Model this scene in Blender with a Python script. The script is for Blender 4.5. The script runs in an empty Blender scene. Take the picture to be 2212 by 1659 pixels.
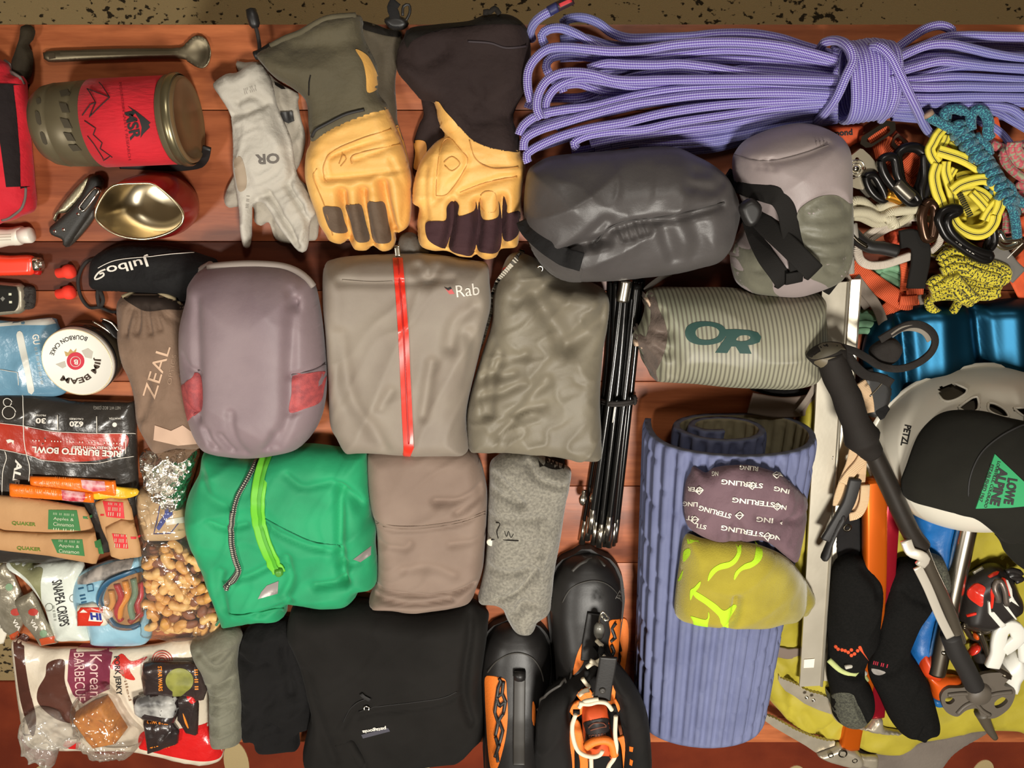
import bpy, bmesh, math, random
import numpy as np
from mathutils import Vector, Matrix, Euler
from mathutils.geometry import delaunay_2d_cdt
random.seed(7)
C = bpy.context.scene.collection

# ---------------------------------------------------------------- camera
FPX, CX, CY = 1790.0, 1106.0, 829.5          # focal length and centre in photo pixels (2212 x 1659)
TILT, CH, TT = math.radians(20.0), 1.05, 0.74  # tilt from straight down, camera height over table, table height
cam_d = bpy.data.cameras.new('camera'); cam = bpy.data.objects.new('camera', cam_d); C.objects.link(cam)
cam.location = (0, 0, TT + CH); cam.rotation_euler = (-TILT, 0, 0)
cam_d.sensor_fit = 'HORIZONTAL'; cam_d.sensor_width = 36.0; cam_d.lens = 36.0*FPX/2212.0
cam_d.clip_start = 0.02
bpy.context.scene.camera = cam

# ---------------------------------------------------------------- world and lamps of the room
wd = bpy.data.worlds.new('room_light'); bpy.context.scene.world = wd; wd.use_nodes = True
wd.node_tree.nodes['Background'].inputs[0].default_value = (1.0, 0.92, 0.80, 1)
wd.node_tree.nodes['Background'].inputs[1].default_value = 0.15

def lamp(name, loc, target, size, power, col):
    d = bpy.data.lights.new(name, 'AREA'); d.shape = 'DISK'; d.size = size; d.energy = power; d.color = col
    o = bpy.data.objects.new(name, d); C.objects.link(o); o.location = loc
    o.rotation_euler = (Vector(target)-Vector(loc)).to_track_quat('-Z', 'Y').to_euler()
    return o
lamp('ceiling_lamp', (0.35, -0.98, TT+1.70), (0.05, -0.40, TT), 0.36, 40, (1.0, 0.95, 0.86))
lamp('hall_lamp', (0.25, 1.05, TT+1.65), (0.0, 0.1, TT-0.3), 0.30, 10, (1.0, 0.95, 0.86))
lamp('room_lamp', (-1.15, -0.85, TT+1.65), (-0.2, -0.4, TT), 0.30, 15, (1.0, 0.95, 0.86))
vs = bpy.context.scene.view_settings
vs.view_transform = 'Standard'; vs.look = 'None'; vs.gamma = 1.0; vs.use_curve_mapping = False
vs.exposure = -0.15

# ---------------------------------------------------------------- helpers: pixels and numbers
_c, _s = math.cos(-TILT), math.sin(-TILT)
def ray(px, py):
    u = (np.asarray(px, float)-CX)/FPX; v = (np.asarray(py, float)-CY)/FPX
    return u, -v*_c+_s, -v*_s-_c
def PA(px, py, z):                         # arrays: pixel + height over the table -> x, y
    dx, dy, dz = ray(px, py); t = (CH-np.asarray(z, float))/(-dz)
    return dx*t, dy*t
def P(px, py, z=0.0):
    x, y = PA(px, py, z); return Vector((float(x), float(y), TT+z))
def mpp(px, py, z=0.0):                    # metres per pixel there
    _, _, dz = ray(px, py); return float((CH-z)/(-dz))/FPX
def cr(ox, oy, s, pts): return [(ox+p[0]/s, oy+p[1]/s)+tuple(p[2:]) for p in pts]
def srgb(r, g, b):
    f = lambda c: ((c/255.0)/12.92 if c/255.0 <= 0.04045 else (((c/255.0)+0.055)/1.055)**2.4)
    return (f(r), f(g), f(b), 1.0)
def vnoise(x, y, seed=0):
    ix = np.floor(x); iy = np.floor(y); fx = x-ix; fy = y-iy
    fx = fx*fx*fx*(fx*(fx*6-15)+10); fy = fy*fy*fy*(fy*(fy*6-15)+10)
    def h(a, b):
        q = np.sin(a*127.1+b*311.7+seed*74.7)*43758.5453; return q-np.floor(q)
    return (h(ix, iy)*(1-fx)+h(ix+1, iy)*fx)*(1-fy)+(h(ix, iy+1)*(1-fx)+h(ix+1, iy+1)*fx)*fy
def catmull(pts, closed, step):
    p = np.array(pts, float); n = len(p); out = []
    rng = range(n) if closed else range(n-1)
    for i in rng:
        if closed: a, b, c, d = p[i-1], p[i], p[(i+1) % n], p[(i+2) % n]
        else: a, b, c, d = p[max(i-1, 0)], p[i], p[i+1], p[min(i+2, n-1)]
        k = max(1, int(round(np.linalg.norm(c-b)/step)))
        for j in range(k):
            t = j/k
            out.append(0.5*((2*b)+(c-a)*t+(2*a-5*b+4*c-d)*t*t+(3*b-a-3*c+d)*t**3))
    if not closed: out.append(p[-1])
    return np.array(out)
def linres(pts, closed, step):
    p = np.array(pts, float); n = len(p); out = []
    for i in (range(n) if closed else range(n-1)):
        b, c = p[i], p[(i+1) % n]; k = max(1, int(round(np.linalg.norm(c-b)/step)))
        out += [b+(c-b)*j/k for j in range(k)]
    if not closed: out.append(p[-1])
    return np.array(out)
def segdist(x, y, poly, closed=True):
    q = np.asarray(poly)
    a = q if closed else q[:-1]; b = np.roll(q, -1, 0) if closed else q[1:]
    d = b-a; L = (d**2).sum(1)+1e-18; res = np.full(x.shape, 1e9)
    for s in range(0, len(x), 4000):
        X = x[s:s+4000, None]-a[None, :, 0]; Y = y[s:s+4000, None]-a[None, :, 1]
        t = np.clip((X*d[:, 0]+Y*d[:, 1])/L, 0, 1)
        res[s:s+4000] = np.sqrt(((X-t*d[:, 0])**2+(Y-t*d[:, 1])**2).min(1))
    return res
def inside(x, y, poly):
    q = np.asarray(poly); r = np.zeros(x.shape, bool); n = len(q)
    for i in range(n):
        x1, y1 = q[i]; x2, y2 = q[(i+1) % n]
        if y1 == y2: continue
        c = ((y1 > y) != (y2 > y)) & (x < (x2-x1)*(y-y1)/(y2-y1)+x1); r ^= c
    return r

# ---------------------------------------------------------------- helpers: objects
def mesh_obj(name, verts, faces, mat, off, uv=None, smooth=True, mats=None, fm=None):
    me = bpy.data.meshes.new(name)
    V = np.asarray(verts, float)-np.array(off)
    me.from_pydata(V.tolist(), [], [list(map(int, f)) for f in faces])
    if uv is not None:
        l = me.uv_layers.new(name='UVMap')
        vi = np.zeros(len(me.loops), int); me.loops.foreach_get('vertex_index', vi)
        l.data.foreach_set('uv', np.asarray(uv, float)[vi].ravel())
    if mats:
        for m in mats: me.materials.append(m)
        if fm is not None: me.polygons.foreach_set('material_index', np.asarray(fm, int))
    else: me.materials.append(mat)
    if smooth is True: me.polygons.foreach_set('use_smooth', [True]*len(me.polygons))
    me.update()
    bm = bmesh.new(); bm.from_mesh(me); bmesh.ops.recalc_face_normals(bm, faces=bm.faces); bm.to_mesh(me); bm.free()
    if smooth == 'auto':
        me.polygons.foreach_set('use_smooth', [True]*len(me.polygons)); me.set_sharp_from_angle(angle=math.radians(35))
    o = bpy.data.objects.new(name, me); C.objects.link(o); return o
class Thing:
    """an Empty at the thing's base; add() hangs a part (or sub-part) on it"""
    def __init__(s, name, label, cat, at, group=None, kind=None):
        s.loc = Vector(at); o = bpy.data.objects.new(name, None); C.objects.link(o); o.location = s.loc; o.empty_display_size = 0.03
        s.o = o; tag(o, label, cat, group, kind)
    def add(s, name, g, mat, parent=None, smooth=True, label=None, kind=None, mats=None, fm=None):
        o = mesh_obj(name, g[0], g[1], mat, s.loc, g[2] if len(g) > 2 else None, smooth, mats, fm)
        o.parent = parent or s.o
        if label: o['label'] = label
        if kind: o['kind'] = kind
        return o
def tag(o, label=None, cat=None, group=None, kind=None):
    if label: o['label'] = label
    if cat: o['category'] = cat
    if group: o['group'] = group
    if kind: o['kind'] = kind
    return o
def single(name, label, cat, g, mat, group=None, smooth=True, kind=None):
    V = np.asarray(g[0], float); lo = V.min(0); hi = V.max(0); at = ((lo[0]+hi[0])/2, (lo[1]+hi[1])/2, lo[2])
    o = mesh_obj(name, V, g[1], mat, at, g[2] if len(g) > 2 else None, smooth); o.location = at
    return tag(o, label, cat, group, kind)
def join(*gs):
    V, F, U, n = [], [], [], 0
    for g in gs:
        v = np.asarray(g[0], float); V.append(v); F += [[int(i)+n for i in f] for f in g[1]]
        U.append(np.asarray(g[2]) if len(g) > 2 and g[2] is not None else np.zeros((len(v), 2))); n += len(v)
    return np.vstack(V), F, np.vstack(U)

# ---------------------------------------------------------------- helpers: materials
MC = {}
def mat(name, col, rough=0.7, metal=0.0, var=None, bump=None, bump2=None, sheen=0.0, coat=0.0, spec=None, trans=0.0, grain=None):
    """col sRGB 0-255; var=(scale, colour2, amount); bump=(scale, strength, distance[, stretch])"""
    if name in MC: return MC[name]
    m = bpy.data.materials.new(name); m.use_nodes = True; nt = m.node_tree; b = nt.nodes['Principled BSDF']
    b.inputs['Roughness'].default_value = rough; b.inputs['Metallic'].default_value = metal
    if sheen: b.inputs['Sheen Weight'].default_value = sheen; b.inputs['Sheen Roughness'].default_value = 0.5
    if coat: b.inputs['Coat Weight'].default_value = coat; b.inputs['Coat Roughness'].default_value = 0.12
    if spec is not None: b.inputs['Specular IOR Level'].default_value = spec
    if trans: b.inputs['Transmission Weight'].default_value = trans
    c1 = srgb(*col); b.inputs['Base Color'].default_value = c1
    tc = nt.nodes.new('ShaderNodeTexCoord')
    def noise(scale, stretch=None, detail=3):
        n = nt.nodes.new('ShaderNodeTexNoise'); n.inputs['Scale'].default_value = scale; n.inputs['Detail'].default_value = detail
        if stretch:
            mp = nt.nodes.new('ShaderNodeMapping'); mp.inputs['Scale'].default_value = stretch[:3]
            if len(stretch) > 3: mp.inputs['Rotation'].default_value = (0, 0, stretch[3])
            nt.links.new(tc.outputs['Object'], mp.inputs[0]); nt.links.new(mp.outputs[0], n.inputs['Vector'])
        else: nt.links.new(tc.outputs['Object'], n.inputs['Vector'])
        return n
    if var:
        n = noise(var[0], var[3] if len(var) > 3 else None); mx = nt.nodes.new('ShaderNodeMix'); mx.data_type = 'RGBA'
        rp = nt.nodes.new('ShaderNodeMapRange'); rp.inputs[1].default_value = 0.35; rp.inputs[2].default_value = 0.65; rp.inputs[4].default_value = var[2]
        nt.links.new(n.outputs[0], rp.inputs[0]); nt.links.new(rp.outputs[0], mx.inputs[0])
        mx.inputs[6].default_value = c1; mx.inputs[7].default_value = srgb(*var[1]); nt.links.new(mx.outputs[2], b.inputs['Base Color'])
    last = None
    for bp in (bump, bump2):
        if not bp: continue
        n = noise(bp[0], bp[3] if len(bp) > 3 else None, 4); bu = nt.nodes.new('ShaderNodeBump')
        bu.inputs['Strength'].default_value = bp[1]; bu.inputs['Distance'].default_value = bp[2]
        nt.links.new(n.outputs[0], bu.inputs['Height'])
        if last: nt.links.new(last.outputs[0], bu.inputs['Normal'])
        last = bu
    if last: nt.links.new(last.outputs[0], b.inputs['Normal'])
    MC[name] = m; return m
def math_node(nt, op, a, b=None):
    n = nt.nodes.new('ShaderNodeMath'); n.operation = op
    for i, q in enumerate((a, b)):
        if q is None: continue
        if isinstance(q, (int, float)): n.inputs[i].default_value = q
        else: nt.links.new(q, n.inputs[i])
    return n.outputs[0]
def rope_mat(name, c1, c2, fu, fv, thr=0.0, rough=0.75, mode='dots', c3=None):
    """braided sheath on a tube: UV u = metres along, v = 0..1 around"""
    if name in MC: return MC[name]
    m = bpy.data.materials.new(name); m.use_nodes = True; nt = m.node_tree; b = nt.nodes['Principled BSDF']
    b.inputs['Roughness'].default_value = rough; b.inputs['Sheen Weight'].default_value = 0.2
    uv = nt.nodes.new('ShaderNodeUVMap'); sp = nt.nodes.new('ShaderNodeSeparateXYZ'); nt.links.new(uv.outputs[0], sp.inputs[0])
    U = math_node(nt, 'MULTIPLY', sp.outputs[0], fu*2*math.pi); V = math_node(nt, 'MULTIPLY', sp.outputs[1], fv*2*math.pi)
    A = math_node(nt, 'SINE', math_node(nt, 'ADD', U, V)); B = math_node(nt, 'SINE', math_node(nt, 'SUBTRACT', U, V))
    prod = math_node(nt, 'MULTIPLY', A, B)
    if mode == 'fleck':
        n = nt.nodes.new('ShaderNodeTexNoise'); n.inputs['Scale'].default_value = 1.0; n.inputs['Detail'].default_value = 1
        cb = nt.nodes.new('ShaderNodeCombineXYZ'); nt.links.new(math_node(nt, 'MULTIPLY', sp.outputs[0], fu*1.3), cb.inputs[0]); nt.links.new(math_node(nt, 'MULTIPLY', sp.outputs[1], fv*1.5), cb.inputs[1])
        nt.links.new(cb.outputs[0], n.inputs['Vector'])
        key = math_node(nt, 'SUBTRACT', n.outputs[0], 0.5)
    elif mode == 'stripe': key = math_node(nt, 'SINE', V)
    else: key = prod
    rp = nt.nodes.new('ShaderNodeMapRange'); rp.inputs[1].default_value = thr-0.12 if mode != 'fleck' else thr-0.02; rp.inputs[2].default_value = thr+0.12 if mode != 'fleck' else thr+0.02
    nt.links.new(key, rp.inputs[0])
    mx = nt.nodes.new('ShaderNodeMix'); mx.data_type = 'RGBA'; nt.links.new(rp.outputs[0], mx.inputs[0])
    mx.inputs[6].default_value = srgb(*c1); mx.inputs[7].default_value = srgb(*c2); out = mx.outputs[2]
    if c3:
        n2 = nt.nodes.new('ShaderNodeTexNoise'); n2.inputs['Scale'].default_value = 4.0
        tc = nt.nodes.new('ShaderNodeTexCoord'); nt.links.new(tc.outputs['Object'], n2.inputs['Vector'])
        r2 = nt.nodes.new('ShaderNodeMapRange'); r2.inputs[1].default_value = 0.45; r2.inputs[2].default_value = 0.6; nt.links.new(n2.outputs[0], r2.inputs[0])
        m2 = nt.nodes.new('ShaderNodeMix'); m2.data_type = 'RGBA'; nt.links.new(math_node(nt, 'MULTIPLY', r2.outputs[0], 0.55), m2.inputs[0])
        nt.links.new(out, m2.inputs[6]); m2.inputs[7].default_value = srgb(*c3); out = m2.outputs[2]
    nt.links.new(out, b.inputs['Base Color'])
    bu = nt.nodes.new('ShaderNodeBump'); bu.inputs['Strength'].default_value = 0.5; bu.inputs['Distance'].default_value = 0.0006
    nt.links.new(prod, bu.inputs['Height']); nt.links.new(bu.outputs[0], b.inputs['Normal'])
    MC[name] = m; return m
def film_mat(name, tint=(255, 255, 255), gloss=0.10, rough=0.12, bump=(60, 0.6, 0.004), haze=0.04):
    """thin clear plastic: mostly see-through, with a glossy skin and a little milky haze"""
    if name in MC: return MC[name]
    m = bpy.data.materials.new(name); m.use_nodes = True; nt = m.node_tree; nt.nodes.remove(nt.nodes['Principled BSDF'])
    out = nt.nodes['Material Output']; tr = nt.nodes.new('ShaderNodeBsdfTransparent'); tr.inputs[0].default_value = srgb(*tint)
    gl = nt.nodes.new('ShaderNodeBsdfGlossy'); gl.inputs['Roughness'].default_value = rough
    df = nt.nodes.new('ShaderNodeBsdfDiffuse'); df.inputs[0].default_value = srgb(235, 230, 220)
    tc = nt.nodes.new('ShaderNodeTexCoord'); n = nt.nodes.new('ShaderNodeTexNoise'); n.inputs['Scale'].default_value = bump[0]; n.inputs['Detail'].default_value = 3
    nt.links.new(tc.outputs['Object'], n.inputs['Vector']); bu = nt.nodes.new('ShaderNodeBump'); bu.inputs['Strength'].default_value = bump[1]; bu.inputs['Distance'].default_value = bump[2]
    nt.links.new(n.outputs[0], bu.inputs['Height']); nt.links.new(bu.outputs[0], gl.inputs['Normal'])
    a = nt.nodes.new('ShaderNodeMixShader'); a.inputs[0].default_value = haze; nt.links.new(tr.outputs[0], a.inputs[1]); nt.links.new(df.outputs[0], a.inputs[2])
    lw = nt.nodes.new('ShaderNodeLayerWeight'); lw.inputs[0].default_value = 0.25; nt.links.new(bu.outputs[0], lw.inputs['Normal'])
    f = math_node(nt, 'ADD', math_node(nt, 'MULTIPLY', lw.outputs['Fresnel'], 0.6), gloss)
    b = nt.nodes.new('ShaderNodeMixShader'); nt.links.new(f, b.inputs[0]); nt.links.new(a.outputs[0], b.inputs[1]); nt.links.new(gl.outputs[0], b.inputs[2])
    nt.links.new(b.outputs[0], out.inputs['Surface']); MC[name] = m; return m
def fabric(name, col, col2=None, rough=0.8, w=55, ws=0.6, sheen=0.10, wd=0.005):
    if sum(col) < 180: sheen = 0.02
    c2 = col2 or tuple(int(c*0.86) for c in col)
    return mat(name, col, rough, 0, (14, c2, 0.8), (w, ws, wd), (1400, 0.25, 0.0006), sheen, 0, 0.15 if sum(col) < 180 else None)

# ---------------------------------------------------------------- helpers: shapes
class Surf:
    def __init__(s, fn): s.fn = fn
    def top(s, x, y): return s.fn(np.asarray(x, float), np.asarray(y, float))
class HF:
    """soft or flat thing lying on the table: traced outline, real thickness, rounded rim, folds"""
    def __init__(s, out, H, z0=0.0, rim=0.35, R=None, zm=None, wr=(), cre=(), bumps=(), smooth=True, seed=1, step=0.004, base=None, slope=None, pw=0.5):
        s.H, s.z0, s.rim, s.seed, s.base, s.slope, s.pw = H, z0, rim, seed, base, slope, pw
        zq = z0+rim*H if zm is None else zm
        if base is not None and zm is None: pts = [on(base, p[0], p[1], rim*H)[:2] for p in out]
        else: pts = [P(p[0], p[1], zq)[:2] for p in out]
        s.poly = catmull(pts, True, step) if smooth else linres(pts, True, step)
        a = s.poly; A = 0.5*np.sum(a[:, 0]*np.roll(a[:, 1], -1)-np.roll(a[:, 0], -1)*a[:, 1])
        if A < 0: s.poly = a[::-1].copy()
        lo, hi = s.poly.min(0), s.poly.max(0); s.lo, s.hi = lo, hi
        gx, gy = np.meshgrid(np.linspace(lo[0], hi[0], 24), np.linspace(lo[1], hi[1], 24)); gx, gy = gx.ravel(), gy.ravel()
        k = inside(gx, gy, s.poly); dm = segdist(gx[k], gy[k], s.poly).max() if k.any() else 0.01
        s.R = min(R, dm) if R else dm*1.02
        s.wr = wr
        s.cre = [(linres([P(q[0], q[1], z0+H*0.8)[:2] for q in (catmull(c[0], False, 8) if len(c[0]) > 2 else c[0])], False, 0.02), c[1], c[2]) for c in cre]
        s.bumps = [(P(b[0], b[1], z0+H*0.8), b[2], b[3]) for b in bumps]
    def prof(s, d):
        t = np.clip(d/s.R, 0, 1); return np.power(np.clip(1-(1-t)**2, 0, 1), s.pw)
    def disp(s, x, y, d):
        r = np.zeros(x.shape)
        for i, w in enumerate(s.wr):               # (amp, wavelength, angle, stretch)
            amp, lam, ang, st = w; a = math.radians(ang); u = x*math.cos(a)+y*math.sin(a); v = -x*math.sin(a)+y*math.cos(a)
            q = (vnoise(u/lam/3+5, v/lam/3+9, s.seed+i+50)-0.5)*lam*1.6
            n = vnoise((u+q)/(lam*st)+11, (v+q)/lam+3, s.seed+i)
            r += 1.3*amp*((1-np.abs(2*n-1))**1.5-0.45)
        for pl, amp, w in s.cre:
            q = segdist(x, y, pl, False)/w; r += 1.3*amp*np.exp(-q*q)
        for b, amp, w in s.bumps:
            q = ((x-b[0])**2+(y-b[1])**2)/(w*w); r += amp*np.exp(-q)
        return r*np.clip(d/(0.35*s.R), 0, 1)
    def ground(s, x, y):
        g = np.full(x.shape, s.z0)
        if s.base is not None: g = g+s.base.top(x, y)
        return g
    def top(s, x, y, ins=None):
        x = np.atleast_1d(np.asarray(x, float)); y = np.atleast_1d(np.asarray(y, float))
        d = segdist(x, y, s.poly)
        k = inside(x, y, s.poly) if ins is None else ins
        d = np.where(k, d, 0); p = s.prof(d); H = s.H
        if s.slope: H = H*(1+s.slope[0]*(x-s.lo[0])/(s.hi[0]-s.lo[0])+s.slope[1]*(y-s.lo[1])/(s.hi[1]-s.lo[1]))
        z = s.rim*H+(H-s.rim*H)*p+s.disp(x, y, d)
        return np.where(k, s.ground(x, y)+np.maximum(z, 0.0006), s.ground(x, y))
    def geo(s, g=None, n=3200, rings=(0.04, 0.13, 0.3, 0.55), holes=()):
        P0 = s.poly; lo, hi = s.lo, s.hi
        if g is None: g = math.sqrt((hi[0]-lo[0])*(hi[1]-lo[1])/n)
        gx, gy = np.meshgrid(np.arange(lo[0]+g/2, hi[0], g), np.arange(lo[1]+g/2, hi[1], g*0.87))
        gx[::2] += g/2; gx, gy = gx.ravel(), gy.ravel()
        k = inside(gx, gy, P0); gx, gy = gx[k], gy[k]
        d = segdist(gx, gy, P0); k = d > min(g*0.5, s.R*0.5); gx, gy = gx[k], gy[k]
        t = np.roll(P0, -1, 0)-np.roll(P0, 1, 0); t /= np.linalg.norm(t, axis=1)[:, None]+1e-12; nrm = np.stack([-t[:, 1], t[:, 0]], 1)
        px, py = [gx], [gy]
        for r in rings:
            o = s.R*r
            if o > g*1.2: break
            q = (P0+nrm*o)[::(1 if r < 0.2 else 2)]; kk = inside(q[:, 0], q[:, 1], P0)&(segdist(q[:, 0], q[:, 1], P0) > o*0.9)
            px.append(q[kk, 0]); py.append(q[kk, 1])
        X = np.concatenate([P0[:, 0]]+px); Y = np.concatenate([P0[:, 1]]+py); n0 = len(P0)
        hl = []
        edges = [(i, (i+1) % n0) for i in range(n0)]
        for h in holes:
            m = len(X); X = np.concatenate([X, h[:, 0]]); Y = np.concatenate([Y, h[:, 1]]); edges += [(m+i, m+(i+1) % len(h)) for i in range(len(h))]
        vs_, _, fs, *_ = delaunay_2d_cdt([Vector((a, b)) for a, b in zip(X, Y)], edges, [], 0, 1e-7)
        vx = np.array([v[0] for v in vs_]); vy = np.array([v[1] for v in vs_]); F = [f for f in fs]
        fc = np.array([[vx[list(f)].mean(), vy[list(f)].mean()] for f in F]); kk = inside(fc[:, 0], fc[:, 1], P0)
        for h in holes: kk &= ~inside(fc[:, 0], fc[:, 1], h)
        F = [list(f) for f, q in zip(F, kk) if q]
        on_edge = segdist(vx, vy, P0) < 1e-5
        z = s.top(vx, vy, ins=np.ones(vx.shape, bool)); z[on_edge] = (s.ground(vx, vy)+s.rim*s.H)[on_edge]
        V = np.stack([vx, vy, TT+z], 1)
        # underside: rim tucks in to the ground
        q = P0+nrm*min(s.R*0.5, s.rim*s.H*0.5); m = len(V)
        bz = s.ground(q[:, 0], q[:, 1]); e = np.stack([P0[:, 0], P0[:, 1], TT+s.ground(P0[:, 0], P0[:, 1])+s.rim*s.H], 1)
        b = np.stack([q[:, 0], q[:, 1], TT+bz], 1)
        V = np.vstack([V, e, b])
        n_ = n0
        F += [[m+i, m+n_+i, m+n_+(i+1) % n_, m+(i+1) % n_] for i in range(n_)]
        F.append([m+n_+i for i in range(n_)][::-1])
        bm = bmesh.new(); bv = [bm.verts.new(v) for v in V]
        for f in F:
            try: bm.faces.new([bv[i] for i in f])
            except ValueError: pass
        bmesh.ops.remove_doubles(bm, verts=bm.verts, dist=2e-6); bmesh.ops.triangulate(bm, faces=[f for f in bm.faces if len(f.verts) > 4])
        bm.verts.index_update(); V = np.array([v.co[:] for v in bm.verts]); F = [[v.index for v in f.verts] for f in bm.faces]; bm.free()
        return V, F
def on_many(surf, px, py, off=0.0, it=14):
    px = np.asarray(px, float); py = np.asarray(py, float); z = np.full(px.shape, 0.02)
    for _ in range(it):
        x, y = PA(px, py, z); z = 0.45*z+0.55*(surf.top(x, y)+off)
    x, y = PA(px, py, z); return np.stack([x, y, TT+z], 1)
def on(surf, px, py, off=0.0): return on_many(surf, [px], [py], off)[0]
FLAT = Surf(lambda x, y: np.zeros(np.shape(x)))
def level(z): return Surf(lambda x, y: np.full(np.shape(x), z))
class Stack:
    """the top of several things together"""
    def __init__(s, *h): s.h = h
    def top(s, x, y):
        z = s.h[0].top(x, y)
        for h in s.h[1:]: z = np.maximum(z, h.top(x, y))
        return z
def patch(surf, out, t=0.0008, smooth=True, g=None, sink=0.0012, dome=0.0, step=0.004, holes=()):
    """a thin piece laid on a surface, outline in pixels"""
    pts = catmull(out, True, 5) if smooth else linres(out, True, 6)
    w = on_many(surf, pts[:, 0], pts[:, 1])[:, :2]
    A = 0.5*np.sum(w[:, 0]*np.roll(w[:, 1], -1)-np.roll(w[:, 0], -1)*w[:, 1])
    if A < 0: w = w[::-1].copy()
    hs = []
    for h in holes:
        hp = catmull(h, True, 4); hs.append(on_many(surf, hp[:, 0], hp[:, 1])[:, :2])
    lo, hi = w.min(0), w.max(0)
    if g is None: g = max(0.0025, math.sqrt((hi[0]-lo[0])*(hi[1]-lo[1])/700))
    gx, gy = np.meshgrid(np.arange(lo[0]+g/2, hi[0], g), np.arange(lo[1]+g/2, hi[1], g)); gx, gy = gx.ravel(), gy.ravel()
    k = inside(gx, gy, w); gx, gy = gx[k], gy[k]
    if len(gx): k = segdist(gx, gy, w) > g*0.4; gx, gy = gx[k], gy[k]
    n0 = len(w); X = np.concatenate([w[:, 0], gx]); Y = np.concatenate([w[:, 1], gy]); edges = [(i, (i+1) % n0) for i in range(n0)]
    rims = [(w, False)]
    for h in hs:
        m = len(X); X = np.concatenate([X, h[:, 0]]); Y = np.concatenate([Y, h[:, 1]]); edges += [(m+i, m+(i+1) % len(h)) for i in range(len(h))]; rims.append((h, True))
    vv, _, ff, *_ = delaunay_2d_cdt([Vector((a, b)) for a, b in zip(X, Y)], edges, [], 0, 1e-7)
    vx = np.array([v[0] for v in vv]); vy = np.array([v[1] for v in vv])
    fc = np.array([[vx[list(f)].mean(), vy[list(f)].mean()] for f in ff]); kk = inside(fc[:, 0], fc[:, 1], w)
    for h in hs: kk &= ~inside(fc[:, 0], fc[:, 1], h)
    F = [list(f) for f, q in zip(ff, kk) if q]
    z = surf.top(vx, vy)+t
    if dome:
        d = segdist(vx, vy, w); R = max(d.max(), 1e-6); z = z+dome*np.sqrt(np.clip(1-(1-d/R)**2, 0, 1))
    V = np.stack([vx, vy, TT+z], 1)
    for ring, inv in rims:
        m = len(V); n = len(ring); zt = TT+surf.top(ring[:, 0], ring[:, 1])
        V = np.vstack([V, np.column_stack([ring, zt+t]), np.column_stack([ring, zt-sink])])
        F += [[m+i, m+n+i, m+n+(i+1) % n, m+(i+1) % n] for i in range(n)]
    return V, F
def frames(pts, up=None):
    p = np.asarray(pts, float); t = np.gradient(p, axis=0); t /= np.linalg.norm(t, axis=1)[:, None]+1e-12
    n = np.zeros_like(p)
    if up is not None:
        for i in range(len(p)):
            q = np.array(up if np.ndim(up) == 1 else up[i], float); q = q-t[i]*q.dot(t[i]); n[i] = q/(np.linalg.norm(q)+1e-12)
    else:
        q = np.array([0, 0, 1.0]) if abs(t[0][2]) < 0.9 else np.array([1.0, 0, 0])
        for i in range(len(p)):
            q = q-t[i]*q.dot(t[i]); q /= np.linalg.norm(q)+1e-12; n[i] = q
    return t, n, np.cross(t, n)
def tube(pts, r, seg=8, cap=True, closed=False, flat=None, up=None):
    """round (or flat=(half width, half thickness)) tube with UVs in metres along"""
    p = np.asarray([tuple(q) for q in pts], float)
    if closed: p = np.vstack([p, p[:1]])
    t, n, b = frames(p, up)
    if closed and up is None: t, n, b = frames(p, (0.03, 0.02, 1))
    rr = np.full(len(p), r, float) if np.ndim(r) == 0 else np.asarray(r, float)
    L = np.concatenate([[0], np.cumsum(np.linalg.norm(np.diff(p, axis=0), axis=1))])
    V, U, F = [], [], []
    for i in range(len(p)):
        for j in range(seg+1):
            a = 2*math.pi*j/seg
            if flat:
                ca, sa = math.cos(a), math.sin(a); q = 0.35
                cx = math.copysign(abs(ca)**q, ca)*flat[0]*(rr[i] if np.ndim(r) else 1); sx = math.copysign(abs(sa)**q, sa)*flat[1]
                V.append(p[i]+b[i]*cx+n[i]*sx); uvv = (math.copysign(abs(ca)**q, ca)+1)/4+(0.5 if sa < -1e-6 else 0)
            else: V.append(p[i]+(b[i]*math.cos(a)+n[i]*math.sin(a))*rr[i]); uvv = j/seg
            U.append((L[i], uvv))
    m = seg+1
    for i in range(len(p)-1):
        for j in range(seg): F.append([i*m+j, i*m+j+1, (i+1)*m+j+1, (i+1)*m+j])
    if cap and not closed:
        F.append([j for j in range(seg)]); F.append([(len(p)-1)*m+j for j in range(seg)][::-1])
    return np.array(V), F, np.array(U)
def ribbon(pts, w, th=0.0012, up=(0, 0, 1)): return tube(pts, 1.0, 12, True, False, (w/2, th/2), up)
def path(surf, pts, off=0.0, step=6, smooth=True):
    """pixel polyline laid on a surface; a third number per point is extra height"""
    q = np.array([(p[0], p[1], (p[2] if len(p) > 2 else 0)) for p in pts], float)
    s = catmull(q*np.array([1, 1, 1]), False, step) if smooth and len(q) > 2 else linres(q, False, step)
    z = np.full(len(s), 0.02)
    for _ in range(14):
        x, y = PA(s[:, 0], s[:, 1], z); z = 0.45*z+0.55*(surf.top(x, y)+off+0.0005+s[:, 2])
    x, y = PA(s[:, 0], s[:, 1], z); z = np.convolve(np.pad(z, 2, 'edge'), np.ones(5)/5, 'valid')
    return np.stack([x, y, TT+z], 1)
def zpath(pts, step=6, smooth=True):
    """pixel polyline with a height over the table per point"""
    q = np.array(pts, float); s = catmull(q, False, step) if smooth and len(q) > 2 else linres(q, False, step)
    x, y = PA(s[:, 0], s[:, 1], s[:, 2]); return np.stack([x, y, TT+s[:, 2]], 1)
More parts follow.
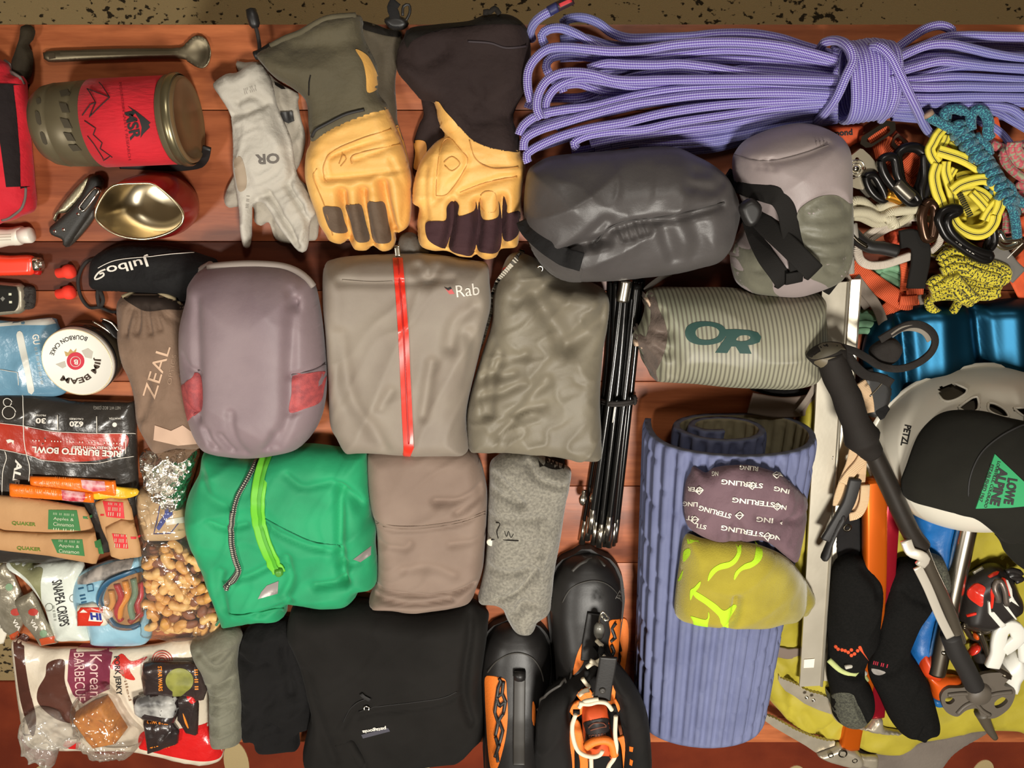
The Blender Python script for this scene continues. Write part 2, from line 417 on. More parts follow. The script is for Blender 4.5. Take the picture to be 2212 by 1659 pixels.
def lathe(o, axis, prof, seg=48, a0=0.0, a1=2*math.pi, ref=None):
    """prof: (height along axis, radius)"""
    o = np.array(o, float); ax = np.array(axis, float); ax /= np.linalg.norm(ax)
    q = np.array(ref if ref is not None else ((0, 0, 1) if abs(ax[2]) < 0.9 else (1, 0, 0)), float); q -= ax*q.dot(ax); q /= np.linalg.norm(q); w = np.cross(ax, q)
    V, F, U = [], [], []; full = abs(a1-a0-2*math.pi) < 1e-6; n = seg if full else seg+1
    for h, r in prof:
        for j in range(n):
            a = a0+(a1-a0)*j/seg; V.append(o+ax*h+(q*math.cos(a)+w*math.sin(a))*r); U.append((h, j/seg))
    for i in range(len(prof)-1):
        for j in range(seg): F.append([i*n+j, i*n+(j+1) % n, (i+1)*n+(j+1) % n, (i+1)*n+j])
    return np.array(V), F, np.array(U)
def prism(out, z0, z1, smooth=False, holes=(), step=5, bev=0.0):
    """flat plate: outline in pixels read at height z1, real thickness z1-z0"""
    f = lambda q: np.array([P(a, b, z1)[:2] for a, b in (catmull(q, True, step) if smooth else linres(q, True, 40))])
    w = f(out); A = 0.5*np.sum(w[:, 0]*np.roll(w[:, 1], -1)-np.roll(w[:, 0], -1)*w[:, 1])
    if A < 0: w = w[::-1].copy()
    hs = [np.array([P(a, b, z1)[:2] for a, b in catmull(h, True, 3)]) for h in holes]
    return plate2(w, hs, z0, z1)
def plate2(w, hs, z0, z1, fn=None):
    X = np.vstack([w]+list(hs)); e = []; m = 0
    for r in [w]+list(hs): e += [(m+i, m+(i+1) % len(r)) for i in range(len(r))]; m += len(r)
    vv, _, ff, *_ = delaunay_2d_cdt([Vector(q) for q in X.tolist()], e, [], 0, 1e-8)
    v = np.array([q[:] for q in vv]); fc = np.array([v[list(f)].mean(0) for f in ff]); kk = inside(fc[:, 0], fc[:, 1], w)
    for h in hs: kk &= ~inside(fc[:, 0], fc[:, 1], h)
    F = [list(f) for f, q in zip(ff, kk) if q]; n = len(v)
    V = np.vstack([np.column_stack([v, np.full(n, TT+z1)]), np.column_stack([v, np.full(n, TT+z0)])]); F = F+[[i+n for i in f][::-1] for f in F]
    for r in [w]+list(hs):
        m = len(V); k = len(r); V = np.vstack([V, np.column_stack([r, np.full(k, TT+z1)]), np.column_stack([r, np.full(k, TT+z0)])])
        F += [[m+i, m+k+i, m+k+(i+1) % k, m+(i+1) % k] for i in range(k)]
    return V, F
def circ(x, y, r, n=16, ry=None, rot=0): return [(x+r*math.cos(a)*math.cos(rot)-(ry or r)*math.sin(a)*math.sin(rot), y+r*math.cos(a)*math.sin(rot)+(ry or r)*math.sin(a)*math.cos(rot)) for a in [2*math.pi*i/n for i in range(n)]]
_tx = {}
def text_geo(s, bold=0.0, space=1.0):
    k = (s, bold, space)
    if k in _tx: return _tx[k]
    cu = bpy.data.curves.new('lettering', 'FONT'); cu.body = s; cu.offset = bold; cu.space_character = space; cu.resolution_u = 3; cu.fill_mode = 'FRONT'
    o = bpy.data.objects.new('lettering', cu); C.objects.link(o); dg = bpy.context.evaluated_depsgraph_get(); me = o.evaluated_get(dg).to_mesh()
    bm = bmesh.new(); bm.from_mesh(me); bmesh.ops.triangulate(bm, faces=bm.faces[:]); bmesh.ops.dissolve_degenerate(bm, edges=bm.edges[:], dist=1e-5)
    for _ in range(2):
        e = [q for q in bm.edges if q.calc_length() > 0.3]
        if e: bmesh.ops.subdivide_edges(bm, edges=e, cuts=1); bmesh.ops.triangulate(bm, faces=bm.faces[:])
    bm.verts.index_update(); V = np.array([v.co[:2] for v in bm.verts]); F = [[v.index for v in f.verts] for f in bm.faces]; bm.free()
    o.evaluated_get(dg).to_mesh_clear(); bpy.data.objects.remove(o); bpy.data.curves.remove(cu)
    lo, hi = V.min(0), V.max(0); V = (V-(lo+hi)/2)/(hi-lo); _tx[k] = (V, F); return _tx[k]
def text_on(surf, s, c, w, h, ang=0.0, bold=0.02, off=0.0007, arc=None, skew=0.0, space=1.0, mirror=False):
    """lettering laid on a surface: centre pixel, width and height in pixels, image angle (180 = upside down)"""
    V, F = text_geo(s, bold, space); x = V[:, 0]*w*(-1 if mirror else 1); y = -V[:, 1]*h; x = x-skew*y
    if arc is not None:                                   # arc radius in px, text bends round a centre below (>0) or above (<0)
        a = x/arc; r = arc-y; x, y = np.sin(a)*r, arc-np.cos(a)*r
    a = math.radians(ang); X = c[0]+x*math.cos(a)-y*math.sin(a); Y = c[1]+x*math.sin(a)+y*math.cos(a)
    return on_many(surf, X, Y, off), F
def split(g, poly):
    """cut a mesh in two by a pixel polygon: (inside, outside)"""
    V = np.asarray(g[0]); fc = np.array([V[list(f)].mean(0) for f in g[1]]); k = inside(*projpx(fc), np.array(poly, float)); out = []
    for sel in (k, ~k):
        F = [f for f, q in zip(g[1], sel) if q]; ids = sorted({i for f in F for i in f}); mp = {i: n for n, i in enumerate(ids)}
        out.append((V[ids], [[mp[i] for i in f] for f in F]))
    return out
BARS = "||| || |||| || ||| |||| | |||"
def projpx(V):
    """world points -> photo pixels"""
    V = np.asarray(V, float); d = V-np.array([0, 0, TT+CH]); y = d[:, 1]*_c+d[:, 2]*_s; z = -d[:, 1]*_s+d[:, 2]*_c
    return CX+FPX*d[:, 0]/(-z), CY-FPX*y/(-z)
# ================================================================ the setting: carpet, rug, table
def floor_mats():
    m = bpy.data.materials.new('speckled_carpet'); m.use_nodes = True; nt = m.node_tree; b = nt.nodes['Principled BSDF']; b.inputs['Roughness'].default_value = 0.95
    tc = nt.nodes.new('ShaderNodeTexCoord')
    def nz(sc, d=3, st=None):
        n = nt.nodes.new('ShaderNodeTexNoise'); n.inputs['Scale'].default_value = sc; n.inputs['Detail'].default_value = d
        if st: mp = nt.nodes.new('ShaderNodeMapping'); mp.inputs['Scale'].default_value = st; nt.links.new(tc.outputs['Object'], mp.inputs[0]); nt.links.new(mp.outputs[0], n.inputs['Vector'])
        else: nt.links.new(tc.outputs['Object'], n.inputs['Vector'])
        return n.outputs[0]
    blot = nz(62, 3, (1, 1.4, 1)); area = nz(5.5, 1)
    key = math_node(nt, 'ADD', blot, math_node(nt, 'MULTIPLY', math_node(nt, 'SUBTRACT', area, 0.5), 0.5))
    rp = nt.nodes.new('ShaderNodeMapRange'); rp.inputs[1].default_value = 0.61; rp.inputs[2].default_value = 0.66; nt.links.new(key, rp.inputs[0])
    mx = nt.nodes.new('ShaderNodeMix'); mx.data_type = 'RGBA'; nt.links.new(rp.outputs[0], mx.inputs[0]); mx.inputs[6].default_value = srgb(200, 174, 124); mx.inputs[7].default_value = srgb(58, 48, 30)
    nt.links.new(mx.outputs[2], b.inputs['Base Color'])
    bu = nt.nodes.new('ShaderNodeBump'); bu.inputs['Strength'].default_value = 0.5; bu.inputs['Distance'].default_value = 0.004; nt.links.new(nz(700, 2), bu.inputs['Height']); nt.links.new(bu.outputs[0], b.inputs['Normal'])
    return m
def box(x0, x1, y0, y1, z0, z1):
    v = [(x0, y0, z0), (x1, y0, z0), (x1, y1, z0), (x0, y1, z0), (x0, y0, z1), (x1, y0, z1), (x1, y1, z1), (x0, y1, z1)]
    return np.array(v, float), [[3, 2, 1, 0], [4, 5, 6, 7], [0, 1, 5, 4], [1, 2, 6, 5], [2, 3, 7, 6], [3, 0, 4, 7]]
def bevbox(x0, x1, y0, y1, z0, z1, b):
    bm = bmesh.new(); V, F = box(x0, x1, y0, y1, z0, z1); bv = [bm.verts.new(v) for v in V]; [bm.faces.new([bv[i] for i in f]) for f in F]
    bmesh.ops.bevel(bm, geom=bm.edges[:], offset=b, segments=2, affect='EDGES', profile=0.6); bm.verts.index_update()
    V = np.array([v.co[:] for v in bm.verts]); F = [[v.index for v in f.verts] for f in bm.faces]; bm.free(); return V, F
fl = single('floor', 'tan carpet flecked with dark blotches under the table', 'floor', box(-3.2, 3.2, -3.6, 2.2, -0.05, 0.0), floor_mats(), smooth=False, kind='structure')
wall_m = mat('wall_paint', (164, 154, 140), 0.9)
for nm, q in (('wall_back', (-3.2, 3.2, 2.2, 2.26, 0, 2.55)), ('wall_front', (-3.2, 3.2, -3.66, -3.6, 0, 2.55)), ('wall_left', (-3.26, -3.2, -3.6, 2.2, 0, 2.55)), ('wall_right', (3.2, 3.26, -3.6, 2.2, 0, 2.55))): single(nm, 'plain off-white painted room wall', 'wall', box(*q), wall_m, smooth=False, kind='structure')
single('ceiling', 'plain off-white painted ceiling', 'ceiling', box(-3.2, 3.2, -3.6, 2.2, 2.55, 2.6), wall_m, smooth=False, kind='structure')
RUGY = -1.484
rug_m = mat('rug_red', (166, 70, 38), 0.95, 0, (9, (132, 50, 28), 0.7), (500, 0.4, 0.003))
rug = Thing('area_rug', 'red rug with cream oval motifs lying on the carpet beyond the table', 'rug', (0, -2.2, 0))
rug.add('rug_field', bevbox(-1.75, 1.75, -2.95, RUGY, 0.0, 0.010, 0.004), rug_m)
cream = mat('rug_cream', (240, 214, 158), 0.95, 0, None, (500, 0.4, 0.002))
for px, py, rx, ry in ((511, 1648, 0.034, 0.075), (904, 1672, 0.034, 0.06), (2122, 1672, 0.03, 0.05), (1310, 1690, 0.034, 0.06), (1716, 1690, 0.034, 0.06), (100, 1690, 0.034, 0.06)):
    q = P(px, py, -TT+0.011)
    ring = np.array([(q[0]+rx*math.cos(a), q[1]+ry*math.sin(a)) for a in np.linspace(0, 2*math.pi, 28, endpoint=False)])
    rug.add('oval_motif', plate2(ring, [], -TT+0.009, -TT+0.0125), cream)

def wood(name, c1, c2, c3, seed):
    m = bpy.data.materials.new(name); m.use_nodes = True; nt = m.node_tree; b = nt.nodes['Principled BSDF']; b.inputs['Roughness'].default_value = 0.42; b.inputs['Specular IOR Level'].default_value = 0.35
    tc = nt.nodes.new('ShaderNodeTexCoord'); mp = nt.nodes.new('ShaderNodeMapping'); mp.inputs['Location'].default_value = (seed*3.7, seed*1.3, 0); mp.inputs['Scale'].default_value = (3.0, 34, 10); nt.links.new(tc.outputs['Object'], mp.inputs[0])
    n = nt.nodes.new('ShaderNodeTexNoise'); n.inputs['Scale'].default_value = 1.0; n.inputs['Detail'].default_value = 6; n.inputs['Roughness'].default_value = 0.65; nt.links.new(mp.outputs[0], n.inputs['Vector'])
    mp2 = nt.nodes.new('ShaderNodeMapping'); mp2.inputs['Location'].default_value = (seed*9.1, seed*5.3, 0); mp2.inputs['Scale'].default_value = (9, 22, 10); nt.links.new(tc.outputs['Object'], mp2.inputs[0])
    n2 = nt.nodes.new('ShaderNodeTexNoise'); n2.inputs['Scale'].default_value = 1.0; n2.inputs['Detail'].default_value = 3; nt.links.new(mp2.outputs[0], n2.inputs['Vector'])
    cr_ = nt.nodes.new('ShaderNodeValToRGB'); e = cr_.color_ramp.elements; e[0].position = 0.36; e[0].color = srgb(*c2); e[1].position = 0.62; e[1].color = srgb(*c1); nt.links.new(n.outputs[0], cr_.inputs[0])
    rp = nt.nodes.new('ShaderNodeMapRange'); rp.inputs[1].default_value = 0.56; rp.inputs[2].default_value = 0.72; rp.inputs[4].default_value = 0.75; nt.links.new(n2.outputs[0], rp.inputs[0])
    mx = nt.nodes.new('ShaderNodeMix'); mx.data_type = 'RGBA'; nt.links.new(rp.outputs[0], mx.inputs[0]); nt.links.new(cr_.outputs[0], mx.inputs[6]); mx.inputs[7].default_value = srgb(*c3)
    nt.links.new(mx.outputs[2], b.inputs['Base Color'])
    bu = nt.nodes.new('ShaderNodeBump'); bu.inputs['Strength'].default_value = 0.25; bu.inputs['Distance'].default_value = 0.001; nt.links.new(n.outputs[0], bu.inputs['Height']); nt.links.new(bu.outputs[0], b.inputs['Normal'])
    return m
TY = [float(PA(1106, y, 0)[1]) for y in (52, 238, 522, 628)]
while TY[-1] > -0.95: TY.append(TY[-1]-(0.157 if len(TY) % 2 else 0.125))
TY[-1] = float(PA(1106, 1604, 0)[1])
TX0 = float(PA(27, 1380, 0)[0]); TX1 = 0.86
tb = Thing('dining_table', 'reddish brown plank table strewn with climbing gear', 'table', (0.05, -0.46, 0))
wm = [wood('table_wood_a', (186, 108, 66), (138, 72, 42), (96, 46, 28), 1), wood('table_wood_b', (170, 96, 60), (128, 66, 40), (92, 45, 28), 2), wood('table_wood_dark', (108, 54, 34), (78, 37, 23), (62, 30, 20), 3)]
for i in range(len(TY)-1):
    tb.add('plank', bevbox(TX0, TX1, TY[i+1]+0.0004, TY[i]-0.0004, TT-0.028, TT, 0.0012), wm[2] if i == 2 else wm[i % 2], smooth='auto')
ap = wm[2]
for a in ((TX0+0.05, TX1-0.05, TY[0]-0.06, TY[0]-0.04), (TX0+0.05, TX1-0.05, TY[-1]+0.04, TY[-1]+0.06)): tb.add('apron', bevbox(a[0], a[1], a[2], a[3], TT-0.11, TT-0.0282, 0.002), ap)
for a in (TX0+0.05, TX1-0.07): tb.add('apron', bevbox(a, a+0.02, TY[-1]+0.06, TY[0]-0.06, TT-0.11, TT-0.0282, 0.002), ap)
for x in (TX0+0.06, TX1-0.13):
    for y in (TY[0]-0.13, TY[-1]+0.06): tb.add('leg', bevbox(x, x+0.065, y, y+0.065, 0.0, TT-0.0282, 0.004), ap)
# ================================================================ cooking gear and small things
steel = mat('brushed_steel', (205, 195, 175), 0.28, 0.9, None, (300, 0.1, 0.0005))
titan = mat('grey_titanium', (128, 118, 96), 0.42, 0.85, (40, (112, 103, 84), 0.6))
black_pl = mat('black_plastic', (32, 30, 29), 0.45)
black_rub = mat('black_rubber', (38, 36, 35), 0.6, 0, None, (400, 0.2, 0.0006))
black_cloth = fabric('black_cloth', (34, 33, 33), (26, 25, 25))
white_pl = mat('white_plastic', (228, 222, 205), 0.4)
dark_hole = mat('dark_recess', (30, 27, 22), 0.9)
ink = mat('black_ink', (30, 28, 27), 0.7)
white_ink = mat('white_ink', (232, 226, 214), 0.6)
silver = mat('polished_silver', (225, 220, 205), 0.18, 1.0)

# red and black pouch at the table edge
t = Thing('gear_pouch', 'red and black zipped pouch with a webbing loop beside the cooking pot', 'pouch', P(10, 300))
hf = HF([(-70, 128), (8, 132), (30, 160), (56, 172), (62, 250), (70, 330), (76, 400), (78, 450), (50, 466), (15, 478), (-70, 482)], 0.05, rim=0.4, R=0.03, wr=((0.004, 0.03, 70, 3),), seed=3)
t.add('body', hf.geo(n=1500), fabric('pouch_red', (222, 24, 44), (190, 16, 36)))
t.add('black_panel', patch(hf, [(-60, 178), (30, 181), (56, 184), (62, 250), (69, 330), (72, 402), (14, 404), (4, 330), (-6, 260), (-60, 250)], 0.001, False), fabric('pouch_black', (40, 32, 32), (30, 24, 24)))
t.add('piping', tube(path(hf, [(56, 405), (54, 430), (44, 452), (22, 470), (4, 476)], 0.001), 0.0016, 6), mat('pouch_grey', (110, 98, 92), 0.8))
t.add('buckle', ribbon(path(hf, [(8, 134), (22, 146), (26, 162), (36, 172), (50, 176)], 0.002), 0.008, 0.003), mat('pouch_grey', (110, 98, 92), 0.8))
lp = HF([(50, 56), (66, 54), (76, 66), (72, 86), (62, 98), (70, 112), (72, 140), (64, 170), (36, 166), (28, 138), (36, 112), (44, 90), (48, 72)], 0.014, 0.006, R=0.006, wr=((0.003, 0.02, 80, 3),))
t.add('webbing_loop', lp.geo(n=500), fabric('loop_dark', (52, 44, 30), (38, 32, 24)))

# titanium spoon
sp = HF([(94, 119), (101, 110), (180, 106), (300, 103), (385, 102), (402, 92), (415, 80), (430, 76), (445, 84), (455, 105), (455, 125), (447, 143), (435, 148), (420, 143), (405, 133), (390, 127), (300, 128), (180, 132), (105, 134)], 0.009, rim=0.5, R=0.006, bumps=((432, 112, -0.006, 0.016),))
t = Thing('titanium_spoon', 'long grey titanium spoon lying above the red and grey pot', 'spoon', P(270, 118))
t.add('bowl_and_handle', sp.geo(n=1600), titan)
t.add('hanging_slot', patch(sp, [(104, 115), (118, 114), (120, 126), (106, 128)], 0.0004, False), mat('titan_dark', (84, 72, 54), 0.6, 0.5))
t.add('handle_groove', patch(sp, [(130, 113), (384, 110), (384, 117), (130, 121)], 0.0004, False), mat('titan_light', (150, 140, 116), 0.35, 0.85))

# cooking pot lying on its side
R0 = 0.0485
a0, b0 = np.array((-0.541, -0.0475)), np.array((-0.374, -0.0405)); ax2 = (b0-a0)/np.linalg.norm(b0-a0); LP = np.linalg.norm(b0-a0)
def cyl_surf(a, d, R, zc):
    n = np.array((-d[1], d[0]))
    def f(x, y):
        w = (x-a[0])*n[0]+(y-a[1])*n[1]; return zc+np.sqrt(np.clip(R*R-w*w, 0, None))
    return Surf(f)
pot_s = cyl_surf(a0, ax2, R0, R0)
o3 = (a0[0], a0[1], TT+R0); a3 = (ax2[0], ax2[1], 0)
t = Thing('cooking_pot', 'grey camp cooking pot in a red cloth sleeve lying on its side', 'pot', P(240, 255))
t.add('pot_body', lathe(o3, a3, [(0.0, 0), (0.0, 0.030), (0.003, 0.0382), (0.012, 0.0439), (0.024, 0.0463), (0.026, 0.0449), (0.028, 0.0463), (0.052, 0.0473), (0.054, 0.0458), (0.056, 0.0476), (0.150, 0.0476), (0.152, 0.0497), (LP-0.004, 0.0501), (LP, 0.0492)], 72), mat('pot_grey', (112, 102, 78), 0.42, 0.35, (25, (98, 88, 66), 0.6)))
cz = t.add('red_sleeve', lathe(o3, a3, [(0.0655, 0.0478), (0.066, 0.0489), (0.100, 0.0490), (0.149, 0.0490), (0.1495, 0.0478)], 72), mat('sleeve_red', (206, 20, 38), 0.8, 0, (30, (180, 13, 30), 0.7), (90, 0.5, 0.002, (1, 4, 1)), None, 0.1))
t.add('rim', lathe(o3, a3, [(LP-0.010, 0.0501), (LP-0.008, 0.0518), (LP-0.003, 0.0518), (LP-0.001, 0.0501)], 72), mat('pot_rim', (140, 130, 100), 0.3, 0.8))
ld = t.add('lid', lathe(o3, a3, [(LP-0.003, 0.0492), (LP+0.002, 0.0478), (LP+0.003, 0.0449), (LP+0.0015, 0.0430), (LP+0.0035, 0.020), (LP+0.004, 0.0)], 72), mat('smoke_lid', (116, 92, 62), 0.3, 0, (20, (98, 76, 50), 0.6)))
srf = cyl_surf(a0, ax2, 0.0492, R0)
for q in ([(128, 196), (146, 192), (150, 204), (132, 208)], [(127, 222), (143, 224), (150, 243), (134, 242)], [(129, 255), (146, 258), (156, 277), (139, 276)], [(136, 286), (152, 288), (163, 305), (146, 304)], [(147, 313), (165, 313), (176, 325), (158, 327)]):
    t.add('heat_slot', patch(pot_s, q, 0.0002, False, sink=0.004), mat('slot_dark', (62, 54, 38), 0.8))
for q in ([(78, 213), (87, 212), (88, 222), (80, 224)], [(76, 242), (84, 243), (89, 268), (80, 266)], [(86, 286), (95, 288), (102, 311), (93, 309)]):
    t.add('vent_hole', patch(cyl_surf(a0, ax2, 0.0465, R0), q, 0.0002, True, sink=0.004), mat('slot_dark', (62, 54, 38), 0.8))
t.add('logo_lettering', text_on(srf, 'MSR', (287, 271), 62, 25, 78, 0.03), ink, cz)
t.add('logo_mountain', patch(srf, cr(0, 0, 3.95, [(1092, 905), (1165, 950), (1230, 1000), (1285, 1048), (1268, 1062), (1280, 1085), (1225, 1140), (1200, 1175), (1210, 1090), (1190, 1020), (1150, 960)]), 0.0004, False), ink, cz)
t.add('tagline', text_on(srf, 'MOUNTAIN SAFETY RESEARCH', (270, 262), 170, 6, 83, 0.0), mat('sleeve_ink', (150, 20, 34), 0.8), cz)
for pl in ([(745, 755), (815, 875), (760, 1000), (860, 900), (935, 830), (850, 700)], [(700, 985), (770, 890), (815, 875)], [(720, 1030), (815, 1095), (795, 1150), (870, 1220), (855, 1270), (960, 1345)], [(745, 1160), (800, 1230), (890, 1370), (940, 1330)], [(745, 755), (935, 830)]):
    t.add('mountain_line', tube(path(srf, cr(0, 0, 3.95, pl), 0.0002, 4, False), 0.0005, 5), ink, cz)
t.add('handle_strap', ribbon(zpath([(258, 356, 0.006), (320, 358, 0.006), (380, 361, 0.006), (425, 356, 0.010), (438, 348, 0.016), (444, 336, 0.022), (447, 318, 0.03)]), 0.010, 0.004, (0.1, -0.3, 1)), black_pl)

# folding knife
k0 = 'folding_knife'
t = Thing(k0, 'black folding knife with pale blade edge and pocket clip beside the cup', 'knife', P(165, 450))
kb = cr(0, 350, 3.95, [(775, 115), (850, 110), (890, 170), (860, 260), (800, 400), (700, 560), (590, 715), (545, 710), (540, 660), (450, 620), (430, 560), (480, 510), (560, 440), (640, 360), (710, 260), (750, 170)])
hk = HF(kb, 0.014, 0.001, rim=0.4, R=0.006)
t.add('handle', hk.geo(n=900), mat('knife_black', (44, 42, 38), 0.5, 0, None, (500, 0.3, 0.0005)))
hb = HF(cr(0, 350, 3.95, [(770, 118), (735, 128), (640, 220), (540, 340), (470, 440), (455, 500), (475, 512), (500, 440), (565, 432), (655, 350), (725, 262), (762, 180)]), 0.008, 0.0015, rim=0.5, R=0.003)
t.add('blade', hb.geo(n=500), mat('blade_steel', (158, 148, 122), 0.35, 0.8))
t.add('lower_grip', HF(cr(0, 350, 3.95, [(800, 390), (810, 470), (700, 620), (590, 725), (550, 705), (640, 600), (730, 480)]), 0.009, 0, R=0.004).geo(n=300), mat('knife_grey', (58, 54, 48), 0.5))
t.add('pocket_clip', tube(path(hk, cr(0, 350, 3.95, [(690, 400), (675, 385), (790, 240), (830, 222), (850, 240), (820, 280), (720, 415), (690, 400)]), 0.0012, 3), 0.0012, 6), silver)
for x, y in ((668, 445), (815, 225), (855, 245), (470, 592), (545, 578)): t.add('screw', lathe(on(hk, *cr(0, 350, 3.95, [(x, y)])[0], 0.0), (0, 0, 1), [(0, 0.0022), (0.0008, 0.002), (0.001, 0)], 14), silver)

# red cup, standing
rimpx = cr(0, 350, 3.95, [(815, 430), (850, 340), (920, 240), (1000, 192), (1150, 182), (1285, 182), (1350, 215), (1440, 290), (1520, 370), (1560, 440), (1555, 510), (1500, 570), (1400, 620), (1250, 655), (1100, 645), (980, 610), (880, 550), (825, 490)])
ZC = 0.078
rim = catmull([P(a, b, ZC)[:2] for a, b in rimpx], True, 0.004); cc = rim.mean(0); nr = len(rim)
base = np.array([(cc[0]+0.036*(p-cc)[0]/np.linalg.norm(p-cc)*1.15, cc[1]+0.036*(p-cc)[1]/np.linalg.norm(p-cc)) for p in rim])
def loft(levels):                           # levels: (mix base->rim, scale, z)
    V, F = [], []
    for m_, s_, z_ in levels:
        q = base*(1-m_)+rim*m_; q = cc+(q-cc)*s_; V += [(a, b, TT+z_) for a, b in q]
    for i in range(len(levels)-1): F += [[i*nr+j, i*nr+(j+1) % nr, (i+1)*nr+(j+1) % nr, (i+1)*nr+j] for j in range(nr)]
    return np.array(V), F
t = Thing('camp_cup', 'red enamel-look cup with bare steel inside standing by the knife', 'cup', (cc[0], cc[1], TT))
V, F = loft([(0, 0.0, 0.0), (0, 0.95, 0.0), (0, 1.05, 0.004), (0.3, 1.13, 0.025), (0.6, 1.12, 0.048), (0.85, 1.05, 0.066), (1, 1.0, 0.0775)])
t.add('outer_wall', (V, F), mat('cup_red', (150, 26, 24), 0.3, 0, None, None, None, 0, 0.4))
V, F = loft([(1, 0.985, 0.0775), (0.85, 1.02, 0.066), (0.6, 1.08, 0.048), (0.3, 1.06, 0.028), (0.1, 0.9, 0.013), (0, 0.55, 0.009), (0, 0.0, 0.0085)])
t.add('steel_lining', (V, F), mat('cup_steel', (200, 188, 162), 0.28, 1.0))
t.add('rolled_rim', tube([(a, b, TT+ZC) for a, b in rim], 0.0016, 8, False, True), mat('cup_rim', (225, 208, 172), 0.25, 1.0))

# white tube, lighter, ear plugs, watch
t = Thing('balm_tube', 'small white squeeze tube above the orange lighter', 'tube', P(20, 512))
h = HF([(-40, 494), (20, 491), (52, 490), (52, 526), (20, 531), (-40, 540)], 0.02, R=0.012); t.add('tube_body', h.geo(n=500), white_pl)
t.add('cap', lathe(P(45, 509, 0.0105), Vector(P(73, 507, 0.0105))-Vector(P(45, 509, 0.0105)), [(0, 0), (0, 0.0098), (0.012, 0.0100), (0.0145, 0.0085), (0.0148, 0)], 28), mat('cap_white', (240, 234, 220), 0.35))
for yy in (506, 512, 518): t.add('print_line', patch(h, [(0, yy), (24, yy-1), (24, yy+0.6), (0, yy+1.6)], 0.0003, False), mat('faint_print', (190, 182, 165), 0.8))
t = Thing('pocket_lighter', 'orange disposable lighter with metal hood above the watch', 'lighter', P(40, 573))
h = HF([(-40, 552), (20, 552), (74, 554), (77, 590), (70, 594), (-40, 592)], 0.013, R=0.007); t.add('lighter_body', h.geo(n=600), mat('lighter_orange', (246, 66, 40), 0.3, 0, None, None, None, 0, 0.3))
h2 = HF([(72, 556), (90, 556), (95, 565), (97, 576), (94, 584), (75, 583)], 0.015, R=0.006); t.add('metal_hood', h2.geo(n=300), silver)
t.add('trigger', HF([(76, 583), (90, 583), (88, 594), (78, 593)], 0.010, R=0.004).geo(n=120), mat('trigger_red', (190, 24, 20), 0.4))
t.add('spark_wheel', lathe(P(88, 570, 0.013), (0.2, 1, 0), [(-0.004, 0), (-0.004, 0.004), (0.004, 0.004), (0.004, 0)], 20), steel)
plug_m = mat('plug_orange', (250, 62, 42), 0.75, 0, None, (600, 0.2, 0.0004))
ep = None
for yy, lb in ((588, 'orange foam ear plug beside the lighter'), (633, 'orange foam ear plug beside the watch')):
    a = np.array(P(122, yy+3, 0.0065)); d = np.array(P(160, yy-3, 0.0085))-a; L = np.linalg.norm(d)
    single('ear_plug', lb, 'ear plug', lathe(a, d, [(0, 0), (0.0003, 0.004), (0.002, 0.0062), (L*0.45, 0.0066), (L*0.55, 0.0085), (L*0.75, 0.0092), (L*0.93, 0.0078), (L, 0.004), (L+0.0004, 0)], 24), plug_m)
t = Thing('wrist_watch', 'grey wrist watch lying face down showing its black sensor back', 'watch', P(20, 645))
h = HF([(-60, 612), (30, 611), (48, 614), (56, 626), (57, 662), (50, 674), (30, 678), (-60, 678)], 0.013, 0.002, R=0.005); t.add('case', h.geo(n=500), mat('watch_grey', (148, 140, 122), 0.4, 0.4))
bk = t.add('sensor_back', patch(h, [(-60, 618), (26, 618), (37, 624), (40, 636), (40, 656), (35, 668), (22, 672), (-60, 672)], 0.0012, True), mat('sensor_black', (36, 36, 34), 0.15, 0, None, None, None, 0, 0.5))
for x, y in ((22, 636), (23, 653)): t.add('sensor_light', patch(Surf(lambda X, Y: h.top(X, Y)+0.0012), [(x-3, y-3), (x+3, y-3), (x+3, y+2), (x-3, y+2)], 0.0004, False), mat('sensor_white', (215, 215, 190), 0.3), bk)
t.add('sensor_eye', patch(Surf(lambda X, Y: h.top(X, Y)+0.0012), [(6, 640), (11, 645), (6, 651), (1, 645)], 0.0003, False), mat('sensor_grey', (120, 118, 110), 0.3), bk)
t.add('strap', HF([(52, 620), (74, 621), (78, 640), (76, 660), (70, 667), (52, 664)], 0.010, 0.0, R=0.004, wr=((0.002, 0.005, 0, 1), (0.002, 0.005, 90, 1))).geo(n=900), mat('strap_dark', (52, 48, 44), 0.8, 0, None, (700, 0.8, 0.002)))

# black glasses pouch with cord
t = Thing('glasses_pouch', 'flat black drawstring pouch with white lettering beside the brown pouch', 'pouch', P(300, 585))
hj = HF(cr(0, 350, 3.95, [(770, 1000), (790, 830), (900, 745), (1050, 698), (1300, 703), (1550, 735), (1750, 795), (1860, 850), (1800, 1000), (1700, 1120), (1560, 1190), (1480, 1135), (1050, 1105), (850, 1095), (790, 1065)]), 0.03, R=0.022, wr=((0.004, 0.03, 20, 3),), seed=4)
t.add('pouch_body', hj.geo(n=1500), fabric('pouch_velvet', (30, 29, 29), (22, 21, 22), 0.7))
t.add('lettering', text_on(hj, 'Julbo', (277, 572), 96, 26, 167, 0.012, skew=-0.1), white_ink)
for pl in ([(835, 905), (900, 870), (980, 840), (1090, 822), (1210, 812)], [(1210, 812), (1280, 806), (1450, 785), (1660, 770)]): t.add('print_line', tube(path(hj, cr(0, 350, 3.95, pl), 0.0003), 0.0005, 5), white_ink)
t.add('emblem', tube(path(hj, cr(0, 350, 3.95, [(900, 915), (850, 935), (815, 975), (812, 1000), (850, 990), (885, 965), (880, 945), (850, 955)]), 0.0003, 3), 0.0011, 6), white_ink)
cord_b = mat('black_cord', (38, 33, 30), 0.85)
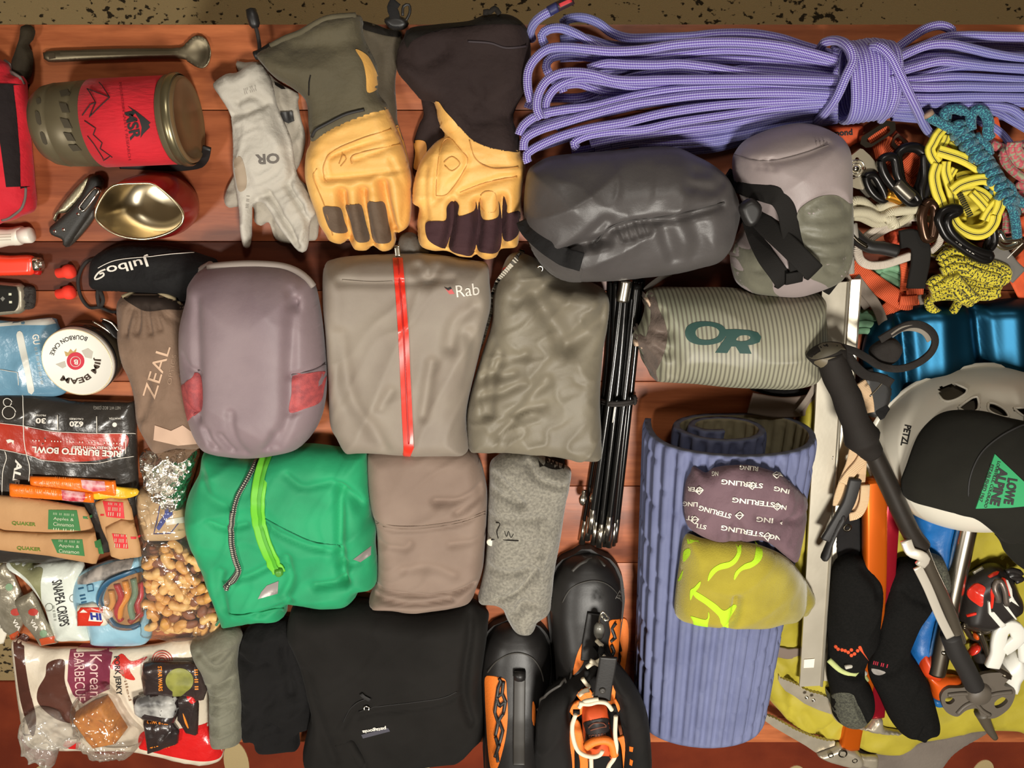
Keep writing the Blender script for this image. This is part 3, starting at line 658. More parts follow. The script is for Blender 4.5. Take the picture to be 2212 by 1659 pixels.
t.add('draw_cord', tube(path(FLAT, cr(0, 350, 3.95, [(800, 830), (740, 850), (690, 920), (665, 1020), (690, 1150), (760, 1240), (850, 1240), (960, 1280), (1040, 1265)]), 0.003), 0.0022, 7), cord_b)
t.add('draw_cord', tube(path(FLAT, cr(0, 350, 3.95, [(840, 1080), (832, 1150), (850, 1235), (880, 1180), (850, 1095)]), 0.005), 0.0026, 7), cord_b)

# brown drawstring pouch
t = Thing('goggle_pouch', 'brown drawstring pouch with pale lettering beside the purple sack', 'pouch', P(330, 800))
hz = HF([(262, 642), (257, 700), (258, 740), (268, 785), (280, 810), (292, 850), (298, 905), (312, 935), (332, 968), (350, 976), (385, 966), (440, 962), (432, 900), (420, 850), (410, 780), (402, 700), (398, 662), (372, 642), (330, 632)], 0.042, R=0.032, wr=((0.004, 0.022, 75, 3),), cre=(([(275, 720), (280, 690), (285, 668)], -0.006, 0.004), ([(300, 715), (303, 690), (300, 668)], -0.006, 0.004), ([(330, 715), (325, 690), (320, 665)], -0.006, 0.004), ([(350, 708), (345, 690), (335, 668)], -0.005, 0.004), ([(385, 700), (365, 685), (345, 665)], -0.006, 0.004), ([(310, 900), (325, 860), (318, 820)], -0.005, 0.006)), seed=8)
brown = fabric('pouch_brown', (138, 112, 92), (112, 88, 70))
t.add('pouch_body', hz.geo(n=2600), brown)
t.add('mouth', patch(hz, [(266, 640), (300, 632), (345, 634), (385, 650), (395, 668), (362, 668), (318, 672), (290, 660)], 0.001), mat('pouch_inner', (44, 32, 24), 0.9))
t.add('mouth_hem', tube(path(hz, [(264, 642), (290, 632), (320, 629), (355, 636), (388, 656)], 0.002), 0.003, 7), mat('hem_olive', (150, 135, 105), 0.8))
t.add('lettering', text_on(hz, 'ZEAL', (338, 803), 118, 28, -73, 0.0), mat('pale_print', (212, 178, 150), 0.8))
t.add('lettering', text_on(hz, 'OPTICS', (371, 798), 66, 9, -80, 0.0), mat('dim_print', (160, 132, 110), 0.8))
t.add('pale_flap', patch(hz, [(335, 918), (370, 930), (395, 918), (418, 935), (428, 958), (385, 962), (332, 950)], 0.0012, False), mat('flap_pink', (205, 172, 148), 0.8))
t.add('hanging_tag', HF([(330, 962), (368, 962), (356, 985), (352, 1006), (336, 1012), (328, 990)], 0.004, 0.012, R=0.004).geo(n=200), fabric('tag_brown', (88, 68, 50)))

# round tin
t = Thing('candle_tin', 'round glass jar with white lid reading bourbon cake', 'jar', P(190, 760))
ZT = 0.042; c0 = P(166, 783, ZT); rr = 0.0455
o = (c0[0], c0[1], TT)
t.add('glass_jar', lathe(o, (0, 0, 1), [(0, 0), (0, rr*0.97), (0.002, rr), (0.026, rr), (0.028, rr*0.97), (0.028, 0)], 64), mat('jar_dark', (70, 60, 46), 0.12, 0, (20, (40, 34, 28), 0.8), None, None, 0, 0.6))
t.add('rubber_ring', lathe(o, (0, 0, 1), [(0.028, rr*0.96), (0.029, rr*1.01), (0.033, rr*1.01), (0.034, rr*0.96)], 64), black_pl)
ld = t.add('lid', lathe(o, (0, 0, 1), [(0.033, rr*0.95), (0.034, rr*1.0), (0.039, rr*1.0), (0.041, rr*0.985), (0.042, rr*0.955), (0.0412, rr*0.94), (0.0412, 0)], 64), mat('lid_white', (246, 242, 230), 0.5))
t.add('lid_ring', tube([(o[0]+rr*0.97*math.cos(a), o[1]+rr*0.97*math.sin(a), TT+0.0415) for a in np.linspace(0, 2*math.pi, 64, endpoint=False)], 0.0009, 6, False, True), mat('lid_gold', (225, 208, 170), 0.4, 0.4), ld)
ls = level(0.0412)
def arc_text(surf, s, c, r, a_mid, h, w, bold, inner=False, ry=None):
    V, F = text_geo(s, bold); a = V[:, 0]*w/r
    rad = r+(V[:, 1]*h if not inner else -V[:, 1]*h)
    a = math.radians(a_mid)+(a if not inner else -a); X = c[0]+np.sin(a)*rad; Y = c[1]-np.cos(a)*rad*(ry or 1)
    return on_many(surf, X, Y, 0.0003), F
t.add('lettering', arc_text(ls, 'BOURBON CAKE', (166, 783), 57, -25, 10, 95, 0.015, True, 0.95), ink, ld)
t.add('lettering', arc_text(ls, 'JIM BEAM', (160, 774), 50, 150, 17, 108, 0.03, False, 0.95), mat('lid_ink', (64, 48, 34), 0.7), ld)
t.add('seal', prism(circ(163, 780, 19, 24), 0.0412, 0.0418, True), mat('seal_red', (205, 40, 62), 0.6), ld)
t.add('seal_ring', tube([P(a, b, 0.042) for a, b in circ(163, 781, 11, 24)], 0.0004, 5, False, True), white_ink, ld)
t.add('seal_letter', text_on(level(0.0419), 'B', (164, 782), 9, 11, 180, 0.03, 0.0002), white_ink, ld)
t.add('crown', prism([(142, 770), (139, 759), (147, 762), (152, 754), (158, 760), (165, 753), (163, 766), (152, 768)], 0.0412, 0.0416), mat('seal_gold', (196, 160, 100), 0.6), ld)
t.add('ribbon_print', prism([(120, 787), (140, 780), (143, 792), (135, 796)], 0.0412, 0.0415), mat('print_grey', (196, 190, 176), 0.7), ld)
t.add('ribbon_print', prism([(176, 758), (190, 752), (201, 760), (198, 775), (184, 772)], 0.0412, 0.0415), mat('print_grey', (196, 190, 176), 0.7), ld)
for q in ([(200, 694), (216, 703), (232, 714), (245, 724)], [(218, 688), (232, 692), (246, 702), (256, 716)]): t.add('wire_bail', tube(zpath([(a, b, 0.03) for a, b in q]), 0.0013, 6), silver)
t.add('clasp', HF([(222, 690), (240, 694), (256, 712), (262, 730), (250, 724), (236, 706)], 0.02, 0.012, R=0.004).geo(n=200), black_pl)
# ================================================================ food
gloss = lambda n, c, c2=None, b=45: mat(n, c, 0.28, 0, (16, c2 or tuple(int(q*0.85) for q in c), 0.7), (b, 0.5, 0.004), None, 0, 0.3)
# light blue gel pouch
t = Thing('gel_pouch', 'light blue foil pouch with pale band tucked behind the white lidded jar', 'pouch', P(40, 780))
h = HF([(-50, 705), (40, 694), (112, 686), (126, 700), (140, 740), (150, 800), (140, 850), (60, 856), (-50, 852)], 0.02, R=0.02, wr=((0.003, 0.03, 30, 3),), seed=5); hg = h
t.add('pouch_body', h.geo(n=900), gloss('gel_blue', (120, 165, 190), (90, 130, 155)))
t.add('white_top', patch(h, [(-40, 702), (40, 694), (112, 687), (122, 698), (102, 702), (40, 702), (-40, 708)], 0.0006, False), mat('pale_film', (215, 215, 205), 0.35))
t.add('pale_band', patch(h, [(36, 722), (48, 718), (58, 760), (66, 800), (74, 845), (62, 848), (54, 805), (44, 765)], 0.0006), mat('pale_film', (215, 215, 205), 0.35))
t.add('lettering', text_on(h, 'GU', (78, 733), 22, 15, 82, 0.02), white_ink)
t.add('lettering', text_on(h, BARS, (84, 790), 80, 6, 80, 0.0), mat('pale_film', (215, 215, 205), 0.35))
t.add('print_line', tube(path(h, [(0, 798), (38, 805), (40, 832)], 0.0003, 5, False), 0.0005, 5), white_ink)

# black and red meal pouch
t = Thing('meal_pouch', 'large black and red foil meal pouch with upside-down lettering', 'pouch', P(140, 980))
ha = HF([(-60, 850), (60, 848), (150, 862), (292, 866), (296, 920), (298, 1000), (303, 1100), (240, 1190), (108, 1214), (-60, 1214)], 0.03, R=0.035, wr=((0.003, 0.05, 10, 3), (0.0015, 0.02, 60, 2)), seed=6, smooth=False)
mp_black = gloss('meal_black', (58, 54, 50), (46, 43, 40))
t.add('pouch_body', ha.geo(n=3000), mp_black)
t.add('red_band', patch(ha, [(-55, 908), (0, 912), (50, 921), (110, 932), (200, 937), (272, 938), (270, 972), (230, 990), (170, 997), (100, 994), (62, 983), (0, 971), (-55, 965)], 0.0006), gloss('meal_red', (190, 62, 44), (150, 44, 34)))
for q in ([(-55, 908), (50, 920), (110, 931), (200, 936), (294, 936)], [(-55, 966), (0, 971), (62, 984), (100, 995), (200, 1001), (250, 992), (290, 985)], [(49, 850), (50, 900), (52, 950), (58, 985), (64, 1010), (62, 1042)], [(124, 896), (125, 930)], [(209, 899), (209, 935)], [(10, 975), (14, 990), (6, 1020), (4, 1080)], [(272, 950), (271, 980)]):
    t.add('print_line', tube(path(ha, q, 0.0008), 0.0006, 5), white_ink)
t.add('lettering', text_on(ha, 'RICE BURRITO BOWL', (165, 976), 192, 14, 183, 0.035, 0.002), white_ink)
t.add('lettering', text_on(ha, 'FLAVORED WITH BEEF', (208, 967), 108, 6, 181, 0.02, 0.002), white_ink)
t.add('lettering', text_on(ha, BARS, (165, 955), 190, 3, 182, 0.0, 0.002), white_ink)
t.add('lettering', text_on(ha, '620', (165, 916), 30, 12, 181, 0.035), white_ink)
t.add('lettering', text_on(ha, 'CALORIES', (165, 905), 30, 4, 181, 0.01), white_ink)
t.add('lettering', text_on(ha, '30', (88, 909), 22, 12, 181, 0.035), white_ink)
t.add('lettering', text_on(ha, 'PROTEIN', (86, 897), 26, 4, 181, 0.01), white_ink)
t.add('lettering', text_on(ha, 'NET WT. 8OZ (230G)', (231, 880), 58, 9, 180, 0.0), mat('meal_grey', (165, 160, 150), 0.6))
t.add('lettering', text_on(ha, 'WATER', (248, 904), 26, 4, 180, 0.01), white_ink)
t.add('lettering', text_on(ha, 'ALP', (37, 1023), 58, 16, 98, 0.03, skew=0.15), white_ink)
t.add('drop_icon', patch(ha, circ(248, 917, 5, 10), 0.0008), white_ink)
t.add('round_badge', tube(path(ha, circ(19, 891, 14, 18)+[(33, 891)], 0.0008, 4), 0.0006, 5), white_ink)
t.add('round_badge', tube(path(ha, circ(16, 869, 9, 14)+[(25, 869)], 0.0008, 4), 0.0006, 5), white_ink)
t.add('bull_icon', patch(ha, [(14, 950), (22, 948), (31, 951), (30, 960), (26, 954), (18, 957)], 0.0012, False), white_ink)

# orange drink sticks
or_m = gloss('stick_orange', (248, 122, 28), (232, 104, 18), 60)
for n_, out, lb, tx, pk in (('a', [(64, 1028), (150, 1031), (249, 1038), (253, 1056), (256, 1072), (160, 1064), (66, 1056)], 'orange drink mix stick lying highest on the black meal pouch', (125, 1043), [(175, 1036), (226, 1040), (229, 1060), (200, 1062), (178, 1054)]),
                           ('b', [(20, 1044), (110, 1052), (200, 1064), (204, 1086), (130, 1080), (21, 1072)], 'orange drink mix stick lying on the brown oatmeal packets', (88, 1060), [(133, 1058), (184, 1064), (184, 1084), (135, 1080)])):
    hs = HF(out, 0.008, 0.031 if n_ == 'a' else 0.036, R=0.009, smooth=False, seed=9)
    t = Thing('drink_stick', lb, 'drink stick', P(out[0][0]+80, out[0][1]+15, 0.03), 'orange drink mix sticks'); t.add('sachet', hs.geo(n=500), or_m)
    t.add('pink_print', patch(hs, pk, 0.0004, False), mat('stick_pink', (200, 48, 70), 0.35, 0, (90, (240, 190, 190), 1.0)))
    t.add('lettering', text_on(hs, BARS[:16], tx, 66, 6, 184, 0.0), mat('stick_text', (255, 190, 110), 0.5))
    t.add('lettering', text_on(hs, BARS[:10], (tx[0]+14, tx[1]-10), 40, 4, 184, 0.0), mat('stick_text', (255, 190, 110), 0.5))
single('candy_packet', 'yellow packet corner beside the orange drink sticks', 'packet', HF([(200, 1062), (235, 1050), (262, 1052), (296, 1056), (298, 1068), (276, 1076), (240, 1076), (204, 1078)], 0.006, 0.031, R=0.006, wr=((0.002, 0.02, 20, 2),)).geo(n=400), gloss('packet_yellow', (245, 200, 50), (240, 150, 40)))

# oatmeal packets
kraft = mat('kraft_paper', (198, 152, 104), 0.75, 0, (12, (178, 132, 86), 0.7), (45, 0.4, 0.003), (300, 0.2, 0.001))
gr = mat('print_green', (58, 122, 66), 0.7); gr2 = mat('print_leaf', (104, 128, 40), 0.7); rd = mat('print_red', (216, 46, 52), 0.6); cream_t = mat('print_cream', (205, 215, 180), 0.7)
def oat(out, z, lb, box_, logo, word, col, dash):
    h = HF(out, 0.012, z, R=0.014, smooth=False, wr=((0.002, 0.03, 80, 2),), seed=int(z*1000)); t = Thing('oatmeal_packet', lb, 'packet', P(out[0][0]+60, out[0][1]+40, z), 'oatmeal packets'); t.add('paper_sleeve', h.geo(n=700), kraft)
    b = t.add('flavour_box', patch(h, box_, 0.0005, False), col); c = np.mean(box_, 0)
    for i, w in enumerate(word): t.add('lettering', text_on(h, w, (c[0], c[1]-12+i*11), 44 if col is gr else 26, 8 if i in (1, 2) else 5, 4, 0.0, 0.0012), cream_t, b)
    if logo: t.add('lettering', text_on(h, 'QUAKER', logo, 52, 9, 4, 0.03), gr2)
    t.add('print_dash', patch(h, dash, 0.0005, False), col)
oat([(205, 1085), (240, 1072), (275, 1078), (285, 1100), (300, 1180), (305, 1200), (250, 1205), (220, 1140)], 0.030, 'brown oatmeal packet with red box lying under the others', [(222, 1082), (266, 1085), (269, 1120), (230, 1116)], None, [BARS[:8], BARS[4:13], BARS[:6]], rd, [(210, 1110), (225, 1110), (225, 1114), (210, 1114)])
oat([(228, 1140), (262, 1120), (290, 1130), (303, 1178), (306, 1202), (262, 1208), (240, 1200)], 0.038, 'brown oatmeal packet with red box nearest the nut bag', [(242, 1152), (273, 1155), (277, 1185), (250, 1183)], None, [BARS[:8], BARS[4:13], BARS[:6]], rd, [(282, 1159), (300, 1159), (299, 1164), (283, 1164)])
oat([(-50, 1066), (30, 1072), (100, 1080), (182, 1096), (192, 1112), (206, 1150), (212, 1190), (110, 1175), (-50, 1160)], 0.034, 'brown oatmeal packet with green apple cinnamon box, upper of two', [(105, 1101), (166, 1102), (174, 1146), (104, 1143)], (51, 1132), [BARS[:14], 'Apples &', 'Cinnamon', BARS[:9]], gr, [(179, 1115), (194, 1116), (195, 1121), (180, 1120)])
oat([(-50, 1128), (8, 1148), (100, 1152), (205, 1150), (216, 1196), (208, 1218), (110, 1200), (20, 1190), (-50, 1180)], 0.045, 'brown oatmeal packet with green apple cinnamon box, lower of two', [(111, 1165), (178, 1165), (183, 1201), (124, 1194)], (62, 1186), [BARS[:14], 'Apples &', 'Cinnamon'], gr, [(208, 1165), (216, 1165), (224, 1196), (214, 1196)])

# clear bag with foil wrapped food and tortilla bundle
film = film_mat('clear_film')
hf1 = HF([(312, 970), (350, 966), (420, 962), (432, 975), (424, 1010), (410, 1060), (404, 1092), (372, 1096), (340, 1075), (318, 1040), (306, 1000)], 0.042, 0, R=0.026, wr=((0.008, 0.010, 25, 1.4), (0.006, 0.006, 110, 1.6)), seed=12)
single('foil_parcel', 'crumpled silver foil parcel beside the green jacket', 'foil parcel', hf1.geo(n=3600), mat('foil', (235, 230, 220), 0.2, 1.0, None, (120, 0.8, 0.006)))
ht = HF([(300, 1062), (320, 1058), (352, 1070), (384, 1082), (402, 1100), (408, 1140), (396, 1160), (345, 1164), (315, 1160), (303, 1130)], 0.036, 0.0, R=0.024, wr=((0.003, 0.03, 30, 2),), seed=13)
t = Thing('wrapped_tortillas', 'beige food bundle in a clear bag with blue print below the foil', 'food bundle', P(350, 1115))
t.add('food', ht.geo(n=900), mat('tortilla', (214, 182, 138), 0.6, 0, (20, (190, 155, 108), 0.7)))
blue_i = mat('print_blue', (42, 60, 140), 0.5)
for q in ([(347, 1086), (356, 1092), (368, 1090), (374, 1092), (373, 1112), (362, 1120), (354, 1132), (344, 1146), (338, 1140), (346, 1124), (356, 1110), (357, 1096)],): t.add('blue_print', patch(ht, q, 0.0008, False), blue_i)
for q in ([(346, 1088), (340, 1120), (332, 1154), (368, 1152), (386, 1130)],): t.add('blue_line', tube(path(ht, q, 0.0006, 5, False), 0.0006, 5), blue_i)
t.add('white_label', patch(ht, [(358, 1122), (398, 1116), (402, 1128), (360, 1134)], 0.001, False), white_pl)
hbg = HF([(298, 1060), (330, 1050), (400, 1080), (410, 1110), (416, 1160), (420, 1185), (370, 1192), (312, 1186), (304, 1130)], 0.041, 0.0, R=0.022, wr=((0.006, 0.02, 20, 2), (0.003, 0.01, 100, 2)), seed=14)
t.add('clear_wrap', hbg.geo(n=1500), film)

# bag of nuts: each nut a thing of its own
def cashew_geo(L, r):
    pts = [(L*0.5*math.cos(a), L*0.42*math.sin(a)-L*0.12, 0) for a in np.linspace(-0.25, math.pi+0.25, 11)]
    rr_ = [r*q for q in (0.25, 0.75, 0.98, 1.05, 1.0, 0.92, 0.95, 1.08, 1.1, 0.85, 0.3)]
    return tube(pts, rr_, 8, True)
def almond_geo(L, r):
    V, F, U = lathe((-L/2, 0, 0), (1, 0, 0), [(0, 0), (0.05*L, 0.35*r), (0.25*L, 0.85*r), (0.5*L, r), (0.75*L, 0.8*r), (0.93*L, 0.35*r), (L, 0)], 10); V = V.copy(); V[:, 2] *= 0.7; return V, F, U
nut_m = [mat('cashew_pale', (228, 186, 118), 0.5, 0, (60, (205, 150, 84), 0.8)), mat('cashew_gold', (214, 160, 88), 0.5, 0, (60, (190, 130, 62), 0.8)), mat('almond_brown', (140, 84, 52), 0.6, 0, (90, (112, 64, 40), 0.8))]
protos = [mesh_obj('cashew', *cashew_geo(0.0185, 0.0066)[:2], nut_m[0], (0, 0, 0)), mesh_obj('cashew', *cashew_geo(0.0165, 0.0068)[:2], nut_m[1], (0, 0, 0)), mesh_obj('almond', *almond_geo(0.021, 0.0078)[:2], nut_m[2], (0, 0, 0))]
nutpoly = [(314, 1180), (345, 1176), (398, 1178), (420, 1192), (430, 1215), (446, 1260), (458, 1305), (468, 1340), (464, 1362), (440, 1368), (380, 1368), (330, 1362), (314, 1350), (310, 1300), (312, 1240)]
npx = np.array(nutpoly); rnd = random.Random(21); spots = []
for layer, zl in ((0, 0.008), (1, 0.017), (2, 0.025)):
    tries = 0; sp_ = []
    while tries < 2600 and len(sp_) < 70:
        tries += 1; x = rnd.uniform(312, 468); y = rnd.uniform(1176, 1366)
        if not inside(np.array([x]), np.array([y]), npx)[0] or segdist(np.array([x]), np.array([y]), npx)[0] < 7: continue
        if all((x-a)**2+(y-b)**2 > 19.0**2 for a, b in sp_): sp_.append((x, y))
    spots += [(x, y, zl) for x, y in sp_]
used = [False]*3
for x, y, zl in spots:
    k = rnd.choices((0, 1, 2), (0.4, 0.3, 0.3))[0]
    o = protos[k] if not used[k] else protos[k].copy()
    if used[k]: C.objects.link(o)
    used[k] = True
    q = P(x, y, zl); o.location = q; o.rotation_euler = (rnd.uniform(-0.5, 0.5), rnd.uniform(-0.5, 0.5), rnd.uniform(0, 6.28)); s_ = rnd.uniform(0.85, 1.12); o.scale = (s_, s_, s_)
    tag(o, ('pale curved cashew among the nuts in the clear bag', 'golden roasted cashew among the nuts in the clear bag', 'brown almond among the nuts in the clear bag')[k], 'nut', ('pale cashews in the clear bag', 'golden cashews in the clear bag', 'almonds in the clear bag')[k])
hn = HF([(308, 1172), (345, 1168), (402, 1170), (424, 1186), (436, 1215), (452, 1258), (464, 1305), (476, 1345), (468, 1368), (440, 1374), (380, 1374), (326, 1368), (308, 1352), (304, 1300), (306, 1235)], 0.034, 0.0, rim=0.3, R=0.014, wr=((0.004, 0.03, 60, 3), (0.002, 0.012, 20, 2)), seed=15, cre=(([(330, 1185), (370, 1240), (440, 1300)], 0.004, 0.006),))
single('nut_bag', 'clear plastic bag filled with mixed nuts beside the green jacket', 'bag', hn.geo(n=1800), film_mat('nut_film', gloss=0.02, rough=0.16))

# snap pea bag
hsn = HF([(70, 1222), (100, 1212), (150, 1209), (178, 1212), (186, 1240), (188, 1290), (196, 1345), (208, 1376), (160, 1380), (130, 1378), (112, 1350), (96, 1300), (60, 1250), (22, 1222), (20, 1208), (50, 1214)], 0.032, 0.0, R=0.03, wr=((0.004, 0.03, 70, 3),), seed=16)
t = Thing('snap_pea_bag', 'white and green snack bag with vertical black lettering', 'snack bag', P(120, 1295))
t.add('bag_body', hsn.geo(n=1500), gloss('bag_white', (232, 236, 226), (205, 212, 200)))
t.add('green_side', patch(hsn, [(24, 1209), (50, 1215), (72, 1224), (92, 1228), (88, 1260), (90, 1300), (98, 1330), (86, 1290), (60, 1252), (25, 1222)], 0.0006), gloss('bag_olive', (120, 124, 84), (158, 156, 120)))
t.add('lettering', text_on(hsn, 'SNAPEA CRISPS', (131, 1303), 100, 22, 80, 0.01), ink)
t.add('lettering', text_on(hsn, BARS[:14], (117, 1325), 32, 6, 82, 0.0), mat('ink_grey', (120, 122, 112), 0.7))
for x, y in ((158, 1293), (106, 1312)): t.add('round_seal', tube(path(hsn, circ(x, y, 8, 12)+[(x+8, y)], 0.0006, 3), 0.0004, 5), mat('ink_grey', (120, 122, 112), 0.7))

# sour worm bag
hw = HF([(172, 1240), (200, 1222), (250, 1206), (306, 1200), (310, 1240), (318, 1300), (328, 1350), (326, 1378), (300, 1390), (210, 1388), (196, 1372), (188, 1340), (162, 1300), (160, 1262)], 0.036, 0.004, R=0.03, wr=((0.003, 0.025, 30, 3),), seed=17)
t = Thing('gummy_bag', 'pale blue candy bag with a clear window showing gummy worms', 'snack bag', P(250, 1300))
t.add('bag_body', hw.geo(n=1500), gloss('bag_blue', (158, 200, 218), (120, 168, 190)))
t.add('print_panel', patch(hw, [(166, 1248), (205, 1226), (250, 1212), (290, 1206), (284, 1226), (262, 1250), (216, 1254), (186, 1262), (168, 1262)], 0.0005, False), mat('worm_print', (70, 72, 74), 0.35, 0, (45, (210, 200, 190), 1.0)))
t.add('window_border', tube(path(hw, [(306, 1228), (270, 1240), (234, 1256), (218, 1280), (216, 1304), (232, 1330), (250, 1350), (278, 1356), (304, 1346)], 0.001), 0.0045, 6), mat('border_blue', (44, 92, 124), 0.4))
wn = t.add('window', patch(hw, [(304, 1232), (272, 1244), (240, 1260), (226, 1284), (226, 1306), (240, 1328), (256, 1346), (282, 1350), (304, 1342), (312, 1300)], 0.0006), gloss('window_tan', (188, 134, 78), (140, 110, 80)))
for q, c in (([(252, 1262), (262, 1290), (252, 1320), (262, 1340)], (176, 46, 50)), ([(270, 1255), (276, 1285), (262, 1310), (258, 1334)], (222, 142, 52)), ([(288, 1250), (292, 1280), (282, 1310), (288, 1335)], (120, 146, 120)), ([(302, 1258), (304, 1285), (296, 1305), (304, 1330)], (186, 56, 64)), ([(240, 1275), (244, 1300), (236, 1315)], (210, 150, 80)), ([(280, 1344), (296, 1330), (306, 1318)], (150, 60, 44))):
    t.add('gummy_worm', tube(path(hw, q, 0.0015), 0.0045, 8), mat('worm_%d_%d' % (c[0], c[1]), c, 0.3, 0, None, (200, 0.3, 0.001)), wn)
t.add('lettering', text_on(hw, BARS[5:10], (178, 1286), 34, 12, 78, 0.02), mat('border_blue', (44, 92, 124), 0.4))
t.add('badge', tube(path(hw, [(188, 1264), (200, 1262), (202, 1276), (190, 1278), (188, 1264)], 0.0006, 3, False), 0.0006, 5), mat('border_blue', (44, 92, 124), 0.4))
t.add('clear_window', patch(hw, [(303, 1230), (272, 1242), (236, 1260), (222, 1284), (222, 1306), (236, 1330), (254, 1348), (282, 1352), (306, 1344), (314, 1300)], 0.011, True, sink=0.011), film)

hh = HF([(167, 1308), (200, 1300), (235, 1308), (248, 1326), (238, 1340), (232, 1350), (168, 1350)], 0.012, 0.036, R=0.008, smooth=False, seed=18)
t = Thing('chew_candy', 'red and white chewy candy packet lying on the pale blue bag', 'candy', P(205, 1328, 0.036))
t.add('wrapper', hh.geo(n=400), gloss('candy_white', (235, 225, 205)))
rp_ = t.add('red_panel', patch(hh, [(168, 1312), (222, 1312), (222, 1350), (168, 1350)], 0.0005, False), gloss('candy_red', (214, 56, 38)))
hh2 = Surf(lambda x, y: hh.top(x, y)+0.0006)
t.add('letter_back', patch(hh2, [(196, 1322), (226, 1324), (220, 1343), (191, 1341)], 0.0004, False), white_ink, rp_)
t.add('lettering', text_on(hh2, 'HI', (207, 1332), 24, 15, 4, 0.05, 0.001, skew=-0.2), mat('candy_blue', (32, 44, 140), 0.5), rp_)
t.add('peak_logo', patch(hh2, [(172, 1323), (180, 1316), (189, 1323)], 0.0004, False), white_ink, rp_)

# coffee sticks
sil = mat('coffee_silver', (176, 168, 150), 0.32, 0.45, (30, (140, 132, 112), 0.8), (70, 0.5, 0.004)); cor = gloss('coffee_orange', (206, 88, 50))
for out, tip, dot, z, lb, tt in (([(-30, 1240), (10, 1215), (30, 1240), (52, 1290), (60, 1330), (36, 1378), (10, 1360), (-30, 1300)], [(20, 1372), (40, 1362), (42, 1378), (24, 1382)], (20, 1268), 0.004, 'silver coffee stick with orange tip lying nearest the table edge', (34, 1322)),
                         ([(32, 1296), (70, 1276), (84, 1300), (100, 1340), (124, 1376), (126, 1388), (90, 1393), (72, 1370), (50, 1340)], [(85, 1380), (124, 1372), (127, 1386), (90, 1394)], (94, 1368), 0.014, 'silver coffee stick with orange tip lying on the snap pea bag', (72, 1322))):
    h = HF(out, 0.012, z, R=0.010, smooth=False, wr=((0.003, 0.02, 60, 2),), seed=19); t = Thing('coffee_stick', lb, 'coffee stick', P(out[0][0]+40, out[0][1]+50, z), 'coffee sticks'); t.add('sachet', h.geo(n=600), sil)
    t.add('orange_end', patch(h, tip, 0.0006, False), cor); t.add('green_disc', patch(h, circ(dot[0], dot[1], 8, 14), 0.0006), mat('disc_green', (120, 150, 116), 0.5))
    t.add('red_print', patch(h, circ(tt[0], tt[1], 11, 9, 8), 0.0006), mat('berry_red', (176, 52, 40), 0.5)); t.add('lettering', text_on(h, 'VIA', (tt[0]+2, tt[1]+28), 26, 9, 58, 0.03), white_ink)
single('coffee_sleeve', 'orange and green coffee packet corner beside the snap pea bag', 'packet', HF([(-30, 1205), (8, 1210), (14, 1222), (30, 1250), (22, 1285), (-30, 1280)], 0.006, 0.0, R=0.006, smooth=False).geo(n=200), mat('sleeve_mix', (206, 88, 50), 0.4, 0, (30, (150, 152, 96), 1.0)))
t = Thing('barcode_card', 'white barcode packet back at the table edge under the coffee stick', 'packet', P(2, 1345))
h = HF([(-30, 1290), (2, 1298), (20, 1356), (8, 1390), (-30, 1392)], 0.005, 0.0, R=0.004, smooth=False); t.add('card', h.geo(n=150), white_pl)
for i in range(6): t.add('bar', patch(h, [(-4+i*3, 1335+i), (-2.6+i*3, 1335+i), (0.4+i*3, 1356+i), (-1+i*3, 1356+i)], 0.0005, False), ink)

# jerky bag
hjk = HF([(28, 1382), (60, 1388), (100, 1398), (150, 1398), (240, 1400), (330, 1392), (380, 1380), (425, 1380), (440, 1410), (450, 1500), (456, 1560), (478, 1590), (484, 1625), (470, 1643), (420, 1646), (300, 1620), (180, 1618), (110, 1616), (60, 1600), (42, 1520), (32, 1440)], 0.030, 0.0, R=0.035, wr=((0.004, 0.05, 80, 3), (0.002, 0.02, 30, 2)), seed=22)
t = Thing('jerky_bag', 'large white and brown jerky bag with sideways lettering by the front edge', 'snack bag', P(250, 1510))
t.add('bag_body', hjk.geo(n=3200), gloss('jerky_cream', (232, 220, 200), (214, 198, 172)))
jb = gloss('jerky_brown', (92, 56, 46), (72, 42, 34))
t.add('brown_edge', patch(hjk, [(30, 1384), (50, 1388), (54, 1430), (64, 1490), (78, 1550), (70, 1590), (46, 1520), (34, 1440)], 0.0006), jb)
t.add('meat_window', patch(hjk, [(104, 1432), (138, 1426), (140, 1470), (152, 1510), (166, 1545), (160, 1562), (120, 1552), (84, 1520), (82, 1490), (98, 1460)], 0.0006), jb)
pp = t.add('plum_panel', patch(hjk, [(152, 1403), (245, 1399), (238, 1440), (237, 1488), (210, 1500), (180, 1520), (158, 1500), (146, 1470), (148, 1430)], 0.0006, False), gloss('jerky_plum', (140, 62, 82), (120, 48, 68)))
hj2 = Surf(lambda x, y: hjk.top(x, y)+0.0007)
pk = mat('pink_print', (236, 196, 190), 0.6)
t.add('lettering', text_on(hj2, 'Korean', (207, 1460), 92, 26, 90, 0.0), pk, pp)
t.add('lettering', text_on(hj2, 'BARBECUE', (172, 1462), 104, 22, 88, 0.0), pk, pp)
t.add('lettering', text_on(hjk, 'PORK JERKY', (253, 1460), 84, 16, 86, 0.02), ink)
t.add('lettering', text_on(hjk, 'grilled', (272, 1480), 70, 8, 76, 0.0), mat('brown_print', (140, 110, 84), 0.6))
t.add('flame_print', patch(hjk, [(238, 1440), (262, 1412), (284, 1428), (318, 1418), (300, 1436), (280, 1446), (292, 1468), (270, 1464), (256, 1450)], 0.0006), gloss('flame_red', (222, 58, 48)))
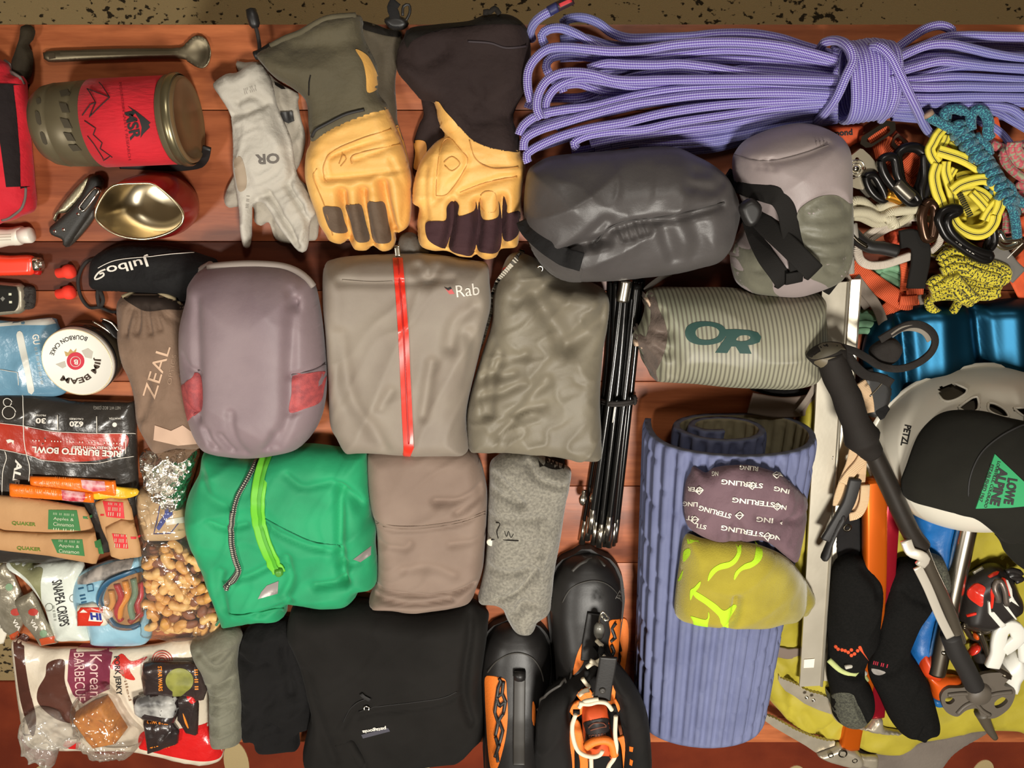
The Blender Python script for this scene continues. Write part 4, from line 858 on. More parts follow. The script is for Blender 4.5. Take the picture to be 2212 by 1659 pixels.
for r_ in (7, 12, 17, 22): t.add('rosette_line', tube(path(hjk, [(350+r_*math.cos(a), 1428+r_*math.sin(a)) for a in np.linspace(math.pi, 2*math.pi+0.2, 12)], 0.0004, 4), 0.0006, 5), gloss('flame_red', (222, 58, 48)))
t.add('red_base', patch(hjk, [(432, 1566), (454, 1562), (477, 1592), (482, 1622), (468, 1640), (420, 1643), (320, 1622), (300, 1612), (310, 1580), (380, 1575)], 0.0007), gloss('jerky_red', (222, 40, 40), (200, 30, 30), 90))
t.add('red_corner', patch(hjk, [(136, 1610), (142, 1600), (175, 1604), (168, 1618), (150, 1617)], 0.0007, False), gloss('jerky_red', (222, 40, 40), (200, 30, 30), 90))

# wrapped orange cake and crumpled wrapper
hc = HF([(165, 1536), (200, 1515), (232, 1502), (250, 1530), (276, 1572), (262, 1590), (212, 1600), (196, 1580)], 0.028, 0.028, rim=0.2, R=0.006, seed=23, smooth=False)
t = Thing('wrapped_cake', 'square golden cake slice in clear wrap lying on the jerky bag', 'cake', P(220, 1560, 0.028))
t.add('cake', hc.geo(n=700), mat('cake_gold', (206, 132, 52), 0.6, 0, (60, (180, 104, 36), 0.8), (200, 0.4, 0.002)))
t.add('clear_wrap', HF([(158, 1520), (185, 1496), (225, 1478), (250, 1500), (285, 1555), (312, 1585), (300, 1612), (270, 1626), (215, 1620), (180, 1600), (170, 1570)], 0.046, 0.022, R=0.022, wr=((0.008, 0.02, 40, 2), (0.005, 0.009, 110, 2)), seed=24).geo(n=2000), film_mat('cake_film', gloss=0.09, rough=0.08))
t.add('label_sliver', patch(hc, [(238, 1600), (262, 1590), (270, 1594), (250, 1606)], 0.001, False), mat('label_brown', (110, 72, 40), 0.7))
t = Thing('empty_wrapper', 'crumpled clear plastic wrapper hanging over the front table edge', 'wrapper', P(95, 1590))
hcw = HF([(62, 1540), (90, 1528), (125, 1538), (140, 1560), (175, 1580), (170, 1600), (135, 1608), (122, 1640), (116, 1652), (90, 1645), (60, 1620), (42, 1590), (46, 1560)], 0.030, 0.024, R=0.022, wr=((0.012, 0.02, 30, 2), (0.007, 0.009, 120, 2)), seed=25)
t.add('film', hcw.geo(n=2200), film_mat('wrapper_film', gloss=0.09, rough=0.1, haze=0.22))

# fruit snack packs: dark wrappers with orange lettering
dk = gloss('snack_dark', (44, 38, 38), (70, 54, 50), 60); ol = mat('print_orange', (238, 140, 44), 0.5)
def snack(out, z, lb, words, extra):
    h = HF(out, 0.018, z, R=0.014, wr=((0.004, 0.018, 70, 2),), seed=int(z*900), smooth=False); t = Thing('fruit_snack_pack', lb, 'snack pack', P(out[0][0]+40, out[0][1]+30, z), 'fruit snack packs'); t.add('wrapper', h.geo(n=700), dk)
    for w, c, wd_, hh_, a in words: t.add('lettering', text_on(h, w, c, wd_, hh_, a, 0.03), ol)
    for q, m_, nm in extra: t.add(nm, patch(h, q, 0.0006), m_)
snack([(310, 1432), (330, 1428), (400, 1428), (430, 1432), (442, 1460), (448, 1490), (440, 1512), (400, 1500), (312, 1500), (306, 1460)], 0.030, 'dark fruit snack pack with plain green print, uppermost on the jerky bag', [('STAR WARS', (346, 1466), 54, 9, 88), (BARS[:9], (424, 1468), 44, 8, 88)], [(circ(388, 1470, 30, 18, 27), mat('print_olive', (150, 150, 72), 0.45, 0, (50, (110, 112, 50), 0.8)), 'green_print')])
snack([(288, 1506), (320, 1496), (384, 1500), (386, 1540), (378, 1560), (310, 1552), (292, 1535)], 0.036, 'dark fruit snack pack with plain grey print, middle one on the jerky bag', [], [([(294, 1512), (322, 1502), (380, 1506), (376, 1548), (330, 1546), (300, 1536)], mat('print_silver', (200, 198, 192), 0.4, 0, (40, (90, 88, 86), 1.0)), 'grey_print')])
snack([(384, 1500), (424, 1492), (430, 1520), (428, 1585), (402, 1580), (384, 1550)], 0.030, 'narrow dark fruit snack pack with red print beside the sage roll', [], [([(404, 1498), (424, 1494), (426, 1510), (416, 1520), (406, 1512)], gloss('jerky_red', (222, 40, 40), (200, 30, 30), 90), 'red_print'), ([(395, 1540), (404, 1560), (408, 1575), (400, 1562)], ol, 'orange_print')])
snack([(310, 1554), (372, 1556), (388, 1580), (385, 1605), (320, 1625), (316, 1590)], 0.034, 'dark fruit snack pack with lettering along both edges, lowest on the jerky bag', [('STAR WARS', (338, 1560), 52, 9, 184), ('STAR WARS', (348, 1614), 56, 9, -12)], [])
# ================================================================ gloves
G = lambda pts: cr(430, 0, 2.911, pts)
leather = mat('tan_leather', (240, 188, 104), 0.55, 0, (12, (222, 164, 80), 0.8), (40, 0.35, 0.004), (250, 0.3, 0.001), 0.1)
leather2 = mat('tan_leather_edge', (204, 146, 70), 0.55, 0, (12, (184, 126, 56), 0.8), (60, 0.3, 0.003))
olive = fabric('glove_olive', (92, 84, 62), (76, 69, 50)); brownf = fabric('glove_brown', (52, 41, 39), (42, 32, 31)); patch_g = fabric('glove_patch', (104, 84, 66), (92, 74, 58)); patch_p = fabric('glove_plum', (72, 48, 50), (58, 38, 42))
lining = fabric('glove_lining', (36, 32, 28))
# under glove of the olive pair
t = Thing('work_glove', 'olive gauntlet leather glove lying under its mate', 'glove', P(830, 300), 'olive gauntlet gloves')
hu = HF(G([(1000, 140), (1100, 150), (1180, 180), (1270, 195), (1275, 300), (1235, 500), (1245, 700), (1250, 770), (1300, 930), (1330, 1100), (1320, 1380), (1230, 1440), (1060, 1100), (1000, 700), (950, 300)]), 0.020, 0.0, R=0.014, wr=((0.003, 0.02, 80, 3),), seed=31)
t.add('gauntlet', hu.geo(n=1500), fabric('glove_olive_b', (84, 74, 56), (66, 58, 44)))
t.add('cuff_lining', patch(hu, G([(1020, 135), (1100, 150), (1180, 182), (1265, 200), (1262, 232), (1180, 225), (1100, 205), (1030, 180)]), 0.001), lining)
t.add('palm', patch(hu, G([(1240, 790), (1300, 940), (1328, 1100), (1318, 1370), (1240, 1420), (1180, 1100)]), 0.0012), leather2)
# olive glove on top
t = Thing('work_glove', 'olive gauntlet glove with tan leather hand and grey finger patches, on top', 'glove', P(700, 330), 'olive gauntlet gloves')
hg1 = HF(G([(640, 200), (800, 112), (985, 90), (1030, 130), (1042, 240), (1120, 420), (1130, 580), (1180, 650), (1195, 690), (1240, 800), (1290, 930), (1335, 1100), (1338, 1200), (1325, 1400), (1260, 1462), (1232, 1462), (1240, 1500), (1220, 1560), (1160, 1576), (1105, 1542), (1085, 1547), (1060, 1570), (990, 1566), (958, 1520), (945, 1498), (900, 1530), (830, 1510), (800, 1462), (760, 1400), (740, 1330), (700, 1220), (672, 1100), (680, 960), (706, 890), (695, 780), (680, 640), (600, 560), (500, 500), (420, 420), (372, 345), (450, 290), (540, 240)]), 0.046, 0.004, rim=0.3, R=0.020, seed=32, wr=((0.004, 0.05, 30, 3), (0.0015, 0.018, 10, 3)),
    cre=((G([(905, 1205), (915, 1300), (945, 1490)]), -0.016, 0.0055), (G([(1035, 1195), (1040, 1300), (1090, 1530)]), -0.016, 0.0055), (G([(1160, 1150), (1185, 1300), (1228, 1480)]), -0.018, 0.006), (G([(800, 1120), (900, 1110), (1080, 1090), (1280, 1070)]), -0.003, 0.003),
         (G([(840, 980), (960, 930), (1200, 860)]), -0.003, 0.003), (G([(830, 1100), (820, 1020), (860, 960), (1000, 910), (1230, 800)]), -0.002, 0.0025), (G([(740, 1050), (780, 1150), (900, 1160), (1080, 1140), (1280, 1080)]), 0.003, 0.005), (G([(1210, 1000), (1290, 1200), (1280, 1400)]), -0.003, 0.004), (G([(710, 890), (900, 775), (1190, 685)]), -0.004, 0.004), (G([(600, 300), (800, 280), (1000, 250)]), -0.006, 0.008), (G([(450, 420), (600, 450), (800, 440)]), 0.006, 0.012), (G([(980, 1000), (1100, 960), (1250, 900)]), -0.003, 0.003)))
gi_, go_ = split(hg1.geo(n=5200), G([(300, 0), (1100, 0), (1300, 560), (1250, 664), (1190, 682), (1060, 715), (900, 778), (800, 830), (712, 888), (600, 860), (200, 500)])); t.add('hand', go_, leather); t.add('gauntlet_back', gi_, olive)
t.add('gauntlet', patch(hg1, G([(642, 203), (800, 116), (984, 94), (1028, 134), (1038, 240), (1116, 420), (1126, 580), (1176, 650), (1190, 682), (1060, 715), (900, 778), (800, 830), (710, 888), (697, 780), (684, 640), (602, 558), (502, 498), (424, 420), (378, 346), (452, 292), (542, 243)]), 0.0014, True), olive)
gs = Surf(lambda x, y: hg1.top(x, y)+0.0014)
t.add('leather_tab', patch(gs, G([(985, 310), (1060, 350), (1110, 440), (1130, 510), (1120, 560), (1060, 580), (1050, 480), (1030, 390)]), 0.001), leather)
t.add('wrist_zip', tube(path(gs, G([(712, 860), (730, 820), (800, 780), (920, 720), (1040, 690)]), 0.001), 0.0018, 6), black_rub)
t.add('seam', tube(path(gs, G([(690, 600), (692, 520), (700, 470)]), 0.0), 0.0008, 5), lining)
for q in ([(780, 1305), (835, 1300), (890, 1310), (915, 1390), (935, 1455), (880, 1466), (832, 1450), (800, 1390)], [(922, 1295), (970, 1288), (1020, 1290), (1050, 1400), (1075, 1500), (1040, 1524), (985, 1510), (955, 1400)], [(1060, 1275), (1110, 1272), (1165, 1275), (1190, 1390), (1208, 1512), (1130, 1530), (1092, 1500), (1072, 1390)]):
    t.add('finger_patch', patch(hg1, G(q), 0.0012), patch_g)
for q in ([(740, 1060), (720, 1120), (790, 1300), (840, 1480)], [(960, 1030), (965, 980), (1100, 940), (1270, 905)], [(800, 1150), (780, 1060), (830, 960), (1000, 880), (1210, 810)], [(880, 1030), (905, 975), (925, 1000), (890, 1045)]):
    t.add('stitching', tube(path(hg1, G(q), 0.0), 0.0007, 5), leather2)
t.add('hem', tube(path(hg1, G([(450, 292), (540, 243), (640, 204), (800, 118), (985, 97)]), 0.002), 0.0035, 7), olive)
t.add('draw_cord', tube(zpath([(p[0], p[1], 0.02) for p in G([(375, 355), (380, 290), (365, 200), (348, 150)])]), 0.0022, 7), cord_b)
t.add('cord_toggle', lathe(P(*G([(355, 175)])[0], 0.02), Vector(P(*G([(325, 60)])[0], 0.02))-Vector(P(*G([(355, 175)])[0], 0.02)), [(0, 0), (0.0, 0.004), (0.004, 0.0062), (0.012, 0.0066), (0.020, 0.0055), (0.0215, 0)], 20), black_pl)
t.add('cord_lock', tube(zpath([(p[0], p[1], 0.022) for p in G([(350, 350), (400, 330), (460, 290)])]), 0.005, 8), black_pl)
t.add('wrist_loop', ribbon(zpath([(p[0], p[1], 0.03) for p in G([(1225, 175), (1230, 100), (1215, 50), (1240, 5)])]), 0.012, 0.003), black_cloth)
t.add('loop_buckle', HF(G([(1165, 120), (1225, 95), (1290, 110), (1320, 150), (1290, 185), (1220, 190), (1180, 160)]), 0.012, 0.02, R=0.006).geo(n=200), black_pl)
t.add('loop_ring', tube(zpath([(p[0], p[1], 0.034) for p in G([(1280, 100), (1285, 40), (1320, 30), (1325, 80), (1300, 130)])]), 0.0016, 6), black_pl)

# brown pair
t = Thing('work_glove', 'dark brown gauntlet glove lying under its mate, thumb side showing', 'glove', P(920, 250), 'brown gauntlet gloves')
hu2 = HF(G([(1400, 600), (1480, 600), (1600, 800), (1500, 1000), (1400, 1080), (1345, 1060), (1355, 960), (1350, 890), (1385, 780), (1412, 720)]), 0.016, 0.0, R=0.012, wr=((0.003, 0.02, 60, 2),), seed=33)
t.add('gauntlet', hu2.geo(n=900), brownf)
t.add('thumb_leather', patch(hu2, G([(1350, 888), (1420, 890), (1430, 960), (1390, 1060), (1350, 1056), (1360, 960)]), 0.001), leather2)
t = Thing('work_glove', 'dark brown gauntlet glove with tan leather and plum finger patches, on top', 'glove', P(1000, 330), 'brown gauntlet gloves')
hg2 = HF(G([(1290, 235), (1330, 175), (1500, 152), (1700, 130), (1800, 92), (1950, 92), (2040, 150), (2078, 230), (2085, 400), (2050, 560), (1992, 680), (1975, 760), (2012, 850), (2022, 955), (2046, 1000), (2052, 1080), (2032, 1180), (2024, 1330), (2012, 1500), (1990, 1550), (1900, 1562), (1870, 1610), (1800, 1626), (1742, 1595), (1720, 1612), (1640, 1606), (1560, 1572), (1470, 1570), (1390, 1530), (1374, 1400), (1384, 1300), (1348, 1282), (1344, 1200), (1362, 1100), (1400, 1000), (1480, 900), (1545, 852), (1520, 800), (1500, 740), (1480, 650), (1400, 630), (1370, 600), (1310, 530), (1250, 450), (1248, 330)]), 0.050, 0.004, rim=0.3, R=0.020, seed=34, wr=((0.004, 0.05, 20, 3), (0.002, 0.018, 0, 3)),
    cre=((G([(1595, 1270), (1590, 1400), (1560, 1540)]), -0.014, 0.0055), (G([(1752, 1270), (1760, 1400), (1735, 1580)]), -0.014, 0.0055), (G([(1908, 1245), (1905, 1380), (1895, 1560)]), -0.014, 0.0055), (G([(1720, 760), (1850, 740), (1980, 720)]), -0.008, 0.006), (G([(1680, 700), (1780, 600), (1740, 540)]), -0.005, 0.006), (G([(1820, 680), (1900, 660), (1990, 600)]), -0.006, 0.006), (G([(1300, 350), (1400, 420), (1550, 320)]), -0.006, 0.008), (G([(1490, 1230), (1520, 900), (1580, 870), (1690, 1000), (1560, 1220), (1490, 1230)]), -0.003, 0.003), (G([(1640, 1210), (1850, 1130), (2000, 1100)]), -0.004, 0.004), (G([(1480, 1270), (1700, 1050), (2020, 1040)]), -0.002, 0.0035), (G([(1430, 1060), (1420, 1200), (1440, 1380)]), -0.004, 0.004)), bumps=((1000, 345, 0.004, 0.02),))
gi_, go_ = split(hg2.geo(n=5200), G([(1100, 0), (2200, 0), (2200, 900), (2016, 950), (1920, 945), (1820, 925), (1720, 880), (1640, 800), (1590, 760), (1545, 700), (1482, 640), (1300, 700), (1150, 500)])); t.add('hand', go_, leather); t.add('gauntlet_back', gi_, brownf)
t.add('gauntlet', patch(hg2, G([(1294, 238), (1334, 179), (1500, 156), (1700, 134), (1800, 96), (1948, 96), (2036, 153), (2074, 232), (2081, 400), (2046, 558), (1988, 678), (1971, 760), (2008, 850), (2016, 950), (1920, 945), (1820, 925), (1720, 880), (1640, 800), (1590, 760), (1545, 700), (1482, 640), (1402, 626), (1374, 598), (1314, 530), (1255, 450), (1252, 332)]), 0.0014), brownf)
g2s = Surf(lambda x, y: hg2.top(x, y)+0.0014)
t.add('pull_tab', patch(g2s, G([(1480, 655), (1505, 640), (1545, 695), (1630, 800), (1560, 830), (1510, 800), (1530, 770)]), 0.001), leather)
for q in ([(1426, 1402), (1490, 1390), (1552, 1384), (1560, 1300), (1600, 1268), (1600, 1400), (1560, 1540), (1530, 1560), (1440, 1505)], [(1602, 1268), (1634, 1292), (1632, 1358), (1730, 1325), (1742, 1268), (1758, 1400), (1728, 1590), (1650, 1600), (1572, 1555), (1600, 1400)], [(1760, 1270), (1784, 1378), (1880, 1364), (1885, 1265), (1905, 1400), (1890, 1570), (1800, 1590), (1745, 1540)], [(1912, 1242), (1936, 1292), (1940, 1342), (2018, 1332), (2004, 1478), (1912, 1500)]):
    t.add('finger_patch', patch(hg2, G(q), 0.0012), patch_p)
for q in ([(1490, 1230), (1500, 1050), (1530, 900), (1580, 870), (1640, 940), (1690, 1010), (1640, 1120), (1560, 1222), (1490, 1230)], [(1540, 1020), (1590, 985), (1640, 1030), (1590, 1075), (1545, 1040)], [(1770, 1230), (1800, 1205), (1860, 1215), (1870, 1320), (1820, 1335), (1780, 1310), (1770, 1230)], [(1700, 880), (1740, 1000), (1850, 1060), (2010, 1050)], [(1640, 1210), (1800, 1150), (2000, 1110)]):
    t.add('stitching', tube(path(hg2, G(q), 0.0), 0.0007, 5), leather2)
t.add('cuff_lining', patch(g2s, G([(1292, 238), (1334, 180), (1500, 152), (1700, 132), (1800, 96), (1948, 96), (2034, 150), (1900, 150), (1700, 160), (1500, 190), (1350, 250), (1310, 300)]), 0.001), lining)
t.add('cuff_loop', tube(zpath([(p[0], p[1], 0.045) for p in G([(1800, 95), (1800, 70), (1830, 75), (1860, 50), (1890, 90)])]), 0.003, 7), lining)
t.add('seam', tube(path(g2s, G([(1690, 260), (1830, 270), (1930, 300), (2060, 290)]), 0.0), 0.0012, 5), mat('brown_seam', (50, 40, 44), 0.7))

# pale liner gloves
lin = fabric('liner_grey', (196, 190, 178), (176, 170, 158)); lin_d = fabric('liner_tip', (168, 160, 146), (150, 142, 128))
t = Thing('liner_glove', 'pale grey liner glove lying underneath its mate', 'glove', P(600, 300), 'pale grey liner gloves')
hl1 = HF(G([(232, 400), (290, 392), (400, 392), (440, 460), (520, 530), (625, 590), (622, 640), (640, 740), (668, 850), (660, 950), (630, 1040), (610, 1100), (700, 1200), (755, 1350), (755, 1395), (742, 1500), (690, 1515), (560, 1530), (480, 1500), (440, 1400), (390, 1420), (350, 1392), (340, 1300), (240, 1300), (190, 1306), (160, 1270), (175, 1190), (230, 1080), (300, 900), (300, 600)]), 0.012, 0.0, R=0.012, wr=((0.003, 0.015, 60, 3),), cre=((G([(560, 530), (580, 700), (620, 850)]), -0.004, 0.004), (G([(470, 1500), (450, 1380)]), -0.004, 0.004)), seed=35)
t.add('glove_body', hl1.geo(n=2200), lin_d)
t.add('cuff_clip', patch(hl1, G([(515, 705), (590, 700), (600, 760), (565, 775), (530, 760)]), 0.003, False), black_pl)
t.add('cuff_tag', patch(hl1, G([(475, 515), (530, 540), (545, 560), (520, 560), (480, 535)]), 0.001, False), black_pl)
t = Thing('liner_glove', 'pale grey liner glove with dark logo lying on its mate', 'glove', P(570, 330), 'pale grey liner gloves')
hl2 = HF(G([(92, 528), (170, 465), (240, 455), (320, 400), (380, 395), (425, 450), (465, 540), (490, 660), (530, 760), (580, 880), (600, 1000), (620, 1100), (680, 1200), (730, 1300), (735, 1345), (700, 1400), (690, 1520), (672, 1578), (630, 1580), (560, 1500), (500, 1420), (450, 1330), (400, 1270), (340, 1290), (335, 1340), (330, 1500), (315, 1556), (282, 1550), (262, 1450), (255, 1330), (238, 1200), (216, 1060), (216, 900), (205, 750), (180, 680), (130, 600)]), 0.022, 0.009, R=0.013, wr=((0.004, 0.025, 75, 3), (0.002, 0.01, 30, 3)), seed=36, bumps=((570, 345, 0.006, 0.03),),
    cre=((G([(440, 1210), (520, 1350), (620, 1540)]), -0.009, 0.004), (G([(560, 1170), (640, 1300), (690, 1420)]), -0.008, 0.004), (G([(340, 1290), (370, 1240), (420, 1230)]), -0.006, 0.004), (G([(200, 720), (280, 710), (400, 670)]), -0.006, 0.005), (G([(250, 640), (320, 600), (420, 640)]), -0.005, 0.006), (G([(480, 660), (520, 800), (570, 930)]), -0.005, 0.005), (G([(560, 960), (590, 1060), (570, 1150)]), -0.004, 0.004), (G([(380, 700), (430, 800), (500, 900)]), 0.004, 0.008)))
t.add('glove_body', hl2.geo(n=4200), lin)
t.add('logo', text_on(hl2, 'OR', G([(430, 1000)])[0], 52, 22, 176, 0.035), mat('logo_grey', (104, 98, 92), 0.8))
t.add('print_mark', text_on(hl2, BARS[:8], G([(318, 555)])[0], 26, 6, -18, 0.0), mat('logo_grey2', (140, 134, 124), 0.8)); t.add('print_mark', text_on(hl2, BARS[3:12], G([(322, 575)])[0], 26, 6, -18, 0.0), mat('logo_grey2', (140, 134, 124), 0.8))
t.add('thumb_patch', patch(hl2, G([(222, 1000), (260, 985), (285, 1040), (300, 1130), (290, 1190), (250, 1200), (228, 1100)]), 0.0006), mat('liner_tan', (170, 152, 130), 0.7))
t.add('finger_print', text_on(hl2, BARS[:8], G([(305, 1270)])[0], 26, 7, -85, 0.0), mat('logo_grey2', (140, 134, 124), 0.8))
# ================================================================ sacks and clothes in the middle
# purple sack with red mesh
S = lambda pts: cr(370, 500, 2.304, pts)
purp = fabric('sack_purple', (138, 120, 124), (122, 104, 110), 0.55, 30, 0.25); purp_d = fabric('sack_purple_dark', (112, 98, 102), (98, 86, 90), 0.6, 30, 0.25)
t = Thing('packed_rucksack', 'purple grey packed sack with red mesh side windows above the green jacket', 'backpack', P(550, 770))
hp = HF([(408, 640), (412, 610), (430, 586), (470, 570), (540, 563), (610, 570), (655, 588), (680, 612), (692, 660), (700, 720), (706, 790), (706, 840), (698, 890), (680, 930), (650, 962), (600, 976), (550, 982), (500, 978), (450, 965), (424, 930), (408, 880), (398, 820), (393, 760), (394, 700)], 0.115, 0.0, rim=0.42, R=0.075, seed=41, wr=((0.004, 0.06, 80, 2),),
    cre=(([(425, 650), (432, 720), (436, 800), (436, 900)], -0.005, 0.007), ([(636, 660), (632, 720), (628, 800), (626, 890), (600, 960)], -0.006, 0.007), ([(395, 770), (412, 790), (434, 802)], -0.004, 0.004), ([(630, 812), (670, 800), (704, 785)], -0.004, 0.004), ([(408, 875), (434, 895)], -0.004, 0.004), ([(628, 892), (670, 880), (696, 868)], -0.004, 0.004), ([(452, 920), (470, 960)], -0.006, 0.005), ([(485, 930), (505, 968)], -0.006, 0.005), ([(510, 880), (515, 930), (530, 975)], -0.004, 0.006), ([(600, 930), (580, 965)], -0.006, 0.005), ([(632, 660), (650, 640), (668, 628)], -0.007, 0.004), ([(624, 628), (640, 670)], -0.006, 0.004)))
t.add('sack_body', hp.geo(n=5200), purp)
for q in ([(398, 804), (410, 806), (432, 808), (438, 850), (434, 888), (412, 876), (402, 850)], [(634, 810), (665, 806), (703, 804), (700, 840), (692, 868), (660, 882), (626, 890), (630, 850)]):
    t.add('mesh_window', patch(hp, q, 0.001), mat('red_mesh', (188, 84, 84), 0.6, 0, (120, (150, 70, 74), 0.9), (900, 0.6, 0.001)))
t.add('top_piping', tube(path(hp, [(404, 625), (412, 598), (434, 582), (480, 574), (545, 571), (610, 576), (650, 592), (676, 618)], 0.002), 0.005, 8), mat('piping_grey', (146, 134, 126), 0.6))
for q in ([(395, 775), (412, 792), (434, 802)], [(630, 810), (672, 802), (704, 786)]): t.add('seam', tube(path(hp, q, 0.0006), 0.0012, 6), purp_d)
t.add('orange_tab', HF([(512, 974), (520, 970), (545, 974), (558, 980), (548, 986), (520, 988)], 0.012, 0.03, R=0.006).geo(n=120), gloss('tab_orange', (244, 62, 36)))

# grey jacket with red zip
J = S
jm = fabric('jacket_grey', (146, 135, 121), (132, 120, 108), 0.62, 22, 0.3)
t = Thing('rain_jacket', 'folded grey rain jacket with bright red zip and white chest logo', 'jacket', P(880, 760))
hr = HF([(702, 575), (720, 560), (770, 552), (858, 548), (900, 546), (960, 552), (1020, 562), (1052, 570), (1058, 610), (1060, 660), (1046, 720), (1034, 770), (1015, 850), (1008, 900), (1012, 968), (960, 976), (890, 974), (860, 974), (790, 968), (752, 966), (728, 930), (715, 900), (712, 820), (706, 720), (700, 640)], 0.075, 0.0, rim=0.35, R=0.032, seed=42, wr=((0.006, 0.08, 75, 2.5), (0.0025, 0.03, 60, 3)),
    cre=((J([(850, 240), (1000, 250), (1200, 245), (1400, 230)]), -0.004, 0.005), (J([(1230, 180), (1280, 240), (1320, 190), (1310, 140)]), -0.008, 0.008), (J([(850, 500), (900, 800), (1000, 950), (1060, 1060)]), -0.006, 0.01), (J([(1500, 370), (1420, 450), (1390, 560)]), -0.008, 0.010), (J([(1300, 640), (1280, 760), (1260, 900)]), -0.006, 0.008), (J([(1480, 500), (1520, 600), (1500, 760)]), -0.007, 0.010), (J([(1100, 780), (1050, 860)]), -0.004, 0.007), (J([(800, 280), (780, 500), (800, 800)]), 0.006, 0.015)))
t.add('jacket_body', hr.geo(n=5600), jm)
zr = mat('zip_red', (232, 56, 40), 0.35, 0, None, None, None, 0, 0.3)
t.add('red_zip', patch(hr, J([(1103, 130), (1152, 130), (1170, 350), (1182, 500), (1190, 700), (1200, 900), (1208, 1088), (1158, 1086), (1148, 900), (1140, 700), (1130, 500), (1118, 320)]), 0.0022, False), zr)
t.add('zip_coil', tube(path(hr, J([(1128, 135), (1142, 320), (1156, 500), (1165, 700), (1174, 900), (1183, 1086)]), 0.0022), 0.0011, 6), mat('zip_dark', (178, 30, 26), 0.4))
t.add('zip_pull', ribbon(zpath([(p[0], p[1], 0.075) for p in J([(1128, 128), (1125, 100), (1122, 70)])]), 0.006, 0.002), silver)
t.add('logo', text_on(hr, 'Rab', J([(1475, 292)])[0], 50, 26, -7, 0.0), white_ink)
t.add('logo_mark', patch(hr, J([(1362, 282), (1380, 295), (1395, 285), (1410, 310), (1385, 312)]), 0.0006, False), mat('logo_pink', (200, 90, 90), 0.7))
t.add('logo_mark', patch(hr, J([(1358, 276), (1376, 282), (1390, 276), (1396, 284), (1376, 292)]), 0.0006, False), ink)
t.add('hem_cord', tube(path(hr, J([(850, 242), (1000, 252), (1100, 248)]), 0.0), 0.0012, 6), jm)
t.add('collar_hood', HF(J([(1140, 20), (1200, 5), (1240, 40), (1290, 100), (1200, 120), (1130, 110)]), 0.03, 0.0, R=0.02, wr=((0.004, 0.02, 40, 2),)).geo(n=400), fabric('hood_grey', (92, 86, 78)))

# olive grey jacket to the right
om = fabric('jacket_olive', (128, 120, 102), (112, 104, 88), 0.55, 26, 0.4)
t = Thing('wind_jacket', 'folded olive grey jacket with a toothed zip along its edge', 'jacket', P(1170, 780))
ho = HF([(1096, 556), (1120, 545), (1160, 560), (1200, 590), (1260, 604), (1300, 622), (1316, 650), (1312, 700), (1302, 760), (1296, 860), (1299, 940), (1296, 985), (1250, 988), (1180, 976), (1100, 970), (1040, 968), (1012, 962), (1008, 900), (1016, 850), (1040, 770), (1062, 700), (1066, 640), (1078, 600)], 0.066, 0.0, rim=0.35, R=0.03, seed=43, wr=((0.007, 0.035, 50, 2.5), (0.003, 0.015, 20, 2)),
    cre=((J([(1720, 340), (1850, 280), (1960, 200)]), -0.008, 0.010), (J([(1800, 300), (1900, 450), (1960, 570)]), -0.009, 0.012), (J([(1960, 570), (2080, 490), (2170, 400)]), -0.009, 0.012), (J([(1600, 560), (1560, 700), (1560, 900)]), -0.008, 0.006), (J([(1640, 600), (1600, 760), (1590, 900)]), -0.007, 0.006), (J([(1500, 760), (1600, 720), (1700, 700)]), -0.007, 0.007), (J([(1640, 1000), (1760, 850), (1870, 730)]), -0.006, 0.008), (J([(1540, 830), (1660, 780), (1760, 740)]), -0.006, 0.006), (J([(1700, 900), (1850, 860)]), -0.005, 0.008), (J([(1600, 700), (1660, 640), (1760, 600)]), -0.006, 0.007), (J([(1900, 300), (2000, 330), (2100, 330)]), 0.006, 0.010)))
t.add('jacket_body', ho.geo(n=5600), om)
zp = path(ho, J([(1745, 98), (1700, 160), (1640, 230), (1610, 290), (1595, 370), (1570, 460), (1545, 540), (1510, 620)]), 0.002, 5)
t.add('zip_tape', ribbon(zp, 0.007, 0.003), fabric('tape_grey', (100, 94, 84)))
tm = mat('zip_teeth', (150, 142, 126), 0.4, 0.3); L = 0; n_teeth = 0
dd = np.linalg.norm(np.diff(zp, axis=0), axis=1).cumsum(); tot = dd[-1]; tv, tf = [], []
for i in range(int(tot/0.0042)):
    s_ = i*0.0042; k = int(np.searchsorted(dd, s_)); a_ = zp[k]; d_ = zp[min(k+1, len(zp)-1)]-zp[max(k-1, 0)]; a = math.atan2(d_[1], d_[0])
    V, F = box(-0.0013, 0.0013, -0.0032, 0.0032, -0.001, 0.0022); R_ = np.array([[math.cos(a), -math.sin(a)], [math.sin(a), math.cos(a)]]); V[:, :2] = V[:, :2]@R_.T; tv.append((V+a_, F))
t.add('zip_teeth', join(*tv)[:2], tm, smooth=False, kind='stuff')
t.add('cord_eyelet', lathe(on(ho, *J([(1835, 185)])[0]), (0, 0, 1), [(0, 0.0045), (0.0015, 0.0045), (0.0015, 0.0022), (0, 0.002)], 20), silver)
t.add('red_lining', patch(ho, J([(1640, 190), (1690, 160), (1680, 180), (1650, 205)]), 0.001, False), zr)

